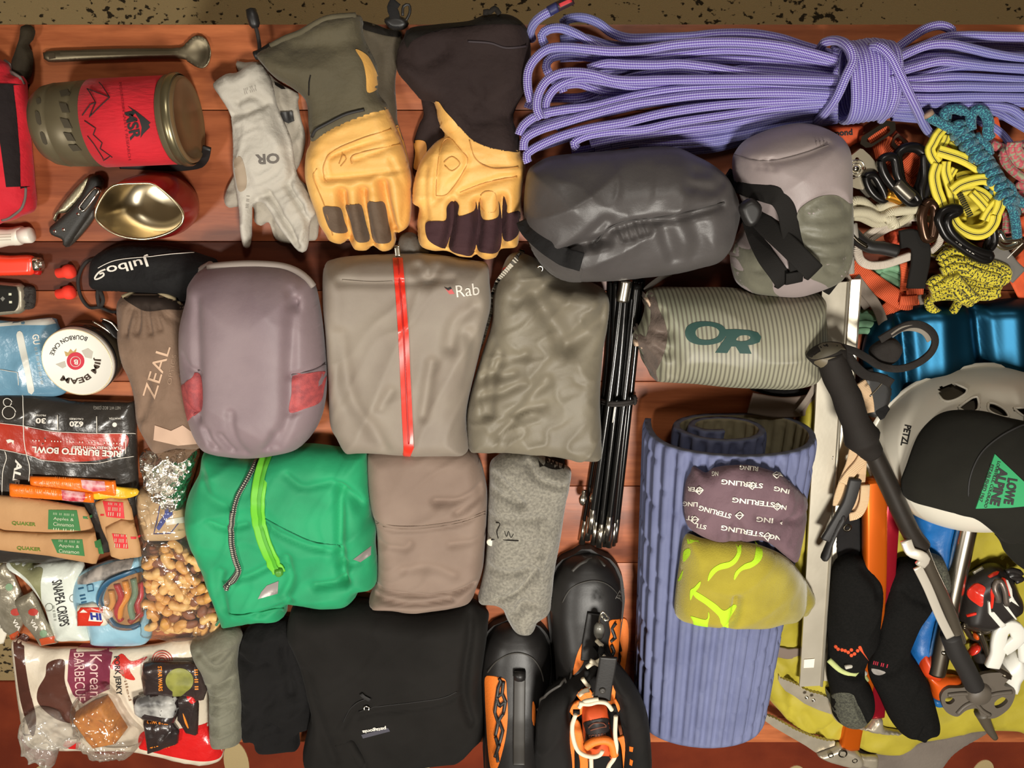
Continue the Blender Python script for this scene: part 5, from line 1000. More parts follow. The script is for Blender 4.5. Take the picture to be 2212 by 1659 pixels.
# green jacket
K = lambda pts: cr(390, 930, 2.572, pts)
gm = fabric('jacket_green', (22, 160, 104), (14, 136, 88), 0.7, 26, 0.3)
t = Thing('softshell_jacket', 'folded bright green jacket with lime zip and dotted black cord', 'jacket', P(600, 1150))
hgr = HF(K([(150, 95), (300, 110), (440, 130), (520, 100), (700, 70), (900, 90), (1020, 100), (1042, 150), (1052, 300), (1062, 450), (1090, 520), (1085, 620), (1100, 780), (1080, 850), (1000, 865), (985, 900), (930, 945), (800, 955), (640, 925), (600, 960), (575, 1020), (420, 1035), (260, 1060), (230, 1020), (205, 940), (165, 830), (110, 700), (60, 580), (38, 450), (60, 330), (115, 220)]), 0.068, 0.0, rim=0.35, R=0.034, seed=44, wr=((0.006, 0.06, 30, 2.5), (0.002, 0.02, 60, 3)),
    cre=((K([(470, 490), (600, 560), (740, 620), (900, 650)]), -0.005, 0.005), (K([(890, 300), (892, 500), (900, 700), (920, 830)]), -0.010, 0.007), (K([(180, 480), (260, 520), (380, 500)]), -0.005, 0.005), (K([(600, 240), (700, 300), (850, 270)]), -0.005, 0.006), (K([(320, 800), (420, 770), (520, 720)]), -0.006, 0.006), (K([(600, 680), (620, 800), (580, 900)]), -0.008, 0.008), (K([(920, 330), (1000, 420), (1060, 450)]), -0.010, 0.008), (K([(760, 840), (850, 830), (920, 820)]), -0.008, 0.006), (K([(240, 760), (235, 850), (260, 960)]), -0.007, 0.008), (K([(440, 1000), (560, 960), (620, 920)]), -0.006, 0.005), (K([(900, 730), (1000, 720), (1080, 660)]), -0.006, 0.006), (K([(130, 250), (160, 340), (260, 400)]), -0.005, 0.008)))
t.add('jacket_body', hgr.geo(n=6000), gm)
lime = mat('zip_lime', (110, 200, 50), 0.5)
t.add('lime_zip', ribbon(path(hgr, K([(505, 105), (470, 180), (445, 270), (430, 370), (430, 470), (450, 570), (480, 660), (520, 740), (548, 790)]), 0.001, 5), 0.019, 0.003), lime)
t.add('zip_coil', ribbon(path(hgr, K([(500, 130), (465, 230), (438, 370), (440, 480), (460, 580), (500, 690), (545, 790)]), 0.003, 5), 0.005, 0.002), mat('zip_lime_dark', (80, 170, 40), 0.5))
t.add('zip_slider', HF(K([(525, 770), (565, 765), (570, 800), (545, 812), (525, 800)]), 0.008, 0.068, R=0.004).geo(n=80), mat('slider_green', (80, 150, 50), 0.4))
dots = rope_mat('cord_dotted', (32, 32, 30), (190, 185, 165), 170, 2, 0.35)
cpath = K([(440, 125), (410, 190), (370, 270), (320, 360), (295, 450), (285, 560), (290, 650), (310, 730), (325, 780), (300, 830), (262, 860), (255, 885)])
t.add('hem_cord', tube(path(hgr, cpath, 0.003, 5), 0.0032, 8), dots)
t.add('hem_cord', tube(path(hgr, [(p[0]-3, p[1]) for p in cpath[4:-3]]+[K([(275, 840)])[0], K([(245, 870)])[0]], 0.0025, 5), 0.003, 8), dots)
refl = mat('reflective_grey', (160, 152, 148), 0.35, 0.3)
t.add('reflective_patch', patch(hgr, K([(480, 860), (545, 835), (540, 905), (430, 935), (450, 895)]), 0.0008, False), refl)
t.add('reflective_patch', patch(hgr, K([(960, 715), (1060, 640), (1058, 690), (1000, 730)]), 0.0008, False), refl)
t.add('pocket_seam', tube(path(hgr, K([(470, 490), (600, 560), (740, 620), (890, 640)]), 0.0), 0.0009, 5), mat('green_dark', (14, 120, 78), 0.8))
t.add('hem', tube(path(hgr, K([(232, 1020), (330, 1030), (440, 1010), (575, 990)]), 0.001), 0.002, 6), gm)

# taupe trousers
tm_ = fabric('trouser_taupe', (140, 120, 106), (126, 106, 93), 0.75, 28, 0.3)
t = Thing('hiking_trousers', 'folded taupe hiking trousers between green jacket and grey shirt', 'trousers', P(930, 1150))
htp = HF(K([(1040, 140), (1060, 100), (1200, 60), (1400, 60), (1600, 90), (1660, 150), (1690, 250), (1705, 350), (1700, 500), (1690, 650), (1680, 760), (1650, 850), (1610, 930), (1500, 960), (1310, 985), (1180, 965), (1060, 945), (1058, 900), (1090, 830), (1098, 700), (1090, 520), (1060, 400), (1045, 280)]), 0.056, 0.0, rim=0.35, R=0.024, seed=45, wr=((0.005, 0.06, 15, 3), (0.002, 0.022, 30, 3)),
    cre=((K([(1085, 500), (1200, 530), (1350, 530), (1550, 500), (1700, 440)]), -0.004, 0.004), (K([(1420, 380), (1560, 370), (1680, 300)]), -0.008, 0.007), (K([(1540, 440), (1640, 380), (1690, 340)]), -0.007, 0.006), (K([(1120, 620), (1250, 640), (1280, 610)]), -0.004, 0.006), (K([(1090, 880), (1300, 900), (1500, 890), (1620, 850)]), -0.010, 0.005), (K([(1080, 920), (1300, 950), (1500, 930)]), -0.010, 0.004), (K([(1500, 620), (1620, 600), (1690, 580)]), -0.004, 0.006), (K([(1240, 760), (1400, 740), (1520, 780)]), -0.004, 0.008)))
t.add('folded_legs', htp.geo(n=4200), tm_)
for d_ in (0, 14): t.add('seam', tube(path(htp, K([(1090, 512+d_), (1200, 532+d_), (1350, 530+d_), (1550, 500+d_), (1695, 450+d_)]), 0.0), 0.0008, 5), fabric('taupe_seam', (138, 118, 104)))

# grey heather shirt
hm = mat('heather_grey', (146, 141, 128), 0.9, 0, (260, (102, 98, 89), 0.75), (30, 0.35, 0.004), (700, 0.4, 0.001), 0.3)
t = Thing('heather_shirt', 'rolled heather grey shirt with a white button beside the tent poles', 'shirt', P(1140, 1160))
hs_ = HF(K([(1720, 180), (1770, 130), (1840, 105), (1960, 120), (2080, 170), (2165, 210), (2162, 300), (2140, 400), (2110, 600), (2080, 760), (2065, 900), (2050, 990), (1990, 1030), (1965, 1085), (1910, 1098), (1850, 1080), (1810, 1020), (1770, 950), (1660, 935), (1665, 870), (1690, 740), (1702, 600), (1708, 400), (1715, 280)]), 0.058, 0.0, rim=0.35, R=0.028, seed=46, wr=((0.006, 0.035, 80, 2.5),),
    cre=((K([(1720, 250), (1780, 260), (1900, 390)]), -0.008, 0.006), (K([(1930, 190), (2000, 270), (2130, 310)]), -0.009, 0.005), (K([(1720, 760), (1850, 770), (1930, 760)]), -0.006, 0.006), (K([(1760, 920), (1880, 870), (1980, 760)]), -0.006, 0.004), (K([(1860, 1000), (1900, 940), (1960, 950)]), -0.007, 0.007), (K([(1720, 330), (1800, 350), (1880, 400)]), -0.007, 0.006), (K([(2010, 480), (2000, 600), (1980, 680)]), -0.004, 0.005), (K([(1710, 480), (1850, 470), (2000, 480)]), -0.004, 0.006)))
t.add('shirt_body', hs_.geo(n=4200), hm)
t.add('dark_collar', patch(hs_, K([(1985, 150), (2060, 150), (2140, 190), (2090, 215), (2020, 195)]), 0.001), lining)
t.add('placket_edge', tube(path(hs_, K([(1715, 606), (1780, 608), (1878, 612)]), 0.0), 0.0009, 5), lining)
t.add('button', lathe(on(hs_, *K([(1724, 618)])[0], 0.0), (-0.2, 0, 1), [(0, 0), (0, 0.0058), (0.0022, 0.0056), (0.003, 0.0045), (0.003, 0)], 20), white_pl)
t.add('stitch_mark', tube(path(hs_, K([(1752, 510), (1775, 520), (1758, 560), (1765, 600)]), 0.0, 3), 0.0007, 5), lining)
t.add('stitch_mark', tube(path(hs_, K([(1800, 560), (1812, 590), (1822, 560), (1835, 595), (1850, 575)]), 0.0, 3), 0.0005, 5), lining)

# sage roll, black garments
B = lambda pts: cr(400, 1250, 3.253, pts)
t = Thing('sage_roll', 'rolled sage green garment beside the black clothes', 'garment', P(475, 1470))
hsg = HF(B([(50, 430), (130, 400), (230, 345), (310, 325), (380, 350), (405, 400), (380, 480), (375, 600), (395, 720), (400, 900), (405, 1100), (370, 1140), (290, 1150), (200, 1130), (180, 1080), (175, 900), (170, 760), (120, 620), (60, 500)]), 0.055, 0.0, rim=0.4, R=0.035, seed=47, wr=((0.004, 0.02, 10, 3),), cre=((B([(150, 560), (250, 600), (360, 520)]), -0.006, 0.005), (B([(180, 740), (300, 720), (400, 670)]), -0.008, 0.005), (B([(180, 820), (300, 830), (380, 790)]), -0.005, 0.005), (B([(100, 520), (180, 540), (260, 500)]), -0.005, 0.005), (B([(180, 900), (280, 880), (390, 900)]), -0.005, 0.005), (B([(180, 1040), (300, 1020), (400, 1040)]), -0.004, 0.006), (B([(50, 440), (90, 430), (150, 410)]), -0.006, 0.004)))
t.add('rolled_fabric', hsg.geo(n=2400), fabric('sage_cloth', (124, 123, 106), (110, 108, 91)))
t.add('dark_hem', tube(path(hsg, B([(48, 470), (55, 440), (95, 420), (150, 400)]), 0.0), 0.0016, 6), lining)
blk = fabric('black_wool', (25, 24, 24), (20, 19, 19), 0.85); blk2 = fabric('black_fleece', (31, 29, 27), (25, 23, 21), 0.85, 30, 0.2)
t = Thing('black_base_layer', 'folded black base layer between the sage roll and the black trousers', 'garment', P(580, 1470))
hb1 = HF(B([(420, 360), (520, 290), (640, 275), (740, 290), (800, 400), (830, 520), (900, 700), (900, 1000), (810, 1060), (805, 1170), (740, 1190), (560, 1205), (500, 1180), (480, 1130), (410, 1120), (398, 1000), (400, 800), (375, 560), (390, 450)]), 0.04, 0.0, rim=0.35, R=0.025, seed=48, wr=((0.006, 0.05, 60, 3), (0.003, 0.02, 20, 2)), cre=((B([(390, 560), (480, 590), (570, 570)]), -0.006, 0.006), (B([(440, 1060), (500, 980), (640, 1030)]), -0.005, 0.006), (B([(700, 480), (720, 620), (740, 800)]), -0.008, 0.008), (B([(560, 900), (620, 800), (660, 700)]), -0.006, 0.01)))
t.add('folded_fabric', hb1.geo(n=2600), blk)
t.add('silver_print', patch(hb1, B([(795, 505), (812, 500), (812, 520), (795, 530)]), 0.002, False), white_ink)
t = Thing('black_trousers', 'folded black trousers with a small label and ring zip pull', 'trousers', P(830, 1470))
hb2 = HF(B([(770, 170), (900, 165), (1200, 140), (1600, 205), (1850, 190), (2010, 150), (2125, 220), (2128, 320), (2110, 500), (2090, 700), (2110, 900), (2100, 1060), (2050, 1120), (1960, 1210), (1850, 1240), (1600, 1270), (1400, 1285), (1260, 1295), (1110, 1325), (1090, 1250), (850, 1235), (865, 1040), (890, 900), (860, 760), (810, 560), (760, 440), (722, 340)]), 0.060, 0.0, rim=0.3, R=0.025, seed=49, wr=((0.005, 0.10, 75, 3), (0.002, 0.03, 40, 2)), cre=((B([(1220, 935), (1350, 900), (1600, 870), (1800, 840), (1910, 795)]), -0.004, 0.004), (B([(2005, 200), (2000, 400), (1970, 600), (1960, 800), (2010, 1000)]), -0.010, 0.006), (B([(1110, 1010), (1180, 900), (1290, 850)]), -0.004, 0.005), (B([(860, 640), (920, 860), (1000, 1100), (1060, 1240)]), -0.006, 0.008), (B([(1180, 1120), (1230, 1200), (1270, 1290)]), -0.008, 0.005)))
t.add('folded_legs', hb2.geo(n=5200), blk2)
t.add('pocket_zip', tube(path(hb2, B([(1220, 935), (1350, 900), (1600, 870), (1800, 840), (1910, 795)]), 0.0), 0.0009, 5), ink)
t.add('pocket_edge', tube(path(hb2, B([(1110, 1010), (1150, 930), (1210, 870), (1290, 840)]), 0.0005), 0.0009, 5), ink)
t.add('zip_ring', tube(path(hb2, B([(1260, 925), (1258, 905), (1275, 895), (1292, 908), (1288, 928)]), 0.002, 2), 0.0011, 6), silver)
t.add('zip_tab', ribbon(path(hb2, B([(1235, 810), (1255, 830), (1300, 855)]), 0.002), 0.006, 0.002), ink)
lb_ = t.add('brand_label', patch(hb2, B([(1238, 1095), (1425, 1045), (1440, 1070), (1250, 1120)]), 0.001, False), mat('label_slate', (70, 68, 78), 0.7))
t.add('lettering', text_on(Surf(lambda x, y: hb2.top(x, y)+0.001), 'patagonia', B([(1328, 1062)])[0], 52, 9, 171, 0.03), white_ink, lb_)
t.add('belt_cord', tube(zpath([(p[0], p[1], 0.004) for p in B([(1470, 1285), (1560, 1300), (1700, 1305), (1790, 1280), (1860, 1225)])]), 0.0022, 7), cord_b)
t.add('leg_flap', HF(B([(1050, 1150), (1160, 1120), (1210, 1180), (1265, 1290), (1110, 1325), (1090, 1240)]), 0.012, 0.05, R=0.006).geo(n=200), blk2)
# ================================================================ the climbing rope
Rp = lambda pts: [(1110+p[0]/2.007, p[1]/2.007)+tuple(p[2:]) for p in pts]
rope_m = rope_mat('rope_purple', (84, 56, 152), (180, 178, 222), 260, 5, 0.05, c3=(96, 110, 168))
RR = 0.0051
rope = Thing('climbing_rope', 'coiled purple and lavender climbing rope tied round its middle', 'rope', P(1650, 170))
def strand(pts, z=None, r=RR, nm='strand'):
    q = [(p[0], p[1], p[2] if len(p) > 2 else z) for p in Rp(pts)]
    return rope.add(nm, tube(zpath(q, 9), r, 10), rope_m)
# hero strands, left half (crop coordinates, height)
L = [
 ([(225, 120), (214, 95), (250, 78), (310, 78), (370, 102), (425, 142), (500, 165), (620, 163), (760, 158), (880, 146), (1020, 145), (1150, 165), (1260, 200), (1400, 240)], 0.022),
 ([(135, 195), (120, 155), (150, 127), (205, 122), (265, 145), (330, 182), (420, 232), (480, 250), (600, 245), (720, 232), (900, 215), (1100, 225), (1280, 255), (1400, 280)], 0.045),
 ([(75, 440), (60, 380), (62, 310), (92, 255), (150, 212), (230, 205), (320, 213), (430, 222), (560, 215), (700, 193), (850, 182), (1000, 183), (1150, 198), (1280, 228), (1400, 262)], 0.055),
 ([(162, 335), (140, 290), (160, 252), (230, 238), (350, 250), (520, 262), (740, 252), (950, 258), (1150, 270), (1400, 300)], 0.040),
 ([(320, 300), (400, 277), (500, 280), (620, 281), (720, 277), (850, 292), (960, 310), (1060, 322), (1220, 335), (1400, 345)], 0.057),
 ([(120, 515), (100, 470), (106, 410), (142, 350), (205, 318), (285, 314), (355, 325), (430, 345), (520, 350), (650, 346), (900, 344), (1150, 344), (1400, 352)], 0.066),
 ([(150, 510), (138, 450), (170, 390), (232, 352), (300, 340), (380, 350), (520, 372), (700, 368), (900, 362), (1150, 366), (1400, 372)], 0.056),
 ([(215, 400), (215, 372), (280, 362), (340, 380), (420, 400), (560, 395), (740, 370), (980, 300), (1150, 300), (1400, 325)], 0.038),
 ([(22, 585), (40, 545), (100, 502), (205, 478), (330, 464), (430, 440), (560, 410), (700, 388), (900, 377), (1100, 378), (1400, 395)], 0.060),
 ([(42, 650), (50, 600), (112, 563), (222, 528), (350, 490), (500, 452), (650, 430), (800, 412), (1000, 404), (1200, 402), (1400, 412)], 0.064),
 ([(62, 705), (56, 668), (112, 630), (205, 590), (330, 556), (480, 530), (650, 490), (850, 460), (1050, 444), (1250, 436), (1400, 432)], 0.060),
 ([(180, 560), (190, 545), (300, 510), (440, 478), (600, 445), (800, 430), (1000, 422), (1400, 424)], 0.046),
 ([(275, 645), (260, 620), (310, 590), (420, 570), (560, 560), (700, 530), (900, 500), (1100, 470), (1300, 452), (1400, 448)], 0.054),
 ([(330, 625), (450, 600), (600, 580), (760, 556), (900, 540), (1080, 505), (1250, 480), (1400, 465)], 0.042),
 ([(420, 625), (560, 600), (720, 582), (860, 565), (1010, 540), (1160, 510), (1400, 480)], 0.030),
 ([(500, 630), (700, 605), (900, 590), (1060, 560), (1210, 527), (1400, 495)], 0.018),
 ([(680, 645), (800, 632), (900, 618), (1010, 596), (1160, 555), (1400, 512)], 0.010),
 ([(350, 648), (520, 618), (700, 614), (850, 602), (1000, 575), (1180, 535), (1400, 505)], 0.028), ([(540, 650), (720, 628), (880, 614), (1020, 582), (1200, 542), (1400, 512)], 0.024), ([(250, 660), (420, 632), (620, 600), (800, 575), (1000, 545), (1400, 488)], 0.020),
 ([(760, 655), (860, 645), (960, 622), (1060, 590), (1200, 550), (1400, 520)], 0.005),
 ([(60, 470), (80, 440), (170, 425), (300, 420), (430, 365), (560, 325), (720, 310), (900, 330), (1150, 320), (1400, 332)], 0.030),
 ([(160, 480), (230, 470), (330, 445), (440, 415), (600, 370), (800, 345), (1400, 380)], 0.022),
 ([(40, 560), (120, 540), (260, 500), (420, 450), (600, 400), (900, 395), (1400, 400)], 0.014),
 ([(160, 360), (240, 330), (420, 310), (640, 300), (900, 300), (1400, 320)], 0.014),
 ([(200, 250), (330, 245), (520, 245), (800, 235), (1400, 290)], 0.012),
 ([(200, 170), (300, 165), (420, 195), (600, 205), (900, 190), (1400, 255)], 0.012),
 ([(100, 640), (260, 590), (420, 550), (620, 510), (900, 470), (1400, 440)], 0.012),
]
for pts, z in L: strand(pts, z)
# right half
Rr = [
 ([(1640, 225), (1720, 165), (1790, 122), (1850, 110), (1895, 128), (1900, 150)], 0.030),
 ([(1640, 250), (1760, 205), (1860, 165), (1960, 155), (2100, 158), (2260, 160)], 0.040),
 ([(1640, 262), (1780, 200), (1880, 190), (1980, 210), (2100, 238), (2260, 262)], 0.055),
 ([(1640, 290), (1760, 255), (1880, 245), (2000, 255), (2120, 262), (2260, 275)], 0.046),
 ([(1640, 320), (1740, 290), (1850, 265), (1950, 275), (2080, 290), (2260, 300)], 0.060),
 ([(1640, 345), (1760, 330), (1880, 300), (1990, 290), (2120, 300), (2260, 320)], 0.050),
 ([(1640, 355), (1780, 345), (1900, 335), (2050, 340), (2260, 352)], 0.056),
 ([(1640, 372), (1800, 378), (1950, 375), (2100, 378), (2260, 378)], 0.060),
 ([(1640, 395), (1800, 400), (2000, 398), (2260, 402)], 0.052),
 ([(1640, 420), (1800, 425), (2000, 420), (2260, 424)], 0.058),
 ([(1640, 445), (1800, 450), (1950, 445), (2080, 448), (2260, 445)], 0.048),
 ([(1640, 465), (1800, 470), (1960, 470), (2080, 480), (2160, 520), (2260, 580)], 0.040),
 ([(1640, 490), (1780, 500), (1900, 500), (2010, 520), (2100, 570), (2160, 640)], 0.028),
 ([(1640, 505), (1760, 515), (1880, 525)], 0.016),
 ([(1900, 460), (2050, 455), (2150, 470), (2210, 510), (2260, 545)], 0.052),
 ([(1640, 410), (1900, 412), (2260, 415)], 0.020), ([(1640, 330), (1900, 330), (2260, 340)], 0.020), ([(1640, 360), (1900, 365), (2260, 365)], 0.034),
 ([(1640, 440), (1900, 435), (2260, 435)], 0.030), ([(1640, 270), (1900, 225), (2100, 220), (2260, 235)], 0.020), ([(1900, 190), (2050, 190), (2260, 200)], 0.018), ([(1640, 480), (1900, 485), (2100, 500), (2260, 560)], 0.012),
 ([(1640, 240), (1800, 225), (1960, 235), (2260, 250)], 0.034),
]
for pts, z in Rr: strand(pts, z)
# wraps round the middle
for i, x in enumerate((1412, 1440, 1466, 1492, 1518, 1544, 1570, 1598)):
    yt, yb = 190+6*math.sin(i), 522-3*i; sl = -26+i*7
    a = P(*Rp([(x+sl*0.3, yt)])[0], 0.03); b = P(*Rp([(x-sl*0.6, yb)])[0], 0.03); c = (Vector(a)+Vector(b))/2; d = (Vector(b)-Vector(a)); hw = d.length/2; d.normalize()
    pts = []
    for k in range(36):
        an = 2*math.pi*k/36; ca, sa = math.cos(an), math.sin(an); rz = 0.040 if sa > 0 else 0.026
        pts.append(c+d*hw*math.copysign(abs(ca)**0.8, ca)+Vector((0, 0, rz*math.copysign(abs(sa)**0.8, sa)+0.004)))
    rope.add('wrap', tube(pts, RR, 10, False, True), rope_m)
strand([(1330, 215, 0.03), (1345, 185, 0.04), (1400, 175, 0.055), (1450, 200, 0.075), (1470, 260, 0.082), (1440, 330, 0.084), (1400, 420, 0.078), (1350, 490, 0.055), (1310, 525, 0.03)], nm='wrap')
strand([(1545, 205, 0.06), (1580, 200, 0.072), (1630, 240, 0.080), (1672, 320, 0.082), (1710, 400, 0.078), (1745, 470, 0.066), (1775, 535, 0.05), (1805, 575, 0.038), (1850, 590, 0.028)], nm='wrap')
strand([(1640, 330, 0.075), (1650, 400, 0.078), (1630, 470, 0.070), (1590, 520, 0.045)], nm='wrap')
strand([(80, 170, 0.02), (72, 140, 0.03), (88, 100, 0.045), (120, 70, 0.055), (165, 45, 0.06)], nm='rope_tail')
rope.add('end_tape', tube(zpath([(p[0], p[1], 0.061) for p in Rp([(150, 50), (190, 28)])]), RR*1.06, 12), mat('tape_blue', (40, 42, 90), 0.5))
et = rope.add('end_marker', tube(zpath([(p[0], p[1], 0.061) for p in Rp([(188, 30), (255, -4)])]), RR*1.05, 12), mat('tape_dark', (52, 34, 36), 0.4))
rope.add('red_print', ribbon(zpath([(p[0], p[1], 0.0672) for p in Rp([(198, 24), (250, 0)])]), 0.004, 0.0008), mat('tape_red', (190, 40, 48), 0.5), et)
# ================================================================ stuff sacks, poles, mat
D = lambda pts: cr(1120, 260, 2.989, pts)
dm = fabric('sack_charcoal', (80, 76, 75), (68, 64, 63), 0.42, 30, 0.3, 0.05)
t = Thing('stuff_sack', 'big charcoal grey stuff sack with black edge strap below the rope', 'stuff sack', P(1360, 470))
hd = HF(D([(60, 330), (110, 280), (200, 235), (350, 215), (600, 195), (850, 170), (1020, 175), (1150, 230), (1260, 290), (1350, 370), (1400, 470), (1422, 580), (1400, 700), (1360, 820), (1280, 910), (1150, 950), (1000, 985), (800, 1010), (600, 1030), (420, 1036), (300, 1030), (200, 980), (110, 880), (60, 770), (35, 620), (40, 450)]), 0.125, 0.0, rim=0.45, R=0.08, seed=51, wr=((0.005, 0.07, 30, 3), (0.002, 0.025, 70, 2)),
    cre=((D([(480, 790), (600, 690), (750, 640), (950, 620), (1300, 540)]), -0.006, 0.005), (D([(300, 850), (400, 800), (560, 760)]), -0.008, 0.006), (D([(320, 830), (440, 740), (560, 640)]), -0.006, 0.008), (D([(650, 690), (670, 740)]), -0.005, 0.004), (D([(700, 670), (720, 730)]), -0.005, 0.004), (D([(750, 650), (770, 710)]), -0.005, 0.004), (D([(800, 645), (820, 700)]), -0.005, 0.004), (D([(900, 640), (960, 780), (1000, 880)]), -0.005, 0.010), (D([(1100, 620), (1160, 760), (1120, 880)]), -0.005, 0.012), (D([(1100, 420), (1250, 440), (1340, 400)]), -0.005, 0.007), (D([(1150, 330), (1260, 340), (1330, 400)]), -0.006, 0.006), (D([(170, 260), (260, 420), (350, 560)]), 0.004, 0.015), (D([(900, 250), (1050, 255)]), -0.002, 0.004), (D([(500, 540), (650, 480), (1000, 430)]), 0.004, 0.02)))
t.add('sack_body', hd.geo(n=6000), dm)
t.add('panel_seam', tube(path(hd, D([(500, 790), (580, 700), (700, 650), (900, 628), (1100, 590), (1330, 530)]), 0.0), 0.0012, 6), mat('seam_dark', (58, 55, 54), 0.6))
t.add('edge_strap', ribbon(path(hd, D([(42, 640), (70, 700), (140, 770), (230, 840), (320, 890), (410, 915)]), 0.0015), 0.022, 0.003), black_cloth)
t.add('end_panel', patch(hd, D([(48, 700), (100, 780), (220, 880), (400, 950), (380, 1010), (260, 990), (160, 920), (80, 800)]), 0.001), fabric('end_grey', (78, 74, 72), None, 0.5))
t.add('lettering', text_on(hd, 'Rab', D([(112, 845)])[0], 34, 16, 62, 0.0), mat('dim_grey', (128, 124, 118), 0.6))
t.add('cord_tail', ribbon(zpath([(p[0], p[1], 0.02) for p in D([(985, 985), (930, 1010), (860, 1060), (815, 1100)])]), 0.007, 0.002), mat('cord_grey', (120, 112, 104), 0.6))

lg = fabric('sack_grey', (154, 141, 139), (140, 127, 125), 0.5, 30, 0.25, 0.1); sg = fabric('sack_sage', (112, 110, 94), (96, 94, 80), 0.5, 40, 0.4, 0.1)
t = Thing('stuff_sack', 'light grey and sage compression sack with long black straps', 'stuff sack', P(1710, 460))
hk2 = HF(D([(1380, 260), (1400, 200), (1460, 130), (1560, 80), (1680, 40), (1800, 18), (1920, 30), (2020, 70), (2080, 120), (2115, 200), (2125, 350), (2125, 500), (2130, 700), (2120, 880), (2060, 1000), (1980, 1060), (1850, 1110), (1750, 1130), (1600, 1120), (1480, 1100), (1410, 1050), (1380, 980), (1365, 880), (1380, 780), (1430, 700), (1450, 560), (1390, 380)]), 0.125, 0.0, rim=0.4, R=0.07, seed=52, wr=((0.003, 0.06, 20, 2),),
    cre=((D([(1400, 220), (1500, 255), (1600, 262), (1700, 250), (1850, 210), (2000, 150)]), -0.003, 0.004), (D([(1480, 260), (1490, 300)]), -0.004, 0.0035), (D([(1530, 265), (1540, 300)]), -0.004, 0.0035), (D([(1580, 268), (1585, 300)]), -0.004, 0.0035), (D([(1630, 265), (1632, 300)]), -0.004, 0.0035), (D([(1820, 560), (1950, 480), (2060, 500), (2110, 560)]), -0.006, 0.005), (D([(1820, 620), (1950, 610), (2100, 600)]), -0.004, 0.005), (D([(1820, 720), (1950, 740), (2110, 720)]), -0.005, 0.005), (D([(1830, 830), (1960, 860), (2110, 840)]), -0.005, 0.005), (D([(1390, 920), (1480, 960), (1560, 960)]), -0.006, 0.005), (D([(1400, 770), (1480, 800)]), -0.006, 0.005), (D([(1390, 1000), (1500, 1060), (1600, 1080)]), -0.004, 0.006), (D([(1960, 940), (2060, 980), (2120, 900)]), -0.006, 0.005)))
t.add('sack_body', hk2.geo(n=5600), lg)
k2s = Surf(lambda x, y: hk2.top(x, y)+0.001)
t.add('sage_panel', patch(hk2, D([(1800, 600), (1850, 540), (1950, 490), (2050, 485), (2105, 530), (2120, 700), (2112, 870), (2060, 985), (1980, 1045), (1860, 1000), (1820, 850), (1800, 700)]), 0.001), sg)
t.add('sage_panel', patch(hk2, D([(1400, 790), (1440, 720), (1500, 720), (1540, 850), (1620, 1000), (1640, 1080), (1580, 1110), (1480, 1085), (1415, 1040), (1386, 970), (1375, 880)]), 0.001), sg)
t.add('lid_seam', tube(path(hk2, D([(1400, 220), (1500, 255), (1600, 262), (1700, 252), (1850, 212), (2000, 160)]), 0.0), 0.0011, 5), fabric('lid_seam', (118, 106, 104)))
for x in (1920, 1945, 1970): t.add('stitch_tick', tube(path(hk2, D([(x, 130), (x+4, 165)]), 0.0, 4, False), 0.0006, 5), fabric('lid_seam', (118, 106, 104)))
st = mat('strap_black', (28, 26, 24), 0.8, 0, None, (900, 0.4, 0.0008), None, 0, 0, 0.2)
t.add('strap', ribbon(path(k2s, D([(1340, 360), (1400, 400), (1500, 440), (1600, 470), (1680, 500), (1730, 580), (1750, 680), (1770, 780), (1800, 880), (1810, 960)]), 0.003), 0.021, 0.003), st)
t.add('strap', ribbon(path(k2s, D([(1440, 560), (1520, 600), (1620, 700), (1740, 810), (1860, 930), (1960, 1030), (2050, 1120)]), 0.009), 0.023, 0.003), st)
t.add('strap', ribbon(path(k2s, D([(1500, 640), (1540, 760), (1600, 880), (1680, 990), (1740, 1090), (1750, 1170)]), 0.005), 0.021, 0.003), st)
t.add('strap', ribbon(path(k2s, D([(1620, 1130), (1700, 1140), (1770, 1080), (1785, 980)]), 0.007), 0.02, 0.003), st)
t.add('strap_buckle', HF(D([(1420, 560), (1500, 500), (1570, 560), (1540, 660), (1470, 680)]), 0.014, 0.105, R=0.006).geo(n=200), black_pl)

# tent poles
W = lambda pts: cr(1230, 580, 2.675, pts)
t = Thing('tent_pole_bundle', 'bundle of black folded tent poles held by an elastic cord', 'tent poles', P(1320, 890))
pm = mat('pole_black', (30, 29, 28), 0.22, 0.55, None, None, None, 0, 0.3); al = mat('pole_alloy', (205, 200, 188), 0.25, 1.0)
tops = [(243, 66), (270, 72), (296, 66), (330, 60), (352, 70), (378, 58), (402, 64), (418, 60), (310, 80), (392, 90)]
bots = [(72, 1580), (100, 1560), (140, 1585), (172, 1600), (200, 1595), (228, 1600), (250, 1590), (262, 1570), (120, 1520), (218, 1560)]
mids = [(212, 640), (236, 640), (258, 640), (282, 640), (300, 640), (322, 640), (345, 640), (362, 640), (246, 640), (332, 640)]
zz = [0.006, 0.016, 0.007, 0.018, 0.007, 0.017, 0.008, 0.007, 0.026, 0.026]
for a, b, m_, z in zip(tops, bots, mids, zz):
    p = zpath([(q[0], q[1], z) for q in W([a, m_, b])], 20)
    sec = t.add('pole_section', tube(p, 0.0047, 12), pm)
    e0, e1 = p[-3], p[-1]; d = (e1-e0)/np.linalg.norm(e1-e0)
    t.add('ferrule', tube([e1-d*0.036, e1+d*0.002], 0.0049, 12), al, sec)
for q in ((80, 1320), (142, 1312)):
    c = P(*W([q])[0], 0.02); t.add('pole_tip', lathe(c, (0.1, 1, 0), [(-0.012, 0), (-0.012, 0.003), (-0.008, 0.005), (-0.003, 0.006), (0.002, 0.0045), (0.004, 0.003), (0.010, 0.0035), (0.011, 0)], 18), al)
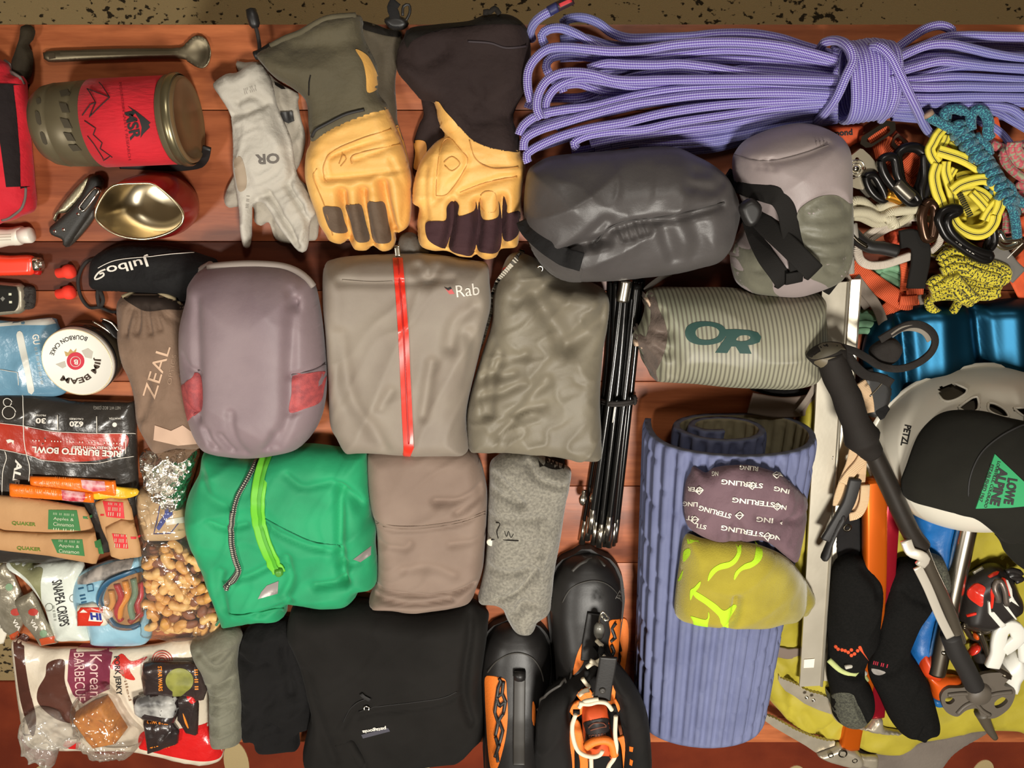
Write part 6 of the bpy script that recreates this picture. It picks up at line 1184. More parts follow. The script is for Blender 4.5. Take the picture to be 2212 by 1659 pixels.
t.add('silver_sleeve', tube(zpath([(q[0], q[1], 0.028) for q in W([(328, 62), (306, 190)])]), 0.0085, 14), al)
for dy in (0, 14):
    t.add('elastic_cord', tube(zpath([(q[0], q[1], z) for (q, z) in zip(W([(186, 760+dy), (230, 775+dy), (300, 775+dy), (360, 765+dy), (385, 750+dy)]), (0.010, 0.030, 0.033, 0.028, 0.010))]), 0.0022, 7), cord_b)
t.add('cord_knot', HF(W([(355, 735), (385, 730), (390, 775), (375, 790), (360, 770)]), 0.012, 0.012, R=0.005).geo(n=80), cord_b)
t.add('pole_print', ribbon(zpath([(q[0], q[1], 0.0232) for q in W([(262, 800), (250, 890)])]), 0.0014, 0.0006), white_ink)

# striped sack
m = bpy.data.materials.new('striped_nylon'); m.use_nodes = True; nt = m.node_tree; b_ = nt.nodes['Principled BSDF']; b_.inputs['Roughness'].default_value = 0.5
tc = nt.nodes.new('ShaderNodeTexCoord'); sx = nt.nodes.new('ShaderNodeSeparateXYZ'); nt.links.new(tc.outputs['Object'], sx.inputs[0])
w_ = math_node(nt, 'SINE', math_node(nt, 'MULTIPLY', math_node(nt, 'ADD', sx.outputs[0], math_node(nt, 'MULTIPLY', sx.outputs[1], 0.10)), 2*math.pi/0.0053))
rp = nt.nodes.new('ShaderNodeMapRange'); rp.inputs[1].default_value = 0.0; rp.inputs[2].default_value = 0.5; nt.links.new(w_, rp.inputs[0])
nz = nt.nodes.new('ShaderNodeTexNoise'); nz.inputs['Scale'].default_value = 9; nt.links.new(tc.outputs['Object'], nz.inputs['Vector'])
mA = nt.nodes.new('ShaderNodeMix'); mA.data_type = 'RGBA'; mA.inputs[6].default_value = srgb(142, 150, 128); mA.inputs[7].default_value = srgb(156, 144, 124); nt.links.new(nz.outputs[0], mA.inputs[0])
mB = nt.nodes.new('ShaderNodeMix'); mB.data_type = 'RGBA'; nt.links.new(rp.outputs[0], mB.inputs[0]); nt.links.new(mA.outputs[2], mB.inputs[6]); mB.inputs[7].default_value = srgb(108, 104, 90); nt.links.new(mB.outputs[2], b_.inputs['Base Color'])
t = Thing('stuff_sack', 'striped grey green drawstring sack with dark green logo', 'stuff sack', P(1590, 730))
hor = HF(W([(440, 150), (480, 115), (540, 105), (700, 108), (900, 108), (1100, 125), (1300, 135), (1450, 150), (1465, 260), (1475, 380), (1455, 520), (1430, 600), (1380, 650), (1250, 680), (1100, 676), (900, 668), (700, 648), (560, 640), (480, 630), (450, 580), (415, 520), (400, 460), (375, 420), (365, 380), (400, 330), (430, 250)]), 0.115, 0.0, rim=0.42, R=0.075, seed=53, wr=((0.003, 0.05, 10, 3),), cre=((W([(380, 390), (450, 320), (530, 260)]), -0.010, 0.006), (W([(380, 390), (460, 370), (560, 380)]), -0.010, 0.006), (W([(380, 400), (460, 430), (560, 480)]), -0.010, 0.006), (W([(400, 440), (460, 520), (500, 600)]), -0.010, 0.006), (W([(400, 350), (450, 250), (490, 160)]), -0.010, 0.006), (W([(560, 380), (600, 480), (590, 600)]), -0.004, 0.008)))
t.add('sack_body', hor.geo(n=4600), m)
t.add('gathered_mouth', patch(hor, W([(440, 170), (480, 140), (520, 240), (555, 320), (565, 400), (545, 490), (500, 590), (460, 590), (425, 520), (395, 450), (372, 400), (400, 340), (430, 250)]), 0.0008), fabric('mouth_taupe', (112, 96, 86), (88, 76, 68), 0.6, 70, 0.7))
for q in ([(430, 170), (450, 165), (470, 200), (462, 225), (450, 200)], [(368, 410), (395, 412), (400, 445), (375, 448)], [(408, 430), (424, 440), (420, 462), (406, 455)]): t.add('cord_end', HF(W(q), 0.012, 0.06, R=0.005).geo(n=60), mat('cord_cream', (196, 170, 145), 0.7))
gi = mat('logo_green', (32, 68, 62), 0.7)
t.add('logo_letter', patch(hor, W([(668, 370), (680, 335), (720, 312), (780, 305), (840, 312), (885, 330), (905, 360), (900, 395), (870, 425), (810, 440), (750, 440), (700, 425), (675, 400)]), 0.0006, holes=[W([(728, 375), (740, 345), (790, 332), (840, 340), (866, 365), (850, 398), (800, 412), (750, 405)])]), gi)
t.add('logo_letter', patch(hor, W([(890, 352), (960, 350), (1040, 356), (1090, 370), (1108, 395), (1098, 425), (1055, 440), (1030, 442), (1052, 492), (985, 490), (960, 450), (935, 450), (912, 488), (842, 486), (880, 430), (905, 395)]), 0.0006, smooth=False, holes=[W([(962, 412), (985, 388), (1030, 386), (1046, 400), (1030, 415), (990, 420)])]), gi)

# sleeping mat roll: one sheet rolled up
t = Thing('sleeping_mat', 'rolled blue grey ribbed foam sleeping mat with khaki inside', 'sleeping mat', P(1560, 1250))
E0 = P(1583, 985, 0.140); yend0 = E0[1]; cx0 = float(PA(1583, 940, 0.08)[0]); E1x = float(PA(1514, 1560, 0.07)[0]); yend1 = -0.885
spir = [(-0.098, 0.020), (-0.102, 0.050), (-0.098, 0.086), (-0.080, 0.114), (-0.046, 0.132), (0.0, 0.139), (0.046, 0.132), (0.082, 0.112), (0.101, 0.080), (0.102, 0.046), (0.086, 0.018), (0.055, 0.006), (0.015, 0.006), (-0.028, 0.010), (-0.058, 0.030), (-0.064, 0.056), (-0.042, 0.084), (-0.008, 0.092), (0.026, 0.083), (0.043, 0.058), (0.034, 0.030), (0.004, 0.018), (-0.030, 0.024), (-0.044, 0.044), (-0.030, 0.060), (-0.006, 0.060)]
sc = catmull(spir, False, 0.0022); tn = np.gradient(sc, axis=0); tn /= np.linalg.norm(tn, axis=1)[:, None]; nrm = np.stack([-tn[:, 1], tn[:, 0]], 1)   # left of travel = outward
sl = np.concatenate([[0], np.cumsum(np.linalg.norm(np.diff(sc, axis=0), axis=1))])
NL = 110; ys = np.linspace(0, 1, NL); V, Fc = [], []; ns = len(sc); PER = 0.0178
for side in (0, 1):
    for j, v in enumerate(ys):
        f = 1-0.13*v; X0 = cx0+(E1x-cx0)*v; Y0 = yend0+(yend1-yend0)*v
        ph = sl/PER; rib = np.clip(2.2*np.sin(2*math.pi*ph), -1, 1); idx = np.floor(ph)
        hsh = np.sin(idx*12.9898+3.1)*43758.5453; hsh -= np.floor(hsh)
        brk = np.exp(-(((v*7+hsh*1.0) % 1.0-0.5)/0.055)**2); edge = 1-np.exp(-v/0.012)*1-np.exp(-(1-v)/0.012)
        amp = 0.0036*(rib*(1-0.9*brk*(rib > 0))+0.25*brk*(rib < 0))*np.clip(edge, 0, 1)
        off = (0.0045+amp) if side == 0 else (-0.0035+amp*0.5)
        q = sc+nrm*off[:, None]
        for i in range(ns): V.append((X0+q[i, 0]*f, Y0, TT+max(0.0008, q[i, 1]*f)))
        if j:
            o_ = side*NL*ns+j*ns
            Fc += [[o_+i, o_+i+1, o_+i+1-ns, o_+i-ns] for i in range(ns-1)]
nf = len(Fc)//2; NN = NL*ns
rimf = [[i, i+1, NN+i+1, NN+i] for i in range(ns-1)]+[[(NL-1)*ns+i, (NL-1)*ns+i+1, NN+(NL-1)*ns+i+1, NN+(NL-1)*ns+i] for i in range(ns-1)]
rimf += [[j*ns, (j+1)*ns, NN+(j+1)*ns, NN+j*ns] for j in range(NL-1)]+[[j*ns+ns-1, (j+1)*ns+ns-1, NN+(j+1)*ns+ns-1, NN+j*ns+ns-1] for j in range(NL-1)]
blue_f = mat('foam_blue', (106, 112, 146), 0.75, 0, (22, (92, 98, 132), 0.8), (220, 0.3, 0.001)); khaki_f = mat('foam_khaki', (146, 136, 108), 0.8, 0, (22, (126, 116, 90), 0.8), (220, 0.3, 0.001))
t.add('foam_sheet', (np.array(V), Fc+rimf), None, mats=[blue_f, khaki_f, mat('foam_edge', (96, 100, 118), 0.8)], fm=[0]*nf+[1]*nf+[2]*len(rimf))
def mat_top(x, y):
    x = np.asarray(x, float); y = np.asarray(y, float); v = np.clip((y-yend0)/(yend1-yend0), 0, 1); f = 1-0.13*v; xx = (x-(cx0+(E1x-cx0)*v))/f
    w = np.clip(1-(xx/0.106)**2, 0, 1); z = (0.062+0.084*np.sqrt(w))*f
    return np.where((np.abs(xx) < 0.106) & (y <= yend0) & (y >= yend1), z, 0.0)
mat_s = Surf(mat_top)
def hat_base(x, y):
    v = np.clip((y-yend0)/(yend1-yend0), 0, 1); f = 1-0.13*v; xx = (x-(cx0+(E1x-cx0)*v))/f
    return np.maximum(np.maximum(mat_top(x, y), 0.146*f*np.sqrt(np.clip(1-(xx/0.145)**2, 0, 1))), 0.05)

# neck gaiter on the mat
Wb = lambda pts: cr(1330, 850, 2.05, pts)
t = Thing('neck_gaiter', 'plum neck tube printed with white lettering lying on the foam mat', 'neck gaiter', P(1605, 1090, 0.14))
hng = HF(Wb([(345, 322), (400, 350), (430, 330), (500, 318), (600, 318), (700, 345), (760, 380), (825, 410), (815, 450), (795, 540), (770, 640), (765, 668), (680, 660), (560, 650), (430, 645), (350, 610), (310, 570), (300, 480), (310, 390), (330, 350)]), 0.022, 0.0, rim=0.25, R=0.016, base=mat_s, seed=54, wr=((0.004, 0.022, 60, 3),), cre=((Wb([(420, 350), (440, 430), (390, 520), (360, 620)]), -0.008, 0.005), (Wb([(400, 360), (400, 450), (350, 560)]), -0.006, 0.005), (Wb([(540, 470), (500, 520), (440, 560)]), -0.004, 0.005), (Wb([(500, 318), (620, 350), (700, 375), (820, 400)]), -0.005, 0.005)))
t.add('fabric_tube', hng.geo(n=2600), fabric('gaiter_plum', (112, 86, 94), (94, 70, 78)))
for w, c, wd_, a, hh_ in (('STERLING', (560, 400), 90, 186, 11), ('RLING', (590, 330), 40, 186, 10), ('STER', (350, 425), 32, 185, 10), ('NG', (440, 355), 14, 182, 10), ('LING', (745, 430), 44, 193, 10), ('STERLING', (610, 482), 92, 187, 11), ('LING', (330, 490), 32, 183, 10), ('STERLING', (440, 525), 72, 195, 11), ('LING', (745, 505), 34, 190, 10), ('ST', (330, 552), 16, 188, 10), ('ING', (660, 560), 36, 186, 11), ('STERLING', (560, 610), 92, 190, 11), ('STL', (375, 588), 26, 192, 10), ('LING', (720, 640), 42, 192, 10), ('STR', (785, 398), 22, 195, 8)):
    t.add('lettering', text_on(hng, w, Wb([c])[0], wd_, hh_, a, 0.025, 0.0008), white_ink)
for c in ((605, 408), (715, 360), (795, 448), (715, 500), (548, 540), (750, 575), (672, 632), (370, 430), (350, 560)):
    x, y = Wb([c])[0]; t.add('diamond_mark', tube(path(hng, [(x-9, y), (x+1, y-8), (x+9, y-1), (x, y+8), (x-9, y), (x+9, y-1)], 0.0008, 3, False), 0.0007, 5), white_ink)

# chartreuse beanie
t = Thing('knit_beanie', 'chartreuse knit beanie with neon print lying on the foam mat', 'beanie', P(1600, 1260, 0.13))
hbn = HF(Wb([(300, 640), (330, 622), (380, 640), (450, 645), (560, 655), (650, 675), (740, 715), (800, 770), (850, 840), (882, 900), (870, 940), (820, 980), (740, 1010), (660, 1030), (560, 1030), (460, 1025), (340, 1010), (280, 990), (260, 960), (265, 870), (280, 760)]), 0.030, 0.0, rim=0.3, R=0.022, base=Surf(hat_base), seed=55, wr=((0.003, 0.04, 50, 2),), cre=((Wb([(425, 650), (410, 740), (350, 850), (300, 950), (280, 985)]), -0.010, 0.005), (Wb([(720, 940), (800, 900), (860, 850)]), -0.004, 0.006)))
bn = mat('knit_chartreuse', (160, 146, 36), 0.9, 0, (30, (142, 128, 26), 0.7), (26, 0.25, 0.003), (600, 0.6, 0.001), 0.4)
t.add('knit_body', hbn.geo(n=3000), bn)
neon = mat('knit_neon', (178, 222, 34), 0.85, 0, None, (600, 0.5, 0.001))
for q in ([(530, 655), (550, 655), (555, 700), (535, 745), (500, 770), (450, 785), (408, 830), (420, 785), (460, 755), (510, 740), (538, 700)], [(625, 670), (645, 680), (650, 715), (635, 745), (600, 770), (555, 785), (525, 825), (530, 790), (570, 755), (610, 735)], [(340, 870), (380, 890), (440, 930), (480, 960), (520, 935), (535, 940), (510, 985), (490, 1020), (465, 1022), (455, 985), (400, 935), (350, 900)], [(330, 870), (345, 860), (375, 830), (370, 855), (345, 885), (330, 915)], [(300, 700), (325, 685), (330, 710), (300, 745)], [(275, 830), (292, 790), (298, 780), (290, 820)], [(330, 985), (400, 1000), (410, 965), (415, 990), (400, 1010), (350, 1008)], [(308, 640), (335, 628), (360, 635), (365, 650), (330, 645)]):
    t.add('neon_print', patch(hbn, Wb(q), 0.0008), neon)
# ================================================================ harness, slings, cords, carabiners
N1 = lambda p: cr(1780, 250, 6.636, p); N2 = lambda p: cr(1980, 220, 6.636, p); N3 = lambda p: cr(1820, 440, 5.643, p)
def webbing(name, c1, c2, per=0.0022):
    if name in MC: return MC[name]
    m = bpy.data.materials.new(name); m.use_nodes = True; nt = m.node_tree; b = nt.nodes['Principled BSDF']; b.inputs['Roughness'].default_value = 0.7
    uv = nt.nodes.new('ShaderNodeUVMap'); sp = nt.nodes.new('ShaderNodeSeparateXYZ'); nt.links.new(uv.outputs[0], sp.inputs[0])
    w = math_node(nt, 'SINE', math_node(nt, 'MULTIPLY', sp.outputs[0], 2*math.pi/per)); rp = nt.nodes.new('ShaderNodeMapRange'); rp.inputs[1].default_value = -0.3; rp.inputs[2].default_value = 0.5; nt.links.new(w, rp.inputs[0])
    mx = nt.nodes.new('ShaderNodeMix'); mx.data_type = 'RGBA'; nt.links.new(rp.outputs[0], mx.inputs[0]); mx.inputs[6].default_value = srgb(*c1); mx.inputs[7].default_value = srgb(*c2); nt.links.new(mx.outputs[2], b.inputs['Base Color'])
    bu = nt.nodes.new('ShaderNodeBump'); bu.inputs['Strength'].default_value = 0.5; bu.inputs['Distance'].default_value = 0.0008; nt.links.new(w, bu.inputs['Height']); nt.links.new(bu.outputs[0], b.inputs['Normal']); MC[name] = m; return m
oweb = webbing('webbing_orange', (176, 58, 26), (236, 108, 56)); gweb = mat('webbing_grey', (128, 116, 104), 0.75, 0, None, (700, 0.3, 0.0008))
oflat = mat('orange_cloth', (218, 88, 40), 0.75, 0, (60, (190, 70, 30), 0.7), (700, 0.4, 0.001))
Z = lambda pts, z: [(p[0], p[1], z) for p in pts]
steelb = mat('gunmetal', (74, 68, 58), 0.3, 0.9); anod_b = mat('anodised_black', (34, 32, 31), 0.28, 0.6); anod_br = mat('anodised_brown', (70, 48, 34), 0.25, 0.7); gold = mat('anodised_gold', (214, 150, 50), 0.3, 0.9)

t = Thing('climbing_harness', 'orange climbing harness with white piping, buckles and black leg loop band', 'harness', P(1910, 470))
wb = HF(N1([(40, 150), (120, 145), (560, 125), (555, 230), (520, 360), (330, 470), (200, 330)]), 0.012, 0.006, R=0.006, smooth=False)
b = t.add('waist_belt', wb.geo(n=300), oflat)
t.add('lettering', text_on(wb, 'Diamond', N1([(185, 250)])[0], 68, 13, -4, 0.04), ink, b)
t.add('belt_webbing', ribbon(zpath(Z(N1([(700, 480), (860, 440), (1000, 560), (1060, 600)]), 0.020)), 0.026, 0.004), oweb)
t.add('belt_webbing', ribbon(zpath(Z(N1([(960, 300), (1080, 400), (1180, 500)]), 0.016)), 0.017, 0.004), oweb)
t.add('belt_webbing', ribbon(zpath(Z(N1([(640, 370), (800, 270), (930, 180)]), 0.022)), 0.012, 0.003, (0, 0, 1)), oweb)
t.add('waist_buckle', prism(N1([(540, 300), (900, 70), (1020, 90), (1030, 200), (960, 270), (680, 450), (600, 460), (520, 400)]), 0.024, 0.031, False, [N1([(620, 335), (900, 150), (940, 190), (930, 240), (700, 395), (660, 390)])]), steelb)
t.add('slide_buckle', prism(N1([(1010, 300), (1060, 250), (1240, 410), (1100, 560), (960, 420), (980, 360)]), 0.021, 0.025, False, [N1([(1010, 370), (1060, 310), (1150, 410), (1090, 450)])]), mat('buckle_brown', (92, 70, 58), 0.4, 0.6))
t.add('leg_webbing', ribbon(zpath(Z(N1([(1180, 590), (1280, 700), (1370, 780)]), 0.014)), 0.026, 0.004), oweb)
t.add('leg_webbing', ribbon(zpath(Z(N1([(1100, 870), (1200, 920), (1300, 960)]), 0.012)), 0.012, 0.004), oweb)
ml = HF(N3([(500, 400), (560, 330), (700, 280), (860, 265), (960, 275), (1010, 380), (1050, 450), (1120, 470), (1240, 430), (1275, 480), (1180, 560), (1060, 600), (1000, 520), (900, 440), (760, 420), (720, 500), (640, 540), (540, 480)]), 0.016, 0.012, R=0.008)
t.add('mesh_padding', ml.geo(n=700), mat('orange_mesh', (214, 82, 44), 0.8, 0, (320, (160, 50, 24), 0.9), (320, 0.9, 0.002)))
pw = webbing('piping_white', (176, 162, 146), (226, 214, 198), 0.0016)
for q, z in (([(250, 430), (330, 360), (480, 270), (640, 210), (820, 175), (960, 180), (1080, 200), (1140, 290), (1190, 420), (1150, 510), (1070, 580)], 0.030), ([(320, 450), (420, 380), (560, 300), (700, 255), (830, 235)], 0.026), ([(240, 480), (185, 540), (190, 620), (230, 700), (330, 750), (480, 745), (640, 700), (830, 635)], 0.034)):
    t.add('white_piping', tube(zpath(Z(N3(q), z)), 0.0056 if z < 0.033 else 0.0068, 10, True, False, (0.0052 if z > 0.033 else 0.0040, 0.003), (0, 0, 1)), pw)
t.add('black_band', ribbon(zpath(Z(N3([(700, 440), (820, 420), (920, 470), (955, 580), (945, 740), (915, 890), (890, 1030)]), 0.040)), 0.023, 0.006), mat('band_black', (27, 25, 23), 0.8, spec=0.2))
for q, w, z in (([(20, 760), (140, 800), (330, 930), (560, 1090), (740, 1190), (860, 1200)], 0.022, 0.020), ([(740, 720), (755, 850), (745, 1060)], 0.009, 0.026), ([(780, 1060), (880, 1050), (980, 1040)], 0.014, 0.024), ([(500, 1220), (620, 1320), (740, 1340), (860, 1280), (960, 1130)], 0.021, 0.014), ([(700, 1180), (800, 1180), (910, 1170)], 0.012, 0.028)):
    t.add('leg_webbing', ribbon(zpath(Z(N3(q), z)), w, 0.004), oweb)
t.add('rubber_keeper', tube(zpath(Z(N3([(110, 340), (200, 440), (330, 520), (480, 540), (660, 580)]), 0.044)), 0.008, 10), black_pl)
t.add('gear_wire', tube(zpath(Z(N3([(95, 350), (180, 450), (300, 530)]), 0.055)), 0.0022, 7), steelb)
for q, w, z in (([(150, 900), (260, 1050), (380, 1200), (450, 1330), (500, 1480)], 0.013, 0.022), ([(960, 1100), (990, 1200), (990, 1300), (960, 1400)], 0.011, 0.016), ([(60, 930), (120, 1010), (200, 1120), (300, 1270)], 0.010, 0.020), ([(40, 860), (80, 930), (40, 1000)], 0.006, 0.03)):
    t.add('grey_strap', ribbon(zpath(Z(N3(q), z)), w, 0.003), gweb)
t.add('thin_cord', tube(zpath(Z(N3([(90, 260), (100, 400), (75, 560), (95, 660)]), 0.05)), 0.0012, 6), gweb)
t.add('cord_end', lathe(P(*N3([(85, 640)])[0], 0.05), (0.25, -1, 0), [(0, 0.003), (0.002, 0.0055), (0.008, 0.005), (0.022, 0.0035), (0.0225, 0)], 14), mat('end_grey2', (150, 144, 134), 0.5))
t.add('cord_end', lathe(P(*N3([(120, 240)])[0], 0.05), (0.25, -1, 0), [(0, 0.003), (0.001, 0.0055), (0.018, 0.0055), (0.02, 0.004), (0.0205, 0)], 14), mat('end_grey2', (150, 144, 134), 0.5))

# green accessory cord
green_c = rope_mat('cord_green', (40, 82, 62), (120, 165, 128), 60, 1, 0.25, mode='stripe')
t = Thing('accessory_cord', 'dark green accessory cord bundled under the orange harness webbing', 'cord', P(1910, 610))
for i, q in enumerate(([(330, 830), (450, 800), (600, 800), (730, 860)], [(390, 820), (520, 840), (640, 880), (730, 930)], [(450, 860), (560, 910), (660, 960), (730, 990)], [(520, 920), (620, 970), (720, 1040)], [(560, 780), (640, 760), (720, 760)], [(480, 790), (600, 770), (720, 800)])):
    t.add('cord_strand', tube(zpath(Z(N3(q), 0.010+0.002*(i % 3))), 0.0048, 9), green_c)
for i, y in enumerate((1340, 1385, 1430, 1475, 1520, 1560)): t.add('cord_strand', tube(zpath(Z(N3([(180, y-5), (280, y-18+6*(i % 2)), (400, y+10), (440, y+20)]), 0.008+0.004*(i % 2))), 0.0046, 9), green_c)

# belay plate
t = Thing('belay_plate', 'silver belay plate with round holes beside the grey sack', 'belay device', P(1855, 365, 0.03))
pl = N1([(200, 700), (340, 610), (520, 470), (560, 480), (660, 570), (800, 740), (830, 770), (740, 820), (640, 830), (560, 900), (600, 1000), (560, 1060), (480, 1050), (340, 1000), (200, 950)])
hol = [N1(circ(475, 625, 30, 10)), N1(circ(575, 755, 30, 10)), N1(circ(425, 880, 30, 10))]
t.add('plate', prism(pl, 0.034, 0.038, False, hol), mat('plate_silver', (176, 166, 144), 0.38, 0.85))
for r in (0.010, 0.006): t.add('rivet_ring', tube([P(*N1([(455, 760)])[0], 0.0385)+Vector((r*math.cos(a), r*math.sin(a), 0)) for a in np.linspace(0, 6.283, 24, endpoint=False)], 0.0008, 6, False, True), silver)
t.add('rivet', lathe(P(*N1([(455, 760)])[0], 0.038), (0, 0, 1), [(0, 0.004), (0.0015, 0.0035), (0.002, 0)], 18), silver)
t.add('lower_plate', prism(N1([(500, 1040), (620, 960), (760, 840), (860, 800), (900, 930), (760, 1130), (620, 1180)]), 0.022, 0.030), mat('plate_dark', (98, 92, 82), 0.4, 0.7))

def biner(pts, z, r, m, lb, gate=None, gm=None, name='carabiner', extra=()):
    q = catmull(pts, True, 4); x, y = PA(q[:, 0], q[:, 1], np.full(len(q), z)); V = np.stack([x, y, np.full(len(q), TT+z)], 1)
    c = np.mean(pts, 0); th = Thing(name, lb, 'carabiner', P(c[0], c[1], z-r))
    th.add('frame', tube(V, r, 10, False, True), m)
    if gate: th.add('gate_sleeve', tube(zpath(Z(gate, z+0.0005)), r*1.5, 14), gm or steelb)
    for nm, g, mm in extra: th.add(nm, g, mm)
    return th
biner(N1([(820, 650), (900, 590), (1000, 600), (1030, 700), (1060, 860), (1160, 1020), (1300, 1140), (1340, 1230), (1230, 1240), (1080, 1110), (940, 950), (850, 800)]), 0.050, 0.0052, anod_b, 'black locking carabiner with grey screw sleeve beside the belay plate', N1([(1020, 960), (1120, 1060), (1240, 1170)]), mat('sleeve_grey', (110, 104, 94), 0.35, 0.8))
biner(N1([(1050, 560), (1150, 470), (1320, 460), (1440, 560), (1440, 700), (1400, 900), (1330, 1080), (1260, 1160), (1130, 1040), (1090, 900), (1060, 720)]), 0.040, 0.0060, anod_b, 'large black carabiner framing orange webbing')
biner(N1([(600, 880), (660, 850), (730, 870), (800, 980), (860, 1100), (880, 1200), (800, 1190), (700, 1110), (630, 1000)]), 0.042, 0.0048, anod_b, 'black carabiner with gold gate below the belay plate', N1([(890, 1130), (1010, 1160), (1110, 1200)]), gold)
biner(N1([(1440, 560), (1530, 640), (1540, 820), (1500, 1000), (1440, 1180), (1400, 1200), (1390, 1050), (1440, 850)]), 0.044, 0.0050, anod_b, 'slim black carabiner hanging against the yellow sling')
biner(N3([(1000, 30), (1060, -20), (1120, 30), (1130, 160), (1110, 330), (1090, 410), (1020, 420), (980, 300), (965, 150)]), 0.050, 0.0060, anod_br, 'brown bronze carabiner clipped over the white piping')
biner(N3([(1060, 620), (1150, 640), (1230, 590), (1280, 510), (1250, 500), (1160, 570), (1080, 600)]), 0.028, 0.0030, silver, 'thin silver wire carabiner under the orange mesh')
cb = biner(N3([(1200, 280), (1170, 180), (1220, 90), (1330, 50), (1420, 70), (1400, 110), (1300, 160), (1280, 240), (1340, 360), (1500, 500), (1680, 590), (1790, 620), (1780, 680), (1700, 680), (1560, 610), (1400, 500), (1270, 400)]), 0.060, 0.0052, anod_b, 'black carabiner with white lettering clipped to the yellow sling', None, None, 'carabiner')
spb = HF(N3([(1290, 400), (1400, 430), (1520, 500), (1680, 580), (1800, 640), (1790, 690), (1690, 690), (1560, 630), (1400, 530), (1300, 440)]), 0.010, 0.055, R=0.005)
cb.add('spine', spb.geo(n=300), anod_b)
cb.add('lettering', text_on(spb, 'CAMP', N3([(1545, 600)])[0], 24, 8, 212, 0.03), white_ink); cb.add('lettering', text_on(spb, BARS[:12], N3([(1380, 470)])[0], 28, 4, 212, 0.0), white_ink)
biner(N3([(1780, 300), (1830, 280), (1850, 360), (1850, 480), (1790, 560), (1750, 520), (1790, 420)]), 0.046, 0.0042, anod_b, 'small black carabiner between the yellow sling and the silver one')
biner(N3([(1870, 380), (1910, 350), (1960, 430), (2000, 440), (2120, 430), (2150, 470), (2060, 520), (1960, 535), (1880, 480)]), 0.035, 0.0042, silver, 'polished silver carabiner beside the orange quickdraw')
qd = Thing('quickdraw', 'orange and black sewn sling with dark carabiner bar at the table end', 'quickdraw', P(2190, 580))
qd.add('sling', ribbon(zpath(Z(N3([(1860, 530), (2050, 640), (2200, 900), (2300, 1100)]), 0.012)), 0.032, 0.004), oflat)
qd.add('sling', ribbon(zpath(Z(N3([(2060, 440), (2160, 400), (2300, 360)]), 0.010)), 0.05, 0.004), oflat)
qd.add('bar', tube(zpath(Z(N3([(1990, 690), (2080, 590), (2230, 430)]), 0.030)), 0.007, 12), anod_br)
qd.add('lettering', tube(zpath(Z(N3([(2010, 665), (2090, 585), (2200, 480)]), 0.0375)), 0.0006, 5), white_ink)
qd.add('grey_strap', ribbon(zpath(Z(N3([(1740, 510), (1850, 570), (1960, 680), (2060, 800), (2150, 880)]), 0.036)), 0.022, 0.003), mat('strap_mid', (104, 100, 94), 0.7))
qd.add('orange_tab', ribbon(zpath(Z(N2([(1090, 230), (1130, 400), (1160, 600)]), 0.03)), 0.012, 0.002), oflat)
qd.add('orange_tab', ribbon(zpath(Z(N2([(850, 330), (980, 300)]), 0.02)), 0.018, 0.002), oweb)

# cream sling, twisted
t = Thing('cord_sling', 'cream twisted cord sling under the black carabiners', 'sling', P(1915, 455))
cw = webbing('cord_cream_m', (186, 176, 146), (222, 214, 186), 0.0016)
for q, z in (([(370, 1330), (430, 1230), (560, 1240), (660, 1320), (800, 1390), (950, 1370), (1100, 1290), (1160, 1310)], 0.034), ([(350, 1400), (480, 1380), (640, 1400), (760, 1460), (880, 1450), (960, 1390), (1100, 1360), (1300, 1340), (1390, 1300)], 0.042), ([(760, 1330), (860, 1290), (1000, 1280), (1100, 1330), (1200, 1350), (1330, 1290), (1370, 1270)], 0.036), ([(350, 1440), (520, 1440), (640, 1490), (760, 1540), (900, 1510), (1000, 1560), (1150, 1480), (1270, 1400)], 0.030), ([(380, 1260), (360, 1330), (420, 1380), (560, 1360)], 0.028), ([(880, 1500), (950, 1480), (1010, 1560), (1060, 1540)], 0.044)):
    t.add('cord_strand', tube(zpath(Z(N1(q), z)), 0.0062, 10), cw)

# yellow sling with black stripe
m = bpy.data.materials.new('sling_yellow'); m.use_nodes = True; nt = m.node_tree; b_ = nt.nodes['Principled BSDF']; b_.inputs['Roughness'].default_value = 0.65
uv = nt.nodes.new('ShaderNodeUVMap'); sp = nt.nodes.new('ShaderNodeSeparateXYZ'); nt.links.new(uv.outputs[0], sp.inputs[0])
w = math_node(nt, 'ABSOLUTE', math_node(nt, 'SUBTRACT', math_node(nt, 'FRACT', math_node(nt, 'MULTIPLY', sp.outputs[1], 2.0)), 0.5))
k = math_node(nt, 'MAXIMUM', math_node(nt, 'LESS_THAN', w, 0.055), math_node(nt, 'LESS_THAN', math_node(nt, 'ABSOLUTE', math_node(nt, 'SUBTRACT', w, 0.13)), 0.014))
mx = nt.nodes.new('ShaderNodeMix'); mx.data_type = 'RGBA'; nt.links.new(k, mx.inputs[0]); mx.inputs[6].default_value = srgb(224, 206, 62); mx.inputs[7].default_value = srgb(44, 38, 14); nt.links.new(mx.outputs[2], b_.inputs['Base Color'])
t = Thing('webbing_sling', 'yellow sling with black centre stripe twisted in a chain', 'sling', P(2085, 410))
def flat(q, z, w=0.0085, h=0.003, up=(0, 0, 1)): t.add('sling_strand', tube(zpath([(p[0], p[1], (z if len(p) < 3 else p[2])) for p in N2(q)], 5), 1.0, 16, True, False, (w*0.62, h), up), m)
flat([(390, 370), (300, 470), (230, 600), (190, 680), (220, 780), (290, 880)], 0.050, 0.009)
flat([(430, 470), (400, 560), (340, 650), (300, 760), (300, 860)], 0.044, 0.008)
flat([(300, 700), (440, 740), (620, 800), (800, 890), (960, 1010), (1010, 1090)], 0.052, 0.0105)
flat([(480, 560), (600, 660), (720, 760), (860, 880)], 0.042, 0.0075)
flat([(680, 640), (720, 700), (740, 760)], 0.038, 0.006)
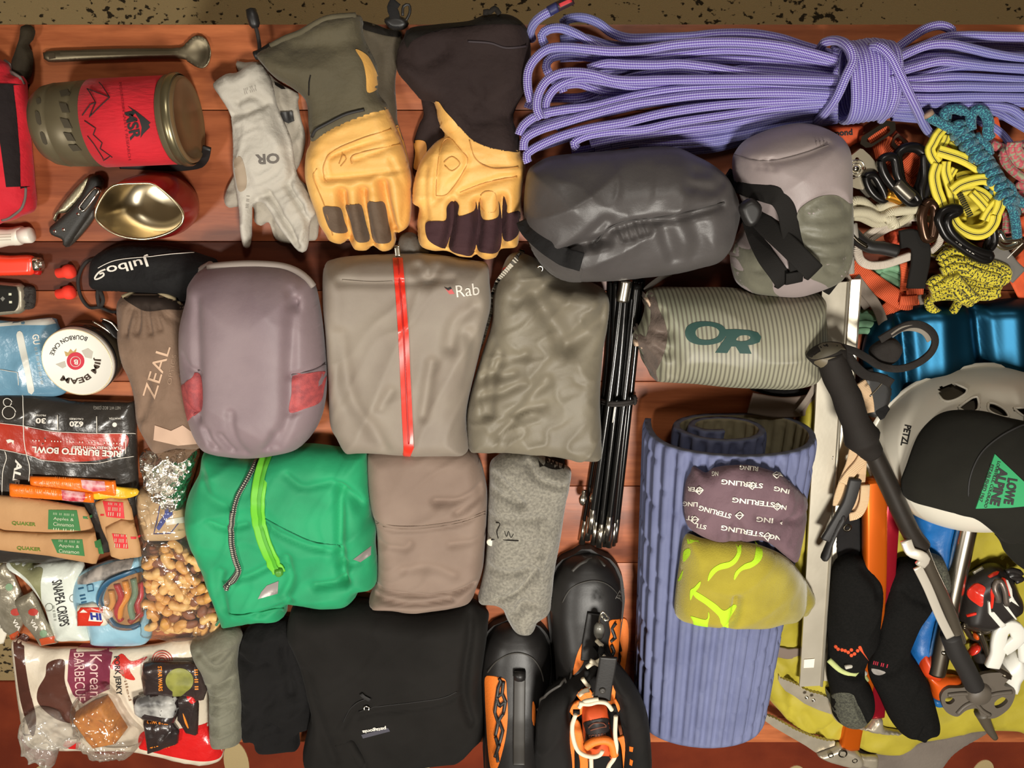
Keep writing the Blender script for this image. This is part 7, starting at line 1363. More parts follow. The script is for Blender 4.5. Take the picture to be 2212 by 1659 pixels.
flat([(300, 880), (250, 1050), (280, 1250), (340, 1420), (380, 1560)], 0.052, 0.010)
flat([(420, 850), (410, 1000), (470, 1200), (520, 1400), (530, 1500)], 0.048, 0.009)
flat([(540, 950), (480, 1060), (470, 1150)], 0.046, 0.007)
flat([(500, 1280), (620, 1190), (800, 1130), (980, 1110), (1120, 1180), (1200, 1320), (1190, 1480), (1130, 1620)], 0.056, 0.0105)
flat([(560, 1080), (700, 1040), (860, 1060), (1000, 1090)], 0.044, 0.008)
flat([(640, 1280), (800, 1260), (950, 1320), (1050, 1440), (1060, 1600)], 0.046, 0.009)
flat([(1180, 1400), (1080, 1500), (1000, 1620), (960, 1700)], 0.052, 0.009)
flat([(780, 1300), (900, 1420), (1000, 1540), (1060, 1640)], 0.050, 0.008)
flat([(480, 1600), (560, 1760), (700, 1860), (860, 1900), (1000, 1860), (1100, 1740), (1130, 1620)], 0.054, 0.011)
flat([(520, 1700), (640, 1800), (800, 1830), (960, 1780), (1060, 1680)], 0.046, 0.009)
flat([(350, 1500), (420, 1640), (560, 1720), (700, 1700)], 0.042, 0.009)
for i in range(12):
    a = N2([(620+i*14, 1320+i*28)])[0]; t.add('bar_tack', tube(zpath([(a[0]-6, a[1]+3, 0.058), (a[0]+5, a[1]-3, 0.058)]), 0.0011, 5), mat('tack_dark', (48, 44, 22), 0.8))
single('sling_core', 'crumpled inner folds of the yellow sling', 'sling', HF(N2([(260, 900), (420, 850), (700, 850), (1000, 1080), (1180, 1250), (1180, 1500), (1080, 1750), (860, 1870), (600, 1800), (420, 1600), (280, 1300)]), 0.036, 0.0, R=0.02, wr=((0.010, 0.014, 40, 2),)).geo(n=700), mat('sling_yellow_plain', (206, 188, 58), 0.7)).name
o_ = bpy.data.objects['sling_core']; o_.parent = t.o; o_.location = Vector(o_.location)-t.loc
for k_ in ('label', 'category'): del o_[k_]

# cords
blue_c = rope_mat('cord_teal', (26, 78, 104), (70, 160, 168), 520, 12, 0.05, mode='fleck'); pink_c = rope_mat('cord_pink', (184, 84, 92), (146, 146, 118), 200, 4, 0.02, mode='fleck'); yb_c = rope_mat('cord_yellow_fleck', (206, 190, 40), (44, 42, 16), 330, 8, 0.045, mode='fleck')
t = Thing('prusik_cord', 'teal flecked cord knotted in a long hitch below the purple rope', 'cord', P(2110, 360))
def cord(q, z, m_, r=0.0050, f=N2, nm='cord_strand'): t.add(nm, tube(zpath([(p[0], p[1], z if len(p) < 3 else p[2]) for p in f(q)], 5), r, 10), m_)
cord([(170, 190), (240, 250), (340, 300), (460, 360), (600, 400)], 0.060, blue_c, 0.0056); cord([(380, 280), (390, 170), (470, 110), (600, 110), (700, 160), (690, 200)], 0.058, blue_c, 0.0056); cord([(420, 300), (440, 200), (400, 130)], 0.05, blue_c)
cord([(780, 400), (770, 280), (790, 180), (880, 110), (980, 170), (1030, 300), (1020, 440), (1060, 520)], 0.060, blue_c, 0.0060)
for i in range(13):
    cx_, cy_ = 560+i*62, 380+i*86 if i < 6 else 860+(i-6)*100; a0_ = 0.5
    cord([(cx_-120, cy_+70, 0.03), (cx_-40, cy_-20, 0.056+0.006*(i % 2)), (cx_+80, cy_-60, 0.058), (cx_+150, cy_+20, 0.03)], 0.05, blue_c, 0.0052)
    cord([(cx_-60, cy_-60, 0.03), (cx_+10, cy_+10, 0.050), (cx_+90, cy_+70, 0.045), (cx_+140, cy_+130, 0.03)], 0.05, blue_c, 0.0050)
cord([(840, 480), (900, 560), (1000, 640), (1040, 760)], 0.055, blue_c, 0.0056); cord([(1280, 1250), (1300, 1400), (1380, 1550), (1420, 1750), (1440, 1950)], 0.045, blue_c, 0.0056); cord([(1360, 1300), (1450, 1400), (1600, 1480)], 0.045, blue_c, 0.0056); cord([(1250, 1150), (1350, 1250), (1380, 1380)], 0.055, blue_c, 0.0056)
t.add('taped_end', tube(zpath(Z(N2([(150, 150), (180, 200)]), 0.060)), 0.0062, 10), mat('end_tan', (150, 124, 104), 0.7))
t = Thing('prusik_cord', 'pink and grey cord knotted at the table end beside the teal cord', 'cord', P(2195, 350))
for q, z in (([(1060, 600), (1180, 650), (1300, 680), (1400, 640)], 0.035), ([(1240, 780), (1260, 720), (1340, 680), (1460, 640), (1560, 600)], 0.045), ([(1280, 720), (1250, 800), (1300, 900), (1400, 1000), (1520, 1080), (1620, 1120)], 0.040), ([(1370, 580), (1350, 680), (1400, 780), (1480, 880), (1600, 900)], 0.055), ([(1440, 570), (1440, 680), (1520, 760), (1620, 780)], 0.058), ([(1500, 600), (1560, 680), (1620, 700)], 0.050), ([(1420, 1180), (1540, 1200), (1640, 1220)], 0.035), ([(1420, 1300), (1540, 1310), (1640, 1330)], 0.030), ([(1280, 1560), (1300, 1640), (1290, 1800), (1270, 1900)], 0.025), ([(1330, 1560), (1360, 1700), (1350, 1850), (1370, 1980)], 0.025), ([(1380, 1480), (1480, 1520), (1600, 1540)], 0.026)):
    cord(q, z, pink_c, 0.0054)
t = Thing('prusik_cord', 'yellow and black flecked cord coiled below the lettered carabiner', 'cord', P(2090, 610))
for i, (q, z) in enumerate((([(1190, 700), (1240, 620), (1380, 580), (1560, 640), (1760, 720), (1900, 760), (2000, 820), (1990, 920), (1880, 980)], 0.040), ([(1200, 760), (1300, 690), (1480, 700), (1700, 770), (1880, 820), (1960, 880)], 0.044), ([(1210, 830), (1340, 770), (1500, 780), (1700, 850), (1900, 900)], 0.048), ([(1230, 870), (1380, 840), (1560, 860), (1760, 920), (1920, 960)], 0.046), ([(1060, 1000), (1120, 930), (1260, 900), (1420, 930), (1600, 980), (1800, 1010), (1920, 1000)], 0.044), ([(1070, 1060), (1180, 1000), (1340, 990), (1520, 1030), (1720, 1070), (1900, 1050)], 0.048), ([(1080, 1120), (1220, 1070), (1400, 1080), (1600, 1120), (1780, 1130), (1900, 1090)], 0.042), ([(1060, 1160), (1200, 1130), (1360, 1130), (1500, 1170), (1560, 1230)], 0.036), ([(1280, 900), (1340, 1000), (1420, 1120), (1520, 1200)], 0.054), ([(1360, 880), (1440, 980), (1540, 1090), (1640, 1170)], 0.054), ([(1060, 1250), (1140, 1320), (1240, 1350), (1330, 1320), (1390, 1240), (1420, 1170)], 0.030), ([(1060, 1250), (1050, 1180), (1100, 1120)], 0.030), ([(1240, 640), (1380, 640), (1540, 700), (1640, 760)], 0.030), ([(1240, 940), (1500, 920), (1800, 960)], 0.026), ([(1240, 800), (1500, 820), (1800, 860)], 0.028), ([(1120, 1090), (1400, 1040), (1700, 1100)], 0.026))):
    cord(q, z, yb_c, 0.0056, N3)
# ================================================================ snow and ice gear
R3 = lambda p: cr(1700, 640, 3.19, p); R4 = lambda p: cr(1650, 1100, 2.968, p); N4 = lambda p: cr(1640, 1440, 7.373, p); N5 = lambda p: cr(2050, 1160, 5.185, p)
# lime pack below everything
lm = fabric('pack_lime', (178, 164, 44), (158, 144, 32), 0.65, 22, 0.4, 0.1)
t = Thing('lime_backpack', 'lime yellow pack lying flat under the ice axes and socks', 'backpack', P(1930, 1350))
hlm = HF([(1730, 880), (1790, 850), (1850, 900), (1960, 1060), (2080, 1100), (2240, 1130), (2260, 1300), (2260, 1580), (2190, 1575), (2110, 1575), (2040, 1590), (1985, 1598), (1960, 1615), (1930, 1625), (1880, 1622), (1830, 1600), (1780, 1588), (1715, 1565), (1680, 1530), (1655, 1500), (1640, 1460), (1645, 1400), (1655, 1300), (1690, 1180), (1720, 1050)], 0.030, 0.0, rim=0.4, R=0.02, seed=61, wr=((0.006, 0.06, 60, 2.5), (0.003, 0.02, 20, 2)), cre=(([(1700, 1465), (1708, 1520), (1712, 1565)], -0.008, 0.006), ([(1735, 1540), (1775, 1590)], -0.006, 0.006), ([(1770, 1590), (1800, 1555)], -0.006, 0.005), ([(1665, 1425), (1700, 1450), (1720, 1500)], -0.006, 0.008), ([(1720, 1200), (1735, 1300), (1730, 1400)], -0.007, 0.008)))
t.add('pack_body', hlm.geo(n=4200), lm)
t.add('compression_strap', ribbon(path(hlm, [(1656, 1398), (1680, 1408), (1710, 1412), (1760, 1406)], 0.001), 0.018, 0.003), mat('strap_taupe', (120, 104, 92), 0.75))
t.add('grey_back_panel', HF([(1820, 1600), (1900, 1610), (1960, 1605), (2010, 1592), (2100, 1572), (2130, 1580), (2060, 1625), (1990, 1700), (1860, 1700), (1830, 1640)], 0.012, 0.0, R=0.008).geo(n=300), fabric('panel_grey', (112, 102, 92), (98, 88, 80)))
t.add('dark_strap', ribbon(zpath([(1620, 870, 0.02), (1690, 880, 0.02), (1760, 870, 0.02), (1800, 840, 0.02)]), 0.03, 0.004), mat('strap_taupe', (120, 104, 92), 0.75))
t.add('dark_panel', HF([(1620, 840), (1700, 835), (1770, 850), (1810, 880), (1800, 960), (1770, 960), (1700, 870)], 0.014, 0.0, R=0.01).geo(n=250), black_cloth)
t.add('loose_strap', ribbon(zpath([(1722, 890, 0.03), (1745, 860, 0.03), (1762, 830, 0.03)]), 0.008, 0.002), gweb)
t.add('black_mesh', HF([(1800, 1120), (1850, 1080), (1880, 1200), (1870, 1320), (1830, 1330), (1800, 1250)], 0.02, 0.02, R=0.01).geo(n=250), black_cloth)

# anodised blue shovel
t = Thing('snow_shovel', 'blue anodised shovel blade with bare silver shaft', 'shovel', P(2080, 760))
am = mat('anodised_blue', (14, 62, 86), 0.4, 0.85, None, (300, 0.05, 0.0004))
sh = HF([(1880, 700), (1930, 670), (2000, 652), (2100, 652), (2260, 668), (2260, 920), (2100, 930), (1950, 920), (1880, 880), (1860, 780)], 0.03, 0.004, rim=0.2, R=0.02, seed=62, cre=(([(1945, 680), (1955, 780), (1965, 900)], -0.008, 0.008), ([(2110, 660), (2120, 760), (2140, 880)], -0.010, 0.009), ([(2030, 660), (2040, 900)], 0.006, 0.016), ([(2190, 670), (2200, 860)], 0.006, 0.016)))
t.add('blade', sh.geo(n=2600), am)
t.add('shaft', tube(zpath([(2120, 1000, 0.045), (2080, 1180, 0.052), (2050, 1320, 0.056), (2022, 1452, 0.058)]), 0.0135, 24), mat('shaft_silver', (200, 192, 176), 0.24, 1.0))
og = mat('orange_plastic', (206, 84, 22), 0.35, 0, None, None, None, 0, 0.2)
t.add('socket', HF(R4([(1010, 905), (1060, 930), (1150, 965), (1140, 1010), (1115, 1070), (1050, 1070), (985, 1020)]), 0.028, 0.035, R=0.012).geo(n=250), mat('socket_orange', (196, 60, 20), 0.4))
t.add('handle_grip', HF(R4([(1030, 1040), (1120, 1060), (1250, 1070), (1255, 1115), (1150, 1120), (1140, 1190), (1080, 1200), (1060, 1120)]), 0.024, 0.035, R=0.01).geo(n=300), og)
t.add('spring_button', lathe(P(*R4([(1155, 920)])[0], 0.07), (0.2, 0, 1), [(0, 0.004), (0.002, 0.0035), (0.003, 0)], 14), silver)
t.add('blue_end', HF(R4([(1070, 1195), (1140, 1190), (1145, 1240), (1080, 1245)]), 0.02, 0.03, R=0.006).geo(n=80), mat('blue_plastic', (30, 98, 160), 0.4))
bs = HF([(1962, 1072), (2000, 1080), (2058, 1110), (2052, 1170), (2034, 1250), (2020, 1330), (2012, 1400), (1990, 1440), (1985, 1490), (1962, 1470), (1958, 1420), (1965, 1360), (1985, 1300), (2000, 1200), (1975, 1130)], 0.03, 0.022, R=0.016, wr=((0.005, 0.03, 70, 2),), seed=63)
single('blue_stuff_sack', 'bright blue nylon sack lying under the silver shovel shaft', 'stuff sack', bs.geo(n=900), mat('nylon_blue', (28, 106, 178), 0.45, 0, (20, (16, 78, 140), 0.8), (60, 0.4, 0.004)))

# snow picket
t = Thing('snow_picket', 'long bare aluminium snow picket with holes lying along the foam mat', 'snow picket', P(1780, 1070))
def bar(c0, c1, z0, z1, ox, prof):
    a = np.array(P(*c0, z0)); b = np.array(P(*c1, z1)); d = b-a; d /= np.linalg.norm(d); s = np.cross(d, (0, 0, 1)); s /= np.linalg.norm(s); s = -s if s[0] < 0 else s; u = np.cross(s, d); u = -u if u[2] < 0 else u
    V = [q+s*p[0]+u*p[1] for q in (a, b) for p in prof]; n = len(prof)
    return np.array(V), [[i, (i+1) % n, n+(i+1) % n, n+i] for i in range(n)]+[list(range(n))[::-1], list(range(n, 2*n))]
alu = mat('picket_alloy', (206, 198, 180), 0.34, 0.6, (18, (186, 178, 160), 0.6), (200, 0.08, 0.0005))
ca, cb_ = (1812, 610), (1757, 1482)
t.add('main_flange', bar(ca, cb_, 0.040, 0.050, 0, [(-0.020, 0.0), (0.010, 0.0), (0.012, 0.002), (0.012, -0.004), (-0.020, -0.004)]), alu, smooth=False)
wbm = t.add('web', bar(ca, cb_, 0.040, 0.050, 0, [(0.012, -0.0005), (0.020, -0.012), (0.018, -0.013), (0.0105, -0.003)]), mat('picket_web', (176, 168, 150), 0.4, 0.9), smooth=False)
t.add('side_flange', bar(ca, cb_, 0.040, 0.050, 0, [(0.019, -0.010), (0.030, -0.008), (0.033, -0.010), (0.033, -0.013), (0.019, -0.013)]), alu, smooth=False)
t.add('rounded_edge', tube([np.array(P(*ca, 0.04))+np.array((0.012, 0, 0.0)), np.array(P(*cb_, 0.05))+np.array((0.012, 0, 0.0))], 0.0022, 8), alu)
for x, y in ((1812, 870), (1803, 985), (1796, 1088), (1784, 1298), (1778, 1395)):
    c = P(x, y, 0.038); t.add('hole', lathe(c, (0.7, 0, 1), [(0, 0.0062), (0.0012, 0.0058), (0.0012, 0.0045), (0.0002, 0.004), (0.0002, 0)], 20), dark_hole, wbm); t.add('hole_rim', tube([np.array(c)+np.array((0.0062*math.cos(a)*0.8, 0.0062*math.sin(a), -0.0045*math.cos(a)+0.0012)) for a in np.linspace(0, 6.283, 20, endpoint=False)], 0.0008, 6, False, True), silver, wbm)
t.add('white_label', prism([(1737, 1425), (1760, 1423), (1758, 1442), (1736, 1443)], 0.050, 0.0506), mat('label_pale', (236, 226, 208), 0.5))

# leash of tan webbing and black tool
t = Thing('axe_leash', 'tan webbing leash looped beside the aluminium picket', 'leash', P(1850, 1000))
tw = webbing('webbing_tan', (206, 166, 122), (236, 206, 168), 0.002)
for q, w, z in (([(510, 590), (545, 650), (565, 740), (570, 800)], 0.012, 0.065), ([(480, 1000), (460, 1080), (440, 1160), (400, 1260), (360, 1380), (350, 1440)], 0.014, 0.066), ([(540, 1080), (500, 1150), (440, 1220), (390, 1290)], 0.014, 0.07), ([(520, 1120), (510, 1250), (490, 1400), (460, 1480)], 0.012, 0.064), ([(540, 1300), (530, 1420), (490, 1500), (430, 1520)], 0.012, 0.07)):
    t.add('webbing_loop', ribbon(zpath(Z(R3(q), z)), w, 0.003), tw)
t.add('rubber_band', ribbon(zpath(Z(R3([(470, 1260), (430, 1400), (390, 1480), (320, 1600), (270, 1680)]), 0.074)), 0.016, 0.008), black_rub)
t.add('rubber_end', HF(R4([(375, 270), (410, 190), (470, 60), (505, 20), (520, 60), (480, 130), (440, 220), (425, 290), (390, 330), (362, 310)]), 0.014, 0.068, R=0.007).geo(n=250), black_rub)
t.add('eyelet', lathe(P(*R3([(415, 1595)])[0], 0.06), (0, 0, 1), [(0, 0.006), (0.001, 0.006), (0.001, 0.003), (0, 0.003)], 18), steelb)

# ice axes
def axe(lb, shaft, rad, col, pick, head, adze, holes, z, bolt):
    t = Thing('ice_axe', lb, 'ice axe', P(*head[0], 0.0), 'ice axes on the lime pack')
    t.add('shaft', tube(zpath(shaft, 8), 1.0, 20, True, False, (rad, rad*0.62), (0, 0, 1)), col)
    st_ = mat('axe_steel', (190, 180, 160), 0.35, 0.55, (40, (164, 155, 136), 0.6), (160, 0.08, 0.0006))
    hd_ = t.add('head', HF(head, 0.020, z, R=0.006).geo(n=400), st_)
    t.add('pick', prism(pick, z+0.004, z+0.010, False), st_)
    if adze: t.add('adze', HF(adze, 0.012, z, R=0.005).geo(n=150), st_)
    for x, y, r in holes: t.add('bolt', lathe(P(x, y, z+0.0195), (0, 0, 1), [(0, r), (0.0012, r*0.95), (0.0012, r*0.7), (-0.001, r*0.6), (-0.001, 0)], 22), bolt, hd_)
    return t
orange_an = mat('anodised_orange', (226, 104, 22), 0.3, 0.6); red_an = mat('anodised_red', (176, 30, 48), 0.25, 0.65)
def teeth(top, n, amp):                       # toothed edge along a polyline
    q = linres(top, False, 4.0); out = []
    for i, p in enumerate(q): out.append((p[0], p[1]-(amp if i % 2 else 0)))
    return out
pA = teeth(N4([(-300, 640), (-60, 700), (0, 740), (240, 830), (420, 930), (560, 1010), (800, 1110), (950, 1160), (1080, 1190), (1210, 1195)]), 0, 2.2)+N4([(1200, 1260), (1000, 1330), (900, 1370), (740, 1260), (480, 1110), (240, 970), (0, 800), (-60, 770), (-300, 700)])
axe('ice axe with orange shaft, long toothed pick reaching beyond the lime pack', [(1888, 1035, 0.055), (1889, 1150, 0.056), (1886, 1300, 0.052), (1868, 1450, 0.040), (1842, 1562, 0.030), (1833, 1612, 0.028)], 0.0150, orange_an, pA,
    N4([(900, 1370), (1000, 1320), (1180, 1250), (1260, 1210), (1380, 1250), (1520, 1300), (1620, 1400), (1640, 1500), (1560, 1555), (1400, 1550), (1200, 1500), (1040, 1450)]), N4([(1560, 1380), (1700, 1400), (1880, 1410), (1890, 1440), (1860, 1590), (1640, 1560), (1600, 1480)]), [N4([(1330, 1385)])[0]+(0.0072,), N4([(1140, 1412)])[0]+(0.0044,), N4([(1520, 1495)])[0]+(0.0044,)], 0.022, steelb)
pB = teeth(N4([(310, 140), (340, 190), (520, 260), (640, 320), (720, 370), (840, 420), (980, 450), (1120, 520)]), 0, 2.0)+N4([(1300, 860), (1240, 830), (1150, 760), (940, 690), (720, 590), (560, 470), (420, 390), (340, 290), (305, 220)])
axe('ice axe with dark red shaft, its pick lying under the socks', [(1930, 1060, 0.050), (1922, 1150, 0.052), (1912, 1300, 0.050), (1900, 1450, 0.040), (1894, 1545, 0.032)], 0.0105, red_an, pB,
    N4([(1120, 520), (1400, 820), (1600, 890), (1700, 930), (1820, 780), (1940, 790), (1980, 950), (2200, 1010), (2260, 1030), (2200, 1050), (1820, 1010), (1650, 970), (1300, 880), (1150, 760)]), None, [(1742, 1506, 0.0028), (1757, 1512, 0.0028)], 0.024, silver)

# helmet
HC, HA, HB, HZ, HH = np.array((0.617, -0.457)), 0.138, 0.112, 0.03, 0.125
def helm(x, y, k=1.0):
    w = np.clip(1-((x-HC[0])/(HA*k))**2-((y-HC[1])/(HB*k))**2, 0, 1); return np.where(w > 0, HZ+HH*k*w**0.45, 0.02)
helm_s = Surf(lambda x, y: helm(x, y))
t = Thing('climbing_helmet', 'pale grey climbing helmet with vents under the black cap', 'helmet', (HC[0], HC[1], TT+HZ))
def dome(k, nu=220, nv=70):
    V, F = [], []
    for j in range(nv+1):
        w = math.sin(j/nv*math.pi/2); r = math.sqrt(max(0, 1-w**2)); z = HZ+HH*k*(w**2)**0.45
        for i in range(nu): a = 2*math.pi*i/nu; V.append((HC[0]+HA*k*r*math.cos(a), HC[1]+HB*k*r*math.sin(a), TT+z))
    for j in range(nv):
        for i in range(nu): F.append([j*nu+i, j*nu+(i+1) % nu, (j+1)*nu+(i+1) % nu, (j+1)*nu+i])
    return np.array(V), F
V, F = dome(1.0); fc = np.array([V[f].mean(0) for f in F]); fx, fy = projpx(fc); keep = np.ones(len(F), bool)
vents = [R3([(1045, 650), (1060, 625), (1120, 610), (1180, 612), (1240, 640), (1245, 660), (1170, 710), (1100, 725), (1060, 700)]), R3([(1180, 770), (1280, 695), (1315, 700), (1320, 780), (1250, 800)]), R3([(1385, 735), (1430, 740), (1500, 780), (1530, 830), (1480, 830), (1395, 790)]), R3([(1560, 770), (1700, 775), (1720, 830), (1640, 830)])]
for vp in vents: keep &= ~inside(fx, fy, catmull(vp, True, 4))
t.add('shell', (V, [f for f, k_ in zip(F, keep) if k_]), mat('helmet_grey', (222, 216, 200), 0.38, 0, None, None, None, 0, 0.2))
V2, F2 = dome(0.93, 90, 24); t.add('foam_liner', (V2, F2), mat('helmet_foam', (74, 66, 52), 0.8))
for vp in vents: t.add('vent_lip', tube(path(helm_s, vp+[vp[0]], 0.0, 5), 0.0016, 7), mat('helmet_lip', (226, 220, 204), 0.4))
t.add('rim', tube([(HC[0]+HA*math.cos(a), HC[1]+HB*math.sin(a), TT+HZ+0.002) for a in np.linspace(0, 2*math.pi, 90, endpoint=False)], 0.004, 8, False, True), mat('helmet_lip', (226, 220, 204), 0.4))
t.add('lettering', text_on(helm_s, 'PETZL', R3([(820, 960)])[0], 46, 15, 102, 0.035), ink)
t.add('chin_strap', ribbon(zpath([(1870, 800, 0.03), (1890, 860, 0.03), (1915, 900, 0.04)]), 0.018, 0.004), black_cloth)
t.add('strap_clip', HF([(1860, 810), (1900, 805), (1925, 830), (1915, 880), (1880, 900), (1858, 860)], 0.016, 0.02, R=0.007).geo(n=150), black_pl)

# cap on the helmet
cap_base = Surf(lambda x, y: np.maximum(helm(x, y, 1.06), 0.075*np.clip(1-((x-HC[0])/0.30)**2-((y-HC[1])/0.26)**2, 0, 1)**0.5))
t = Thing('trucker_cap', 'black cap with a green triangular patch resting on the helmet', 'cap', (HC[0], HC[1], TT+HZ+0.1))
capo = R3([(785, 1290), (800, 1220), (850, 1080), (900, 960), (970, 870), (1060, 805), (1180, 782), (1350, 790), (1500, 830), (1640, 860), (1800, 900), (1800, 1900), (1720, 1920), (1600, 1860), (1500, 1760), (1430, 1640), (1340, 1560), (1180, 1500), (1000, 1450), (860, 1410), (800, 1370)])
hcp = HF(capo, 0.016, 0.0, rim=0.35, R=0.008, base=cap_base, seed=66, wr=((0.002, 0.06, 30, 2),), cre=((R3([(1640, 880), (1480, 960), (1340, 1080), (1265, 1240), (1250, 1380), (1262, 1440)]), -0.007, 0.004),), bumps=((2190, 1010, 0.02, 0.06),))
cp = t.add('brim_and_crown', hcp.geo(n=3600), fabric('cap_black', (33, 32, 27), (27, 26, 22), 0.9, 30, 0.15))
t.add('brim_seam', tube(path(hcp, R3([(1640, 880), (1480, 960), (1340, 1080), (1265, 1240), (1250, 1380)]), 0.0), 0.001, 5), ink)
gp = t.add('triangle_patch', patch(hcp, [(2148, 980), (2107, 1098), (2180, 1096), (2262, 1088), (2205, 1034)], 0.0012, False), mat('patch_green', (40, 150, 92), 0.75))
pz = Surf(lambda x, y: hcp.top(x, y)+0.0012)
t.add('lettering', text_on(pz, 'ESTABLISHED 1967', (2131, 1044), 84, 8, 108, 0.01), ink, gp)
t.add('lettering', text_on(pz, 'LOUISVILLE, COLORADO', (2143, 1047), 104, 8, 107, 0.01), ink, gp)
t.add('lettering', text_on(pz, 'ALPINE', (2158, 1052), 82, 22, 104, 0.05), ink, gp)
t.add('lettering', text_on(pz, 'LOWE', (2183, 1062), 56, 22, 100, 0.05), ink, gp)

# trekking pole, lying over the rest
t = Thing('trekking_pole', 'black trekking pole with foam grip, wrist strap and grey basket', 'trekking pole', P(1960, 1180, 0.06))
def rz(q, z): return zpath(Z(R3(q), z))
gp_ = np.vstack([zpath([p+(z,) for p, z in zip(R3([(300, 395), (320, 480), (360, 580), (410, 690), (445, 800), (490, 910), (530, 1000), (590, 1080)]), (0.125, 0.122, 0.118, 0.114, 0.110, 0.107, 0.105, 0.102))], 5)])
rr_ = np.interp(np.linspace(0, 1, len(gp_)), [0, 0.1, 0.22, 0.35, 0.5, 0.68, 0.78, 0.83, 0.9, 1.0], [0.0135, 0.0165, 0.0175, 0.0165, 0.0175, 0.0165, 0.0200, 0.0225, 0.0165, 0.0135])
gm_ = mat('grip_foam', (37, 33, 30), 0.75, 0, None, (500, 0.3, 0.0008), None, 0, 0, 0.2)
t.add('grip', tube(gp_, rr_, 18), gm_)
hp_ = HF(R3([(130, 405), (180, 350), (260, 315), (350, 315), (400, 345), (395, 440), (330, 480), (220, 490), (160, 450)]), 0.030, 0.105, R=0.018)
t.add('grip_head', hp_.geo(n=400), gm_)
t.add('grip_top', patch(hp_, R3([(140, 400), (200, 350), (290, 320), (380, 335), (350, 380), (240, 425), (170, 430)]), 0.001), mat('grip_olive', (86, 80, 66), 0.5))
t.add('grip_wedge', patch(hp_, R3([(185, 450), (270, 425), (370, 415), (392, 440), (300, 470), (220, 485)]), 0.001), mat('grip_tan', (104, 94, 74), 0.55))
stp = fabric('pole_strap', (44, 40, 37), (34, 31, 29)); 
t.add('wrist_strap', ribbon(rz([(380, 350), (470, 380), (560, 430), (640, 480), (760, 500), (880, 470), (980, 400), (1020, 320), (1000, 250), (930, 200), (840, 195), (740, 240), (640, 300)], 0.10), 0.009, 0.004, (0.25, 0.25, 1)), stp)
t.add('strap_lining', ribbon(rz([(720, 270), (790, 225), (870, 215), (950, 240), (990, 300)], 0.099), 0.010, 0.003, (0.5, -0.5, 1)), mat('lining_grey', (128, 120, 108), 0.8))
t.add('strap_tail', ribbon(rz([(400, 380), (460, 470), (540, 540), (640, 560), (720, 600)], 0.09), 0.012, 0.004), stp)
t.add('strap_pad', HF(R3([(560, 380), (640, 300), (740, 290), (790, 360), (740, 450), (640, 480)]), 0.016, 0.08, R=0.008).geo(n=200), stp)
t.add('strap_wire', tube(rz([(570, 690), (620, 640), (670, 580), (690, 540)], 0.085), 0.0012, 6), silver)
t.add('upper_shaft', tube(zpath([R3([(590, 1070)])[0]+(0.102,), R3([(700, 1300)])[0]+(0.097,), R3([(840, 1600)])[0]+(0.092,), (1990, 1180, 0.088)]), 0.0120, 18), mat('shaft_black', (42, 37, 32), 0.45, 0.2, (60, (46, 40, 35), 0.8)))
t.add('lower_shaft', tube(zpath([(1985, 1172, 0.088), (2010, 1235, 0.086), (2045, 1310, 0.083), (2072, 1385, 0.080)]), 0.0092, 16), mat('shaft_grey', (96, 88, 76), 0.3, 0.5))
sil_m = mat('lever_silver', (222, 214, 198), 0.3, 0.4)
t.add('lever_lock', ribbon(zpath([R4([(910, 200)])[0]+(0.100,), R4([(940, 270)])[0]+(0.102,), R4([(1000, 295)])[0]+(0.104,), R4([(1030, 320)])[0]+(0.104,), R4([(1000, 360)])[0]+(0.102,)]), 0.014, 0.006), sil_m)
t.add('silver_stripe', ribbon(zpath([R4([(985, 370)])[0]+(0.096,), R4([(1050, 500)])[0]+(0.094,), R4([(1130, 690)])[0]+(0.091,), R4([(1195, 820)])[0]+(0.089,)]), 0.012, 0.003), sil_m)
t.add('tip_section', tube(zpath([R4([(1195, 800)])[0]+(0.082,), R4([(1230, 900)])[0]+(0.078,), R4([(1290, 1010)])[0]+(0.072,), R4([(1350, 1130)])[0]+(0.066,)]), [0.0125]+[0.0135]*100 if False else 0.0135, 16), mat('tip_black', (34, 31, 29), 0.7))
bk_ = mat('basket_grey', (92, 84, 74), 0.55)
t.add('basket', prism(R4([(1140, 1190), (1180, 1150), (1290, 1140), (1400, 1060), (1560, 1050), (1580, 1080), (1540, 1130), (1605, 1150), (1610, 1200), (1570, 1280), (1480, 1340), (1400, 1330), (1370, 1280), (1300, 1290), (1240, 1330), (1170, 1300), (1140, 1240)]), 0.058, 0.064, True, [R4([(1480, 1240), (1530, 1205), (1565, 1230), (1530, 1265), (1490, 1275)]), R4([(1165, 1215), (1200, 1205), (1225, 1225), (1200, 1250), (1170, 1245)])]), bk_)
for q in ([(1180, 1190), (1290, 1180), (1400, 1200), (1500, 1180), (1590, 1170)], [(1240, 1310), (1290, 1260), (1350, 1240), (1400, 1290), (1450, 1320)], [(1300, 1140), (1330, 1180), (1400, 1190), (1450, 1150)]): t.add('basket_rib', tube(zpath(Z(R4(q), 0.065)), 0.003, 8), bk_)
t.add('basket_collar', lathe(P(*R4([(1365, 1165)])[0], 0.060), (0, 0, 1), [(0, 0.020), (0.008, 0.017), (0.014, 0.014), (0.014, 0.0)], 24), bk_)
t.add('tip', tube(zpath([R4([(1395, 1300)])[0]+(0.056,), R4([(1440, 1400)])[0]+(0.048,), R4([(1482, 1465)])[0]+(0.042,)]), np.linspace(0.0105, 0.0045, len(zpath([R4([(1395, 1300)])[0]+(0.056,), R4([(1440, 1400)])[0]+(0.048,), R4([(1482, 1465)])[0]+(0.042,)]))), 12), mat('tip_dark', (82, 74, 62), 0.5))

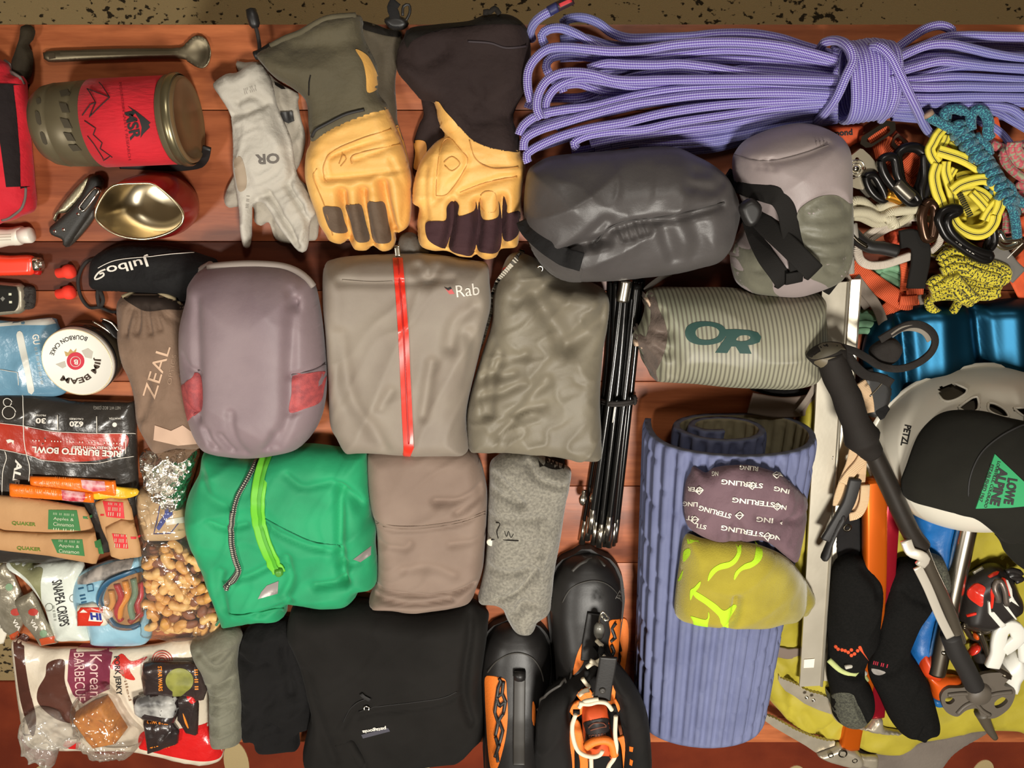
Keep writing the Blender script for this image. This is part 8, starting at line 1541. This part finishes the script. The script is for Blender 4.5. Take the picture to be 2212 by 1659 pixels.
# socks
sk = mat('sock_black', (25, 24, 23), 0.95, 0, (300, (19, 19, 18), 0.7), (40, 0.3, 0.003), (800, 0.6, 0.0012), 0.0, 0, 0.08); skg = mat('sock_heather', (88, 88, 74), 0.95, 0, (350, (50, 50, 44), 0.9), (800, 0.6, 0.0012))
t = Thing('wool_sock', 'folded black wool sock with orange, white and lime cuff bands', 'sock', P(1845, 1390), 'black wool socks')
hs1 = HF(R4([(440, 380), (480, 320), (550, 285), (620, 300), (680, 360), (735, 430), (755, 500), (750, 620), (735, 760), (710, 860), (680, 900), (650, 960), (640, 1060), (690, 1150), (700, 1260), (650, 1340), (580, 1375), (500, 1365), (440, 1310), (425, 1180), (405, 1050), (410, 900), (405, 740), (420, 560)]), 0.050, 0.030, rim=0.4, R=0.03, seed=67, wr=((0.004, 0.03, 70, 2),), cre=((R4([(410, 930), (500, 1040), (640, 1060)]), -0.010, 0.006), (R4([(560, 1180), (620, 1290), (650, 1330)]), -0.006, 0.005), (R4([(640, 380), (700, 450), (730, 540)]), -0.005, 0.006)))
t.add('knit_body', hs1.geo(n=2600), sk)
t.add('lime_band', tube(path(hs1, R4([(415, 960), (470, 1015), (540, 1050), (635, 1055)]), 0.001), 0.0045, 8), mat('band_lime', (190, 200, 130), 0.9))
t.add('white_band', tube(path(hs1, R4([(520, 1010), (580, 1010), (645, 985)]), 0.001), 0.003, 8), mat('band_white', (190, 186, 174), 0.9))
for x, y in ((460, 880), (475, 895), (500, 900), (520, 905), (540, 915), (560, 900), (560, 935), (580, 925), (600, 905), (615, 885), (635, 880)): t.add('orange_stitch', patch(hs1, circ(*R4([(x, y)])[0], 4.0, 6), 0.001), mat('stitch_orange', (206, 76, 36), 0.9))
t.add('heather_toe', patch(hs1, R4([(440, 1190), (560, 1180), (600, 1250), (640, 1330), (580, 1368), (500, 1360), (446, 1300)]), 0.001), skg)
t = Thing('wool_sock', 'folded black wool sock with small red band over grey heather toe', 'sock', P(1960, 1400), 'black wool socks')
hs2 = HF(R4([(870, 330), (950, 310), (1030, 300), (1080, 400), (1090, 500), (1070, 600), (1010, 690), (960, 800), (930, 900), (980, 980), (1040, 1080), (1090, 1240), (1120, 1370), (1100, 1420), (1040, 1440), (1020, 1472), (950, 1450), (870, 1420), (800, 1330), (740, 1200), (680, 1080), (660, 980), (690, 880), (720, 780), (745, 660), (770, 560), (810, 430)]), 0.048, 0.030, rim=0.4, R=0.03, seed=68, wr=((0.004, 0.03, 60, 2),), cre=((R4([(680, 1010), (780, 1050), (900, 960)]), -0.008, 0.006), (R4([(1000, 1440), (1030, 1380)]), -0.006, 0.005), (R4([(900, 520), (960, 560), (1040, 600)]), -0.006, 0.006)))
t.add('knit_body', hs2.geo(n=2600), sk)
t.add('grey_band', patch(hs2, R4([(690, 1020), (750, 1030), (780, 1045), (740, 1062), (700, 1050)]), 0.001), mat('band_grey', (150, 144, 138), 0.9))
t.add('red_lettering', text_on(hs2, BARS[:8], R4([(748, 995)])[0], 32, 8, 14, 0.03), mat('stitch_red', (180, 40, 60), 0.9))
t.add('heather_heel', HF(R4([(1030, 290), (1080, 280), (1140, 310), (1170, 380), (1185, 460), (1160, 530), (1110, 500), (1060, 400)]), 0.030, 0.045, R=0.018).geo(n=300), skg)

# crampon
t = Thing('crampon', 'black and red crampon with white heel bail on the lime pack', 'crampon', P(2140, 1330, 0.03))
cpb = mat('crampon_black', (36, 32, 30), 0.4); cr_r = gloss('crampon_red', (220, 50, 34)); wsh = mat('crampon_white', (226, 224, 214), 0.4); cst = mat('crampon_steel', (110, 100, 86), 0.3, 0.9)
hcr = HF(N5([(130, 500), (200, 430), (340, 340), (480, 290), (600, 320), (680, 420), (740, 560), (790, 680), (760, 780), (600, 880), (400, 990), (200, 970), (80, 900), (110, 700)]), 0.045, 0.03, R=0.02)
t.add('toe_basket', hcr.geo(n=900), cpb)
for q in ([(200, 610), (260, 540), (320, 515), (400, 560), (380, 640), (365, 770), (280, 730), (210, 670)], [(430, 440), (500, 390), (555, 378), (540, 410), (450, 450)], [(460, 600), (500, 545), (500, 640), (480, 790), (450, 800), (465, 700)], [(580, 470), (620, 455), (680, 560), (690, 650), (650, 640), (620, 560)], [(190, 870), (300, 840), (300, 862), (195, 888)]): t.add('red_insert', patch(hcr, N5(q), 0.002), cr_r)
for q in ([(430, 720), (445, 710), (460, 830), (550, 820), (550, 850), (470, 890), (440, 915)], [(580, 780), (630, 740), (635, 770), (590, 810)], [(650, 690), (700, 650), (715, 690), (655, 725)], [(625, 470), (645, 470), (690, 570), (700, 660), (680, 660)]): t.add('white_trim', patch(hcr, N5(q), 0.003, False), wsh)
t.add('lever_frame', tube(path(hcr, N5([(565, 840), (550, 680), (515, 580), (530, 490), (570, 490), (620, 580), (640, 720), (650, 760)]), 0.003), 0.004, 8), mat('lever_grey', (110, 100, 92), 0.4, 0.5))
t.add('strap_loop', tube(zpath(Z(N5([(640, 390), (700, 370), (780, 390), (805, 415), (750, 420), (670, 430), (740, 460), (820, 465), (740, 500)]), 0.06)), 0.004, 8), cpb)
t.add('front_point', ribbon(zpath(Z(N5([(270, 405), (330, 370), (380, 340)]), 0.05)), 0.006, 0.003), mat('point_grey', (130, 124, 108), 0.4, 0.6))
for q, z in (([(150, 980), (260, 1010), (400, 1030), (560, 980), (680, 910), (780, 800)], 0.062), ([(240, 1010), (360, 1050), (440, 1050), (600, 960), (760, 850)], 0.058), ([(340, 1060), (390, 1180), (430, 1290), (480, 1430), (560, 1480), (650, 1530), (680, 1570), (600, 1530)], 0.062), ([(160, 990), (210, 1060), (250, 1120), (340, 1140), (440, 1130)], 0.05)): t.add('steel_bar', tube(zpath(Z(N5(q), z)), 0.0042, 8), cst)
t.add('orange_block', HF(N5([(270, 1070), (320, 1070), (320, 1130), (275, 1135)]), 0.012, 0.052, R=0.004).geo(n=60), og)
t.add('red_lever', HF(N5([(210, 1310), (260, 1220), (330, 1190), (340, 1230), (300, 1280)]), 0.014, 0.045, R=0.005).geo(n=90), cr_r)
t.add('dark_plate', HF(N5([(240, 1140), (440, 1140), (500, 1200), (480, 1400), (400, 1500), (300, 1480), (250, 1330)]), 0.02, 0.025, R=0.01).geo(n=200), cpb)
hwl = HF(N5([(400, 1510), (500, 1430), (600, 1330), (740, 1230), (830, 1330), (840, 1470), (780, 1560), (760, 1640), (700, 1720), (580, 1650), (540, 1500)]), 0.036, 0.03, R=0.02); t.add('heel_lever', hwl.geo(n=500), wsh)
t.add('white_loop', tube(zpath(Z(N5([(480, 1450), (540, 1300), (550, 1180), (580, 1060), (650, 1000), (730, 1010), (770, 1090), (760, 1140), (680, 1210), (600, 1260)]), 0.068)), 0.0085, 12, True, False, (0.010, 0.005), (0, 0, 1)), wsh)
t.add('white_loop', tube(zpath(Z(N5([(760, 1080), (810, 1180), (820, 1290), (830, 1380)]), 0.064)), 0.006, 10), wsh)
# ================================================================ mountaineering boots
BT = lambda p: cr(1030, 1180, 3.4625, p)
ST_S = [0, 0.004, 0.012, 0.025, 0.045, 0.08, 0.12, 0.15, 0.18, 0.205, 0.225, 0.24, 0.30, 0.32]
ST_W = [0.006, 0.020, 0.033, 0.042, 0.050, 0.054, 0.051, 0.048, 0.046, 0.045, 0.045, 0.045, 0.042, 0.030]
ST_H = [0.030, 0.038, 0.047, 0.054, 0.060, 0.068, 0.084, 0.104, 0.138, 0.175, 0.210, 0.235, 0.235, 0.225]
brub = mat('boot_black', (32, 30, 29), 0.45, 0, (20, (33, 31, 30), 0.7), (300, 0.15, 0.0006)); bor = mat('boot_orange', (240, 124, 38), 0.6, 0, None, (500, 0.4, 0.001)); borr = mat('boot_orange_red', (214, 84, 34), 0.6)
brubl = mat('boot_rand', (58, 55, 51), 0.5)
def boot_body(toe, ang, hm=1.0):
    c, s = math.cos(ang), math.sin(ang); V, F = [], []; n = 40
    ss = np.linspace(0, 1, 70)**1.3*0.32
    for q in ss:
        w = np.interp(q, ST_S, ST_W); h = min(hm, np.interp(q, ST_S, ST_H))
        for k in range(n+1):
            a = math.pi*k/n; x = w*math.copysign(abs(math.cos(a))**0.75, math.cos(a)); z = h*abs(math.sin(a))**0.75; y = -q
            V.append((toe[0]+x*c-y*s, toe[1]+x*s+y*c, TT+0.002+z))
    m = n+1
    for i in range(len(ss)-1):
        for k in range(n): F.append([i*m+k, i*m+k+1, (i+1)*m+k+1, (i+1)*m+k])
        F.append([i*m, (i+1)*m, (i+1)*m+n, i*m+n])
    F.append(list(range(m))); F.append([(len(ss)-1)*m+k for k in range(m)][::-1])
    def top(x, y):
        dx = np.asarray(x)-toe[0]; dy = np.asarray(y)-toe[1]; lx = dx*c+dy*s; q = -(-dx*s+dy*c)
        w = np.interp(q, ST_S, ST_W, left=0.001); h = np.minimum(hm, np.interp(q, ST_S, ST_H)); r = np.clip(1-(np.abs(lx)/w)**2.667, 0, 1)
        return np.where((q >= 0) & (q < 0.32), 0.002+h*r**0.375, 0.0)
    return (np.array(V), F), Surf(top)
def sole(toe, ang):
    c, s = math.cos(ang), math.sin(ang); ring = []
    for sg in (1, -1):
        for q in (np.linspace(-0.006, 0.315, 40) if sg > 0 else np.linspace(0.315, -0.006, 40)):
            w = (np.interp(max(q, 0.0), ST_S, ST_W)+0.004)*(1 if q > 0 else 0.7)*sg; ring.append((toe[0]+w*c+q*s, toe[1]+w*s-q*c))
    return plate2(np.array(ring), [], 0.0, 0.016)
# left boot: closed
toeL = P(1117, 1352, 0.03); g, bl = boot_body(toeL, -0.02)
t = Thing('mountain_boot', 'closed black and orange mountaineering boot beside the black trousers', 'boot', (toeL[0], toeL[1]-0.1, TT), 'mountaineering boots')
t.add('sole', sole(toeL, -0.02), black_rub); t.add('upper', g, brub)
op = t.add('orange_panel', patch(bl, BT([(62, 980), (110, 968), (170, 980), (215, 1000), (225, 1100), (232, 1250), (220, 1400), (190, 1540), (150, 1660), (105, 1660), (80, 1480), (66, 1250), (60, 1100)]), 0.0012), bor)
for q in ([(165, 985), (180, 1010), (160, 1060), (150, 1140), (170, 1200)], [(200, 1010), (190, 1100), (215, 1160), (200, 1250)], [(150, 1140), (135, 1240), (160, 1320), (140, 1420)], [(200, 1250), (165, 1300), (195, 1380), (170, 1480)], [(140, 1420), (160, 1500), (135, 1580)], [(190, 1100), (155, 1130)], [(215, 1160), (170, 1200)], [(170, 1480), (150, 1540), (160, 1620)]):
    t.add('honeycomb_line', tube(path(bl, BT(q), 0.002, 5, False), 0.0026, 6), brub, op)
t.add('orange_panel', patch(bl, BT([(418, 1160), (435, 1190), (438, 1290), (430, 1340), (415, 1300)]), 0.0012), bor)
t.add('zip_ridge', ribbon(path(bl, BT([(322, 930), (320, 1050), (318, 1250), (316, 1450), (316, 1640)]), 0.002), 0.017, 0.008), brubl)
t.add('zip_cover', tube(path(bl, BT([(320, 935), (320, 960), (320, 990)]), 0.004), 0.009, 10), brub)
for dx in (-28, 28): t.add('zip_edge', tube(path(bl, BT([(320+dx, 960), (318+dx, 1100), (316+dx, 1300), (314+dx, 1640)]), 0.0), 0.0022, 6), brub)
t.add('rand_seam', tube(path(bl, BT([(80, 940), (150, 860), (240, 810), (330, 800), (420, 840), (480, 930), (500, 1010)]), 0.0), 0.0012, 6), brubl)
# right boot: open, laces showing
toeR = P(1268, 1206, 0.03); g, br = boot_body(toeR, 0.02, 0.100)
t = Thing('mountain_boot', 'open black and orange mountaineering boot with white laces and spread gaiter', 'boot', (toeR[0], toeR[1]-0.1, TT), 'mountaineering boots')
t.add('sole', sole(toeR, 0.02), black_rub); t.add('upper', g, brub)
t.add('toe_ridge', tube(path(br, BT([(715, 190), (760, 140), (830, 108), (900, 108), (960, 150)]), 0.0), 0.0025, 7), brubl)
t.add('rand_seam', tube(path(br, BT([(640, 420), (700, 320), (800, 270), (900, 260), (1000, 300), (1080, 400)]), 0.0), 0.0010, 6), brubl)
op = t.add('orange_panel', patch(br, BT([(990, 560), (1050, 545), (1120, 550), (1135, 680), (1120, 830), (1095, 950), (1060, 900), (1020, 830), (985, 730), (1000, 640)]), 0.0012), bor)
for q in ([(1040, 570), (1010, 620), (1035, 680), (1000, 720)], [(1035, 680), (1060, 700), (1050, 770), (1070, 820), (1060, 880)], [(1005, 740), (1025, 780), (1010, 830)], [(1050, 770), (1025, 780)]): t.add('honeycomb_line', tube(path(br, BT(q), 0.002, 5, False), 0.0026, 6), brub, op)
t.add('orange_panel', patch(br, BT([(790, 725), (800, 760), (795, 870), (720, 960), (735, 860), (760, 780)]), 0.0012), bor)
t.add('zip_track', ribbon(path(br, BT([(880, 500), (860, 620), (840, 740), (830, 860)]), 0.001), 0.020, 0.004), brub)
t.add('rand_lettering', text_on(br, 'TIZIP', BT([(1075, 350)])[0], 32, 9, -62, 0.01), mat('dim_grey', (128, 124, 118), 0.6))
zz_ = lambda q, z: zpath([p+(z,) for p in BT(q)], 4)
t.add('lace_hook', tube(zz_([(915, 565), (925, 520), (940, 490), (965, 510), (990, 545), (960, 555), (930, 520)], 0.10), 0.0016, 7), silver)
t.add('cord_tab', HF(BT([(880, 590), (910, 568), (945, 580), (958, 630), (940, 680), (900, 690), (875, 650)]), 0.012, 0.09, R=0.006).geo(n=120), mat('tab_grey', (130, 128, 120), 0.35, 0.3))
flap = [fabric('gaiter_black', (30, 28, 27), (24, 23, 22), 0.8, 30, 0.3, 0.05)]
gl = HF(BT([(905, 800), (850, 880), (760, 960), (640, 1030), (520, 1110), (455, 1220), (440, 1400), (440, 1720), (700, 1720), (700, 1400), (710, 1200), (760, 1060), (830, 980), (900, 900)]), 0.055, 0.075, rim=0.5, R=0.018, seed=71, wr=((0.004, 0.04, 60, 2),)); t.add('gaiter_flap', gl.geo(n=1500), flap[0])
gr_ = HF(BT([(950, 810), (1000, 820), (1080, 900), (1160, 1000), (1240, 1150), (1290, 1350), (1290, 1720), (1100, 1720), (1095, 1450), (1060, 1250), (1010, 1050), (960, 920)]), 0.055, 0.075, rim=0.5, R=0.018, seed=72, wr=((0.004, 0.04, 60, 2),)); t.add('gaiter_flap', gr_.geo(n=1500), flap[0])
for q in ([(905, 800), (850, 880), (760, 960), (640, 1030), (520, 1110), (455, 1220)],): t.add('gaiter_zip', tube(path(gl, BT(q), 0.0), 0.002, 6), brubl)
t.add('throat', HF(BT([(830, 900), (960, 880), (1010, 1080), (1050, 1300), (1080, 1720), (700, 1720), (720, 1300), (770, 1080)]), 0.03, 0.08, R=0.02).geo(n=500), flap[0])
tg = HF(BT([(790, 1190), (860, 1160), (960, 1170), (985, 1260), (1010, 1380), (1040, 1490), (1010, 1580), (960, 1520), (880, 1540), (840, 1600), (810, 1500), (790, 1350)]), 0.040, 0.105, R=0.02, seed=73); t.add('tongue', tg.geo(n=700), borr)
lb2 = t.add('tongue_label', patch(tg, BT([(785, 1330), (880, 1295), (985, 1290), (1000, 1400), (1005, 1450), (900, 1440), (820, 1480), (795, 1420)]), 0.0012), mat('label_black', (34, 30, 30), 0.6))
t.add('lettering', text_on(tg, 'SCARPA', BT([(905, 1420)])[0], 40, 9, -6, 0.02, 0.0022), mat('label_dim', (104, 60, 44), 0.6), lb2)
t.add('label_emblem', tube(path(tg, BT([(835, 1355), (880, 1325), (950, 1325), (965, 1345), (900, 1365), (850, 1375)]), 0.0016, 4), 0.001, 6), mat('label_dim', (104, 60, 44), 0.6), lb2)
t.add('tongue_roll', tube(zz_([(815, 1500), (880, 1460), (960, 1450), (1010, 1480), (1030, 1560)], 0.148), 0.006, 9), bor)
for q, z in (([(760, 1080), (800, 1130), (850, 1160), (830, 1100), (800, 1070)], 0.12), ([(985, 1045), (1005, 1060), (1000, 1130), (980, 1160)], 0.12), ([(700, 1660), (700, 1400), (720, 1320), (740, 1320), (775, 1480), (800, 1600), (800, 1700)], 0.11), ([(710, 1240), (760, 1180), (800, 1200), (720, 1260)], 0.12), ([(1080, 1420), (1110, 1500), (1130, 1700)], 0.11), ([(1010, 1150), (1040, 1210), (1020, 1230)], 0.12)): t.add('orange_trim', ribbon(zz_(q, z), 0.012, 0.005), bor)
lace = mat('lace_white', (226, 214, 188), 0.8)
for q, z in (([(895, 705), (920, 730), (940, 745)], 0.105), ([(822, 905), (860, 880), (910, 860), (960, 820)], 0.118), ([(848, 855), (890, 875), (940, 900)], 0.119), ([(790, 990), (815, 1025), (842, 1055)], 0.122), ([(765, 1115), (800, 1085), (842, 1075)], 0.130), ([(868, 1105), (890, 1115)], 0.135), ([(970, 1090), (1000, 1100)], 0.135), ([(765, 1205), (800, 1165), (860, 1150), (910, 1145)], 0.150), ([(765, 1175), (840, 1180), (900, 1165), (960, 1170), (990, 1195), (1010, 1225)], 0.152), ([(740, 1260), (715, 1340), (720, 1430), (750, 1520), (800, 1560), (870, 1575), (920, 1560), (940, 1530)], 0.158), ([(1040, 1270), (1035, 1400), (1045, 1500), (1030, 1580), (990, 1640), (970, 1700)], 0.150), ([(855, 1580), (858, 1700)], 0.15)):
    t.add('lace', tube(zz_(q, z), 0.0030, 8), lace)
for q, z in (([(930, 760), (930, 800)], 0.112), ([(825, 930), (822, 1050)], 0.112), ([(720, 1240), (770, 1240)], 0.14), ([(1020, 1190), (1045, 1260)], 0.14)): t.add('lace_sleeve', tube(zz_(q, z), 0.0036, 8), black_cloth)
t.add('pull_strap', ribbon(zz_([(985, 830), (970, 930), (950, 1040), (935, 1150)], 0.145), 0.024, 0.004), brub)
t.add('strap_rivet', lathe(P(*BT([(940, 1080)])[0], 0.148), (0, 0, 1), [(0, 0.0045), (0.0015, 0.004), (0.002, 0.002), (0.001, 0)], 16), brubl)
for q in ([(1140, 1495), (1170, 1500), (1165, 1535), (1140, 1530)], [(1145, 1590), (1168, 1600), (1160, 1640), (1140, 1630)]): t.add('orange_stitch', patch(gr_, BT(q), 0.001, False), bor)
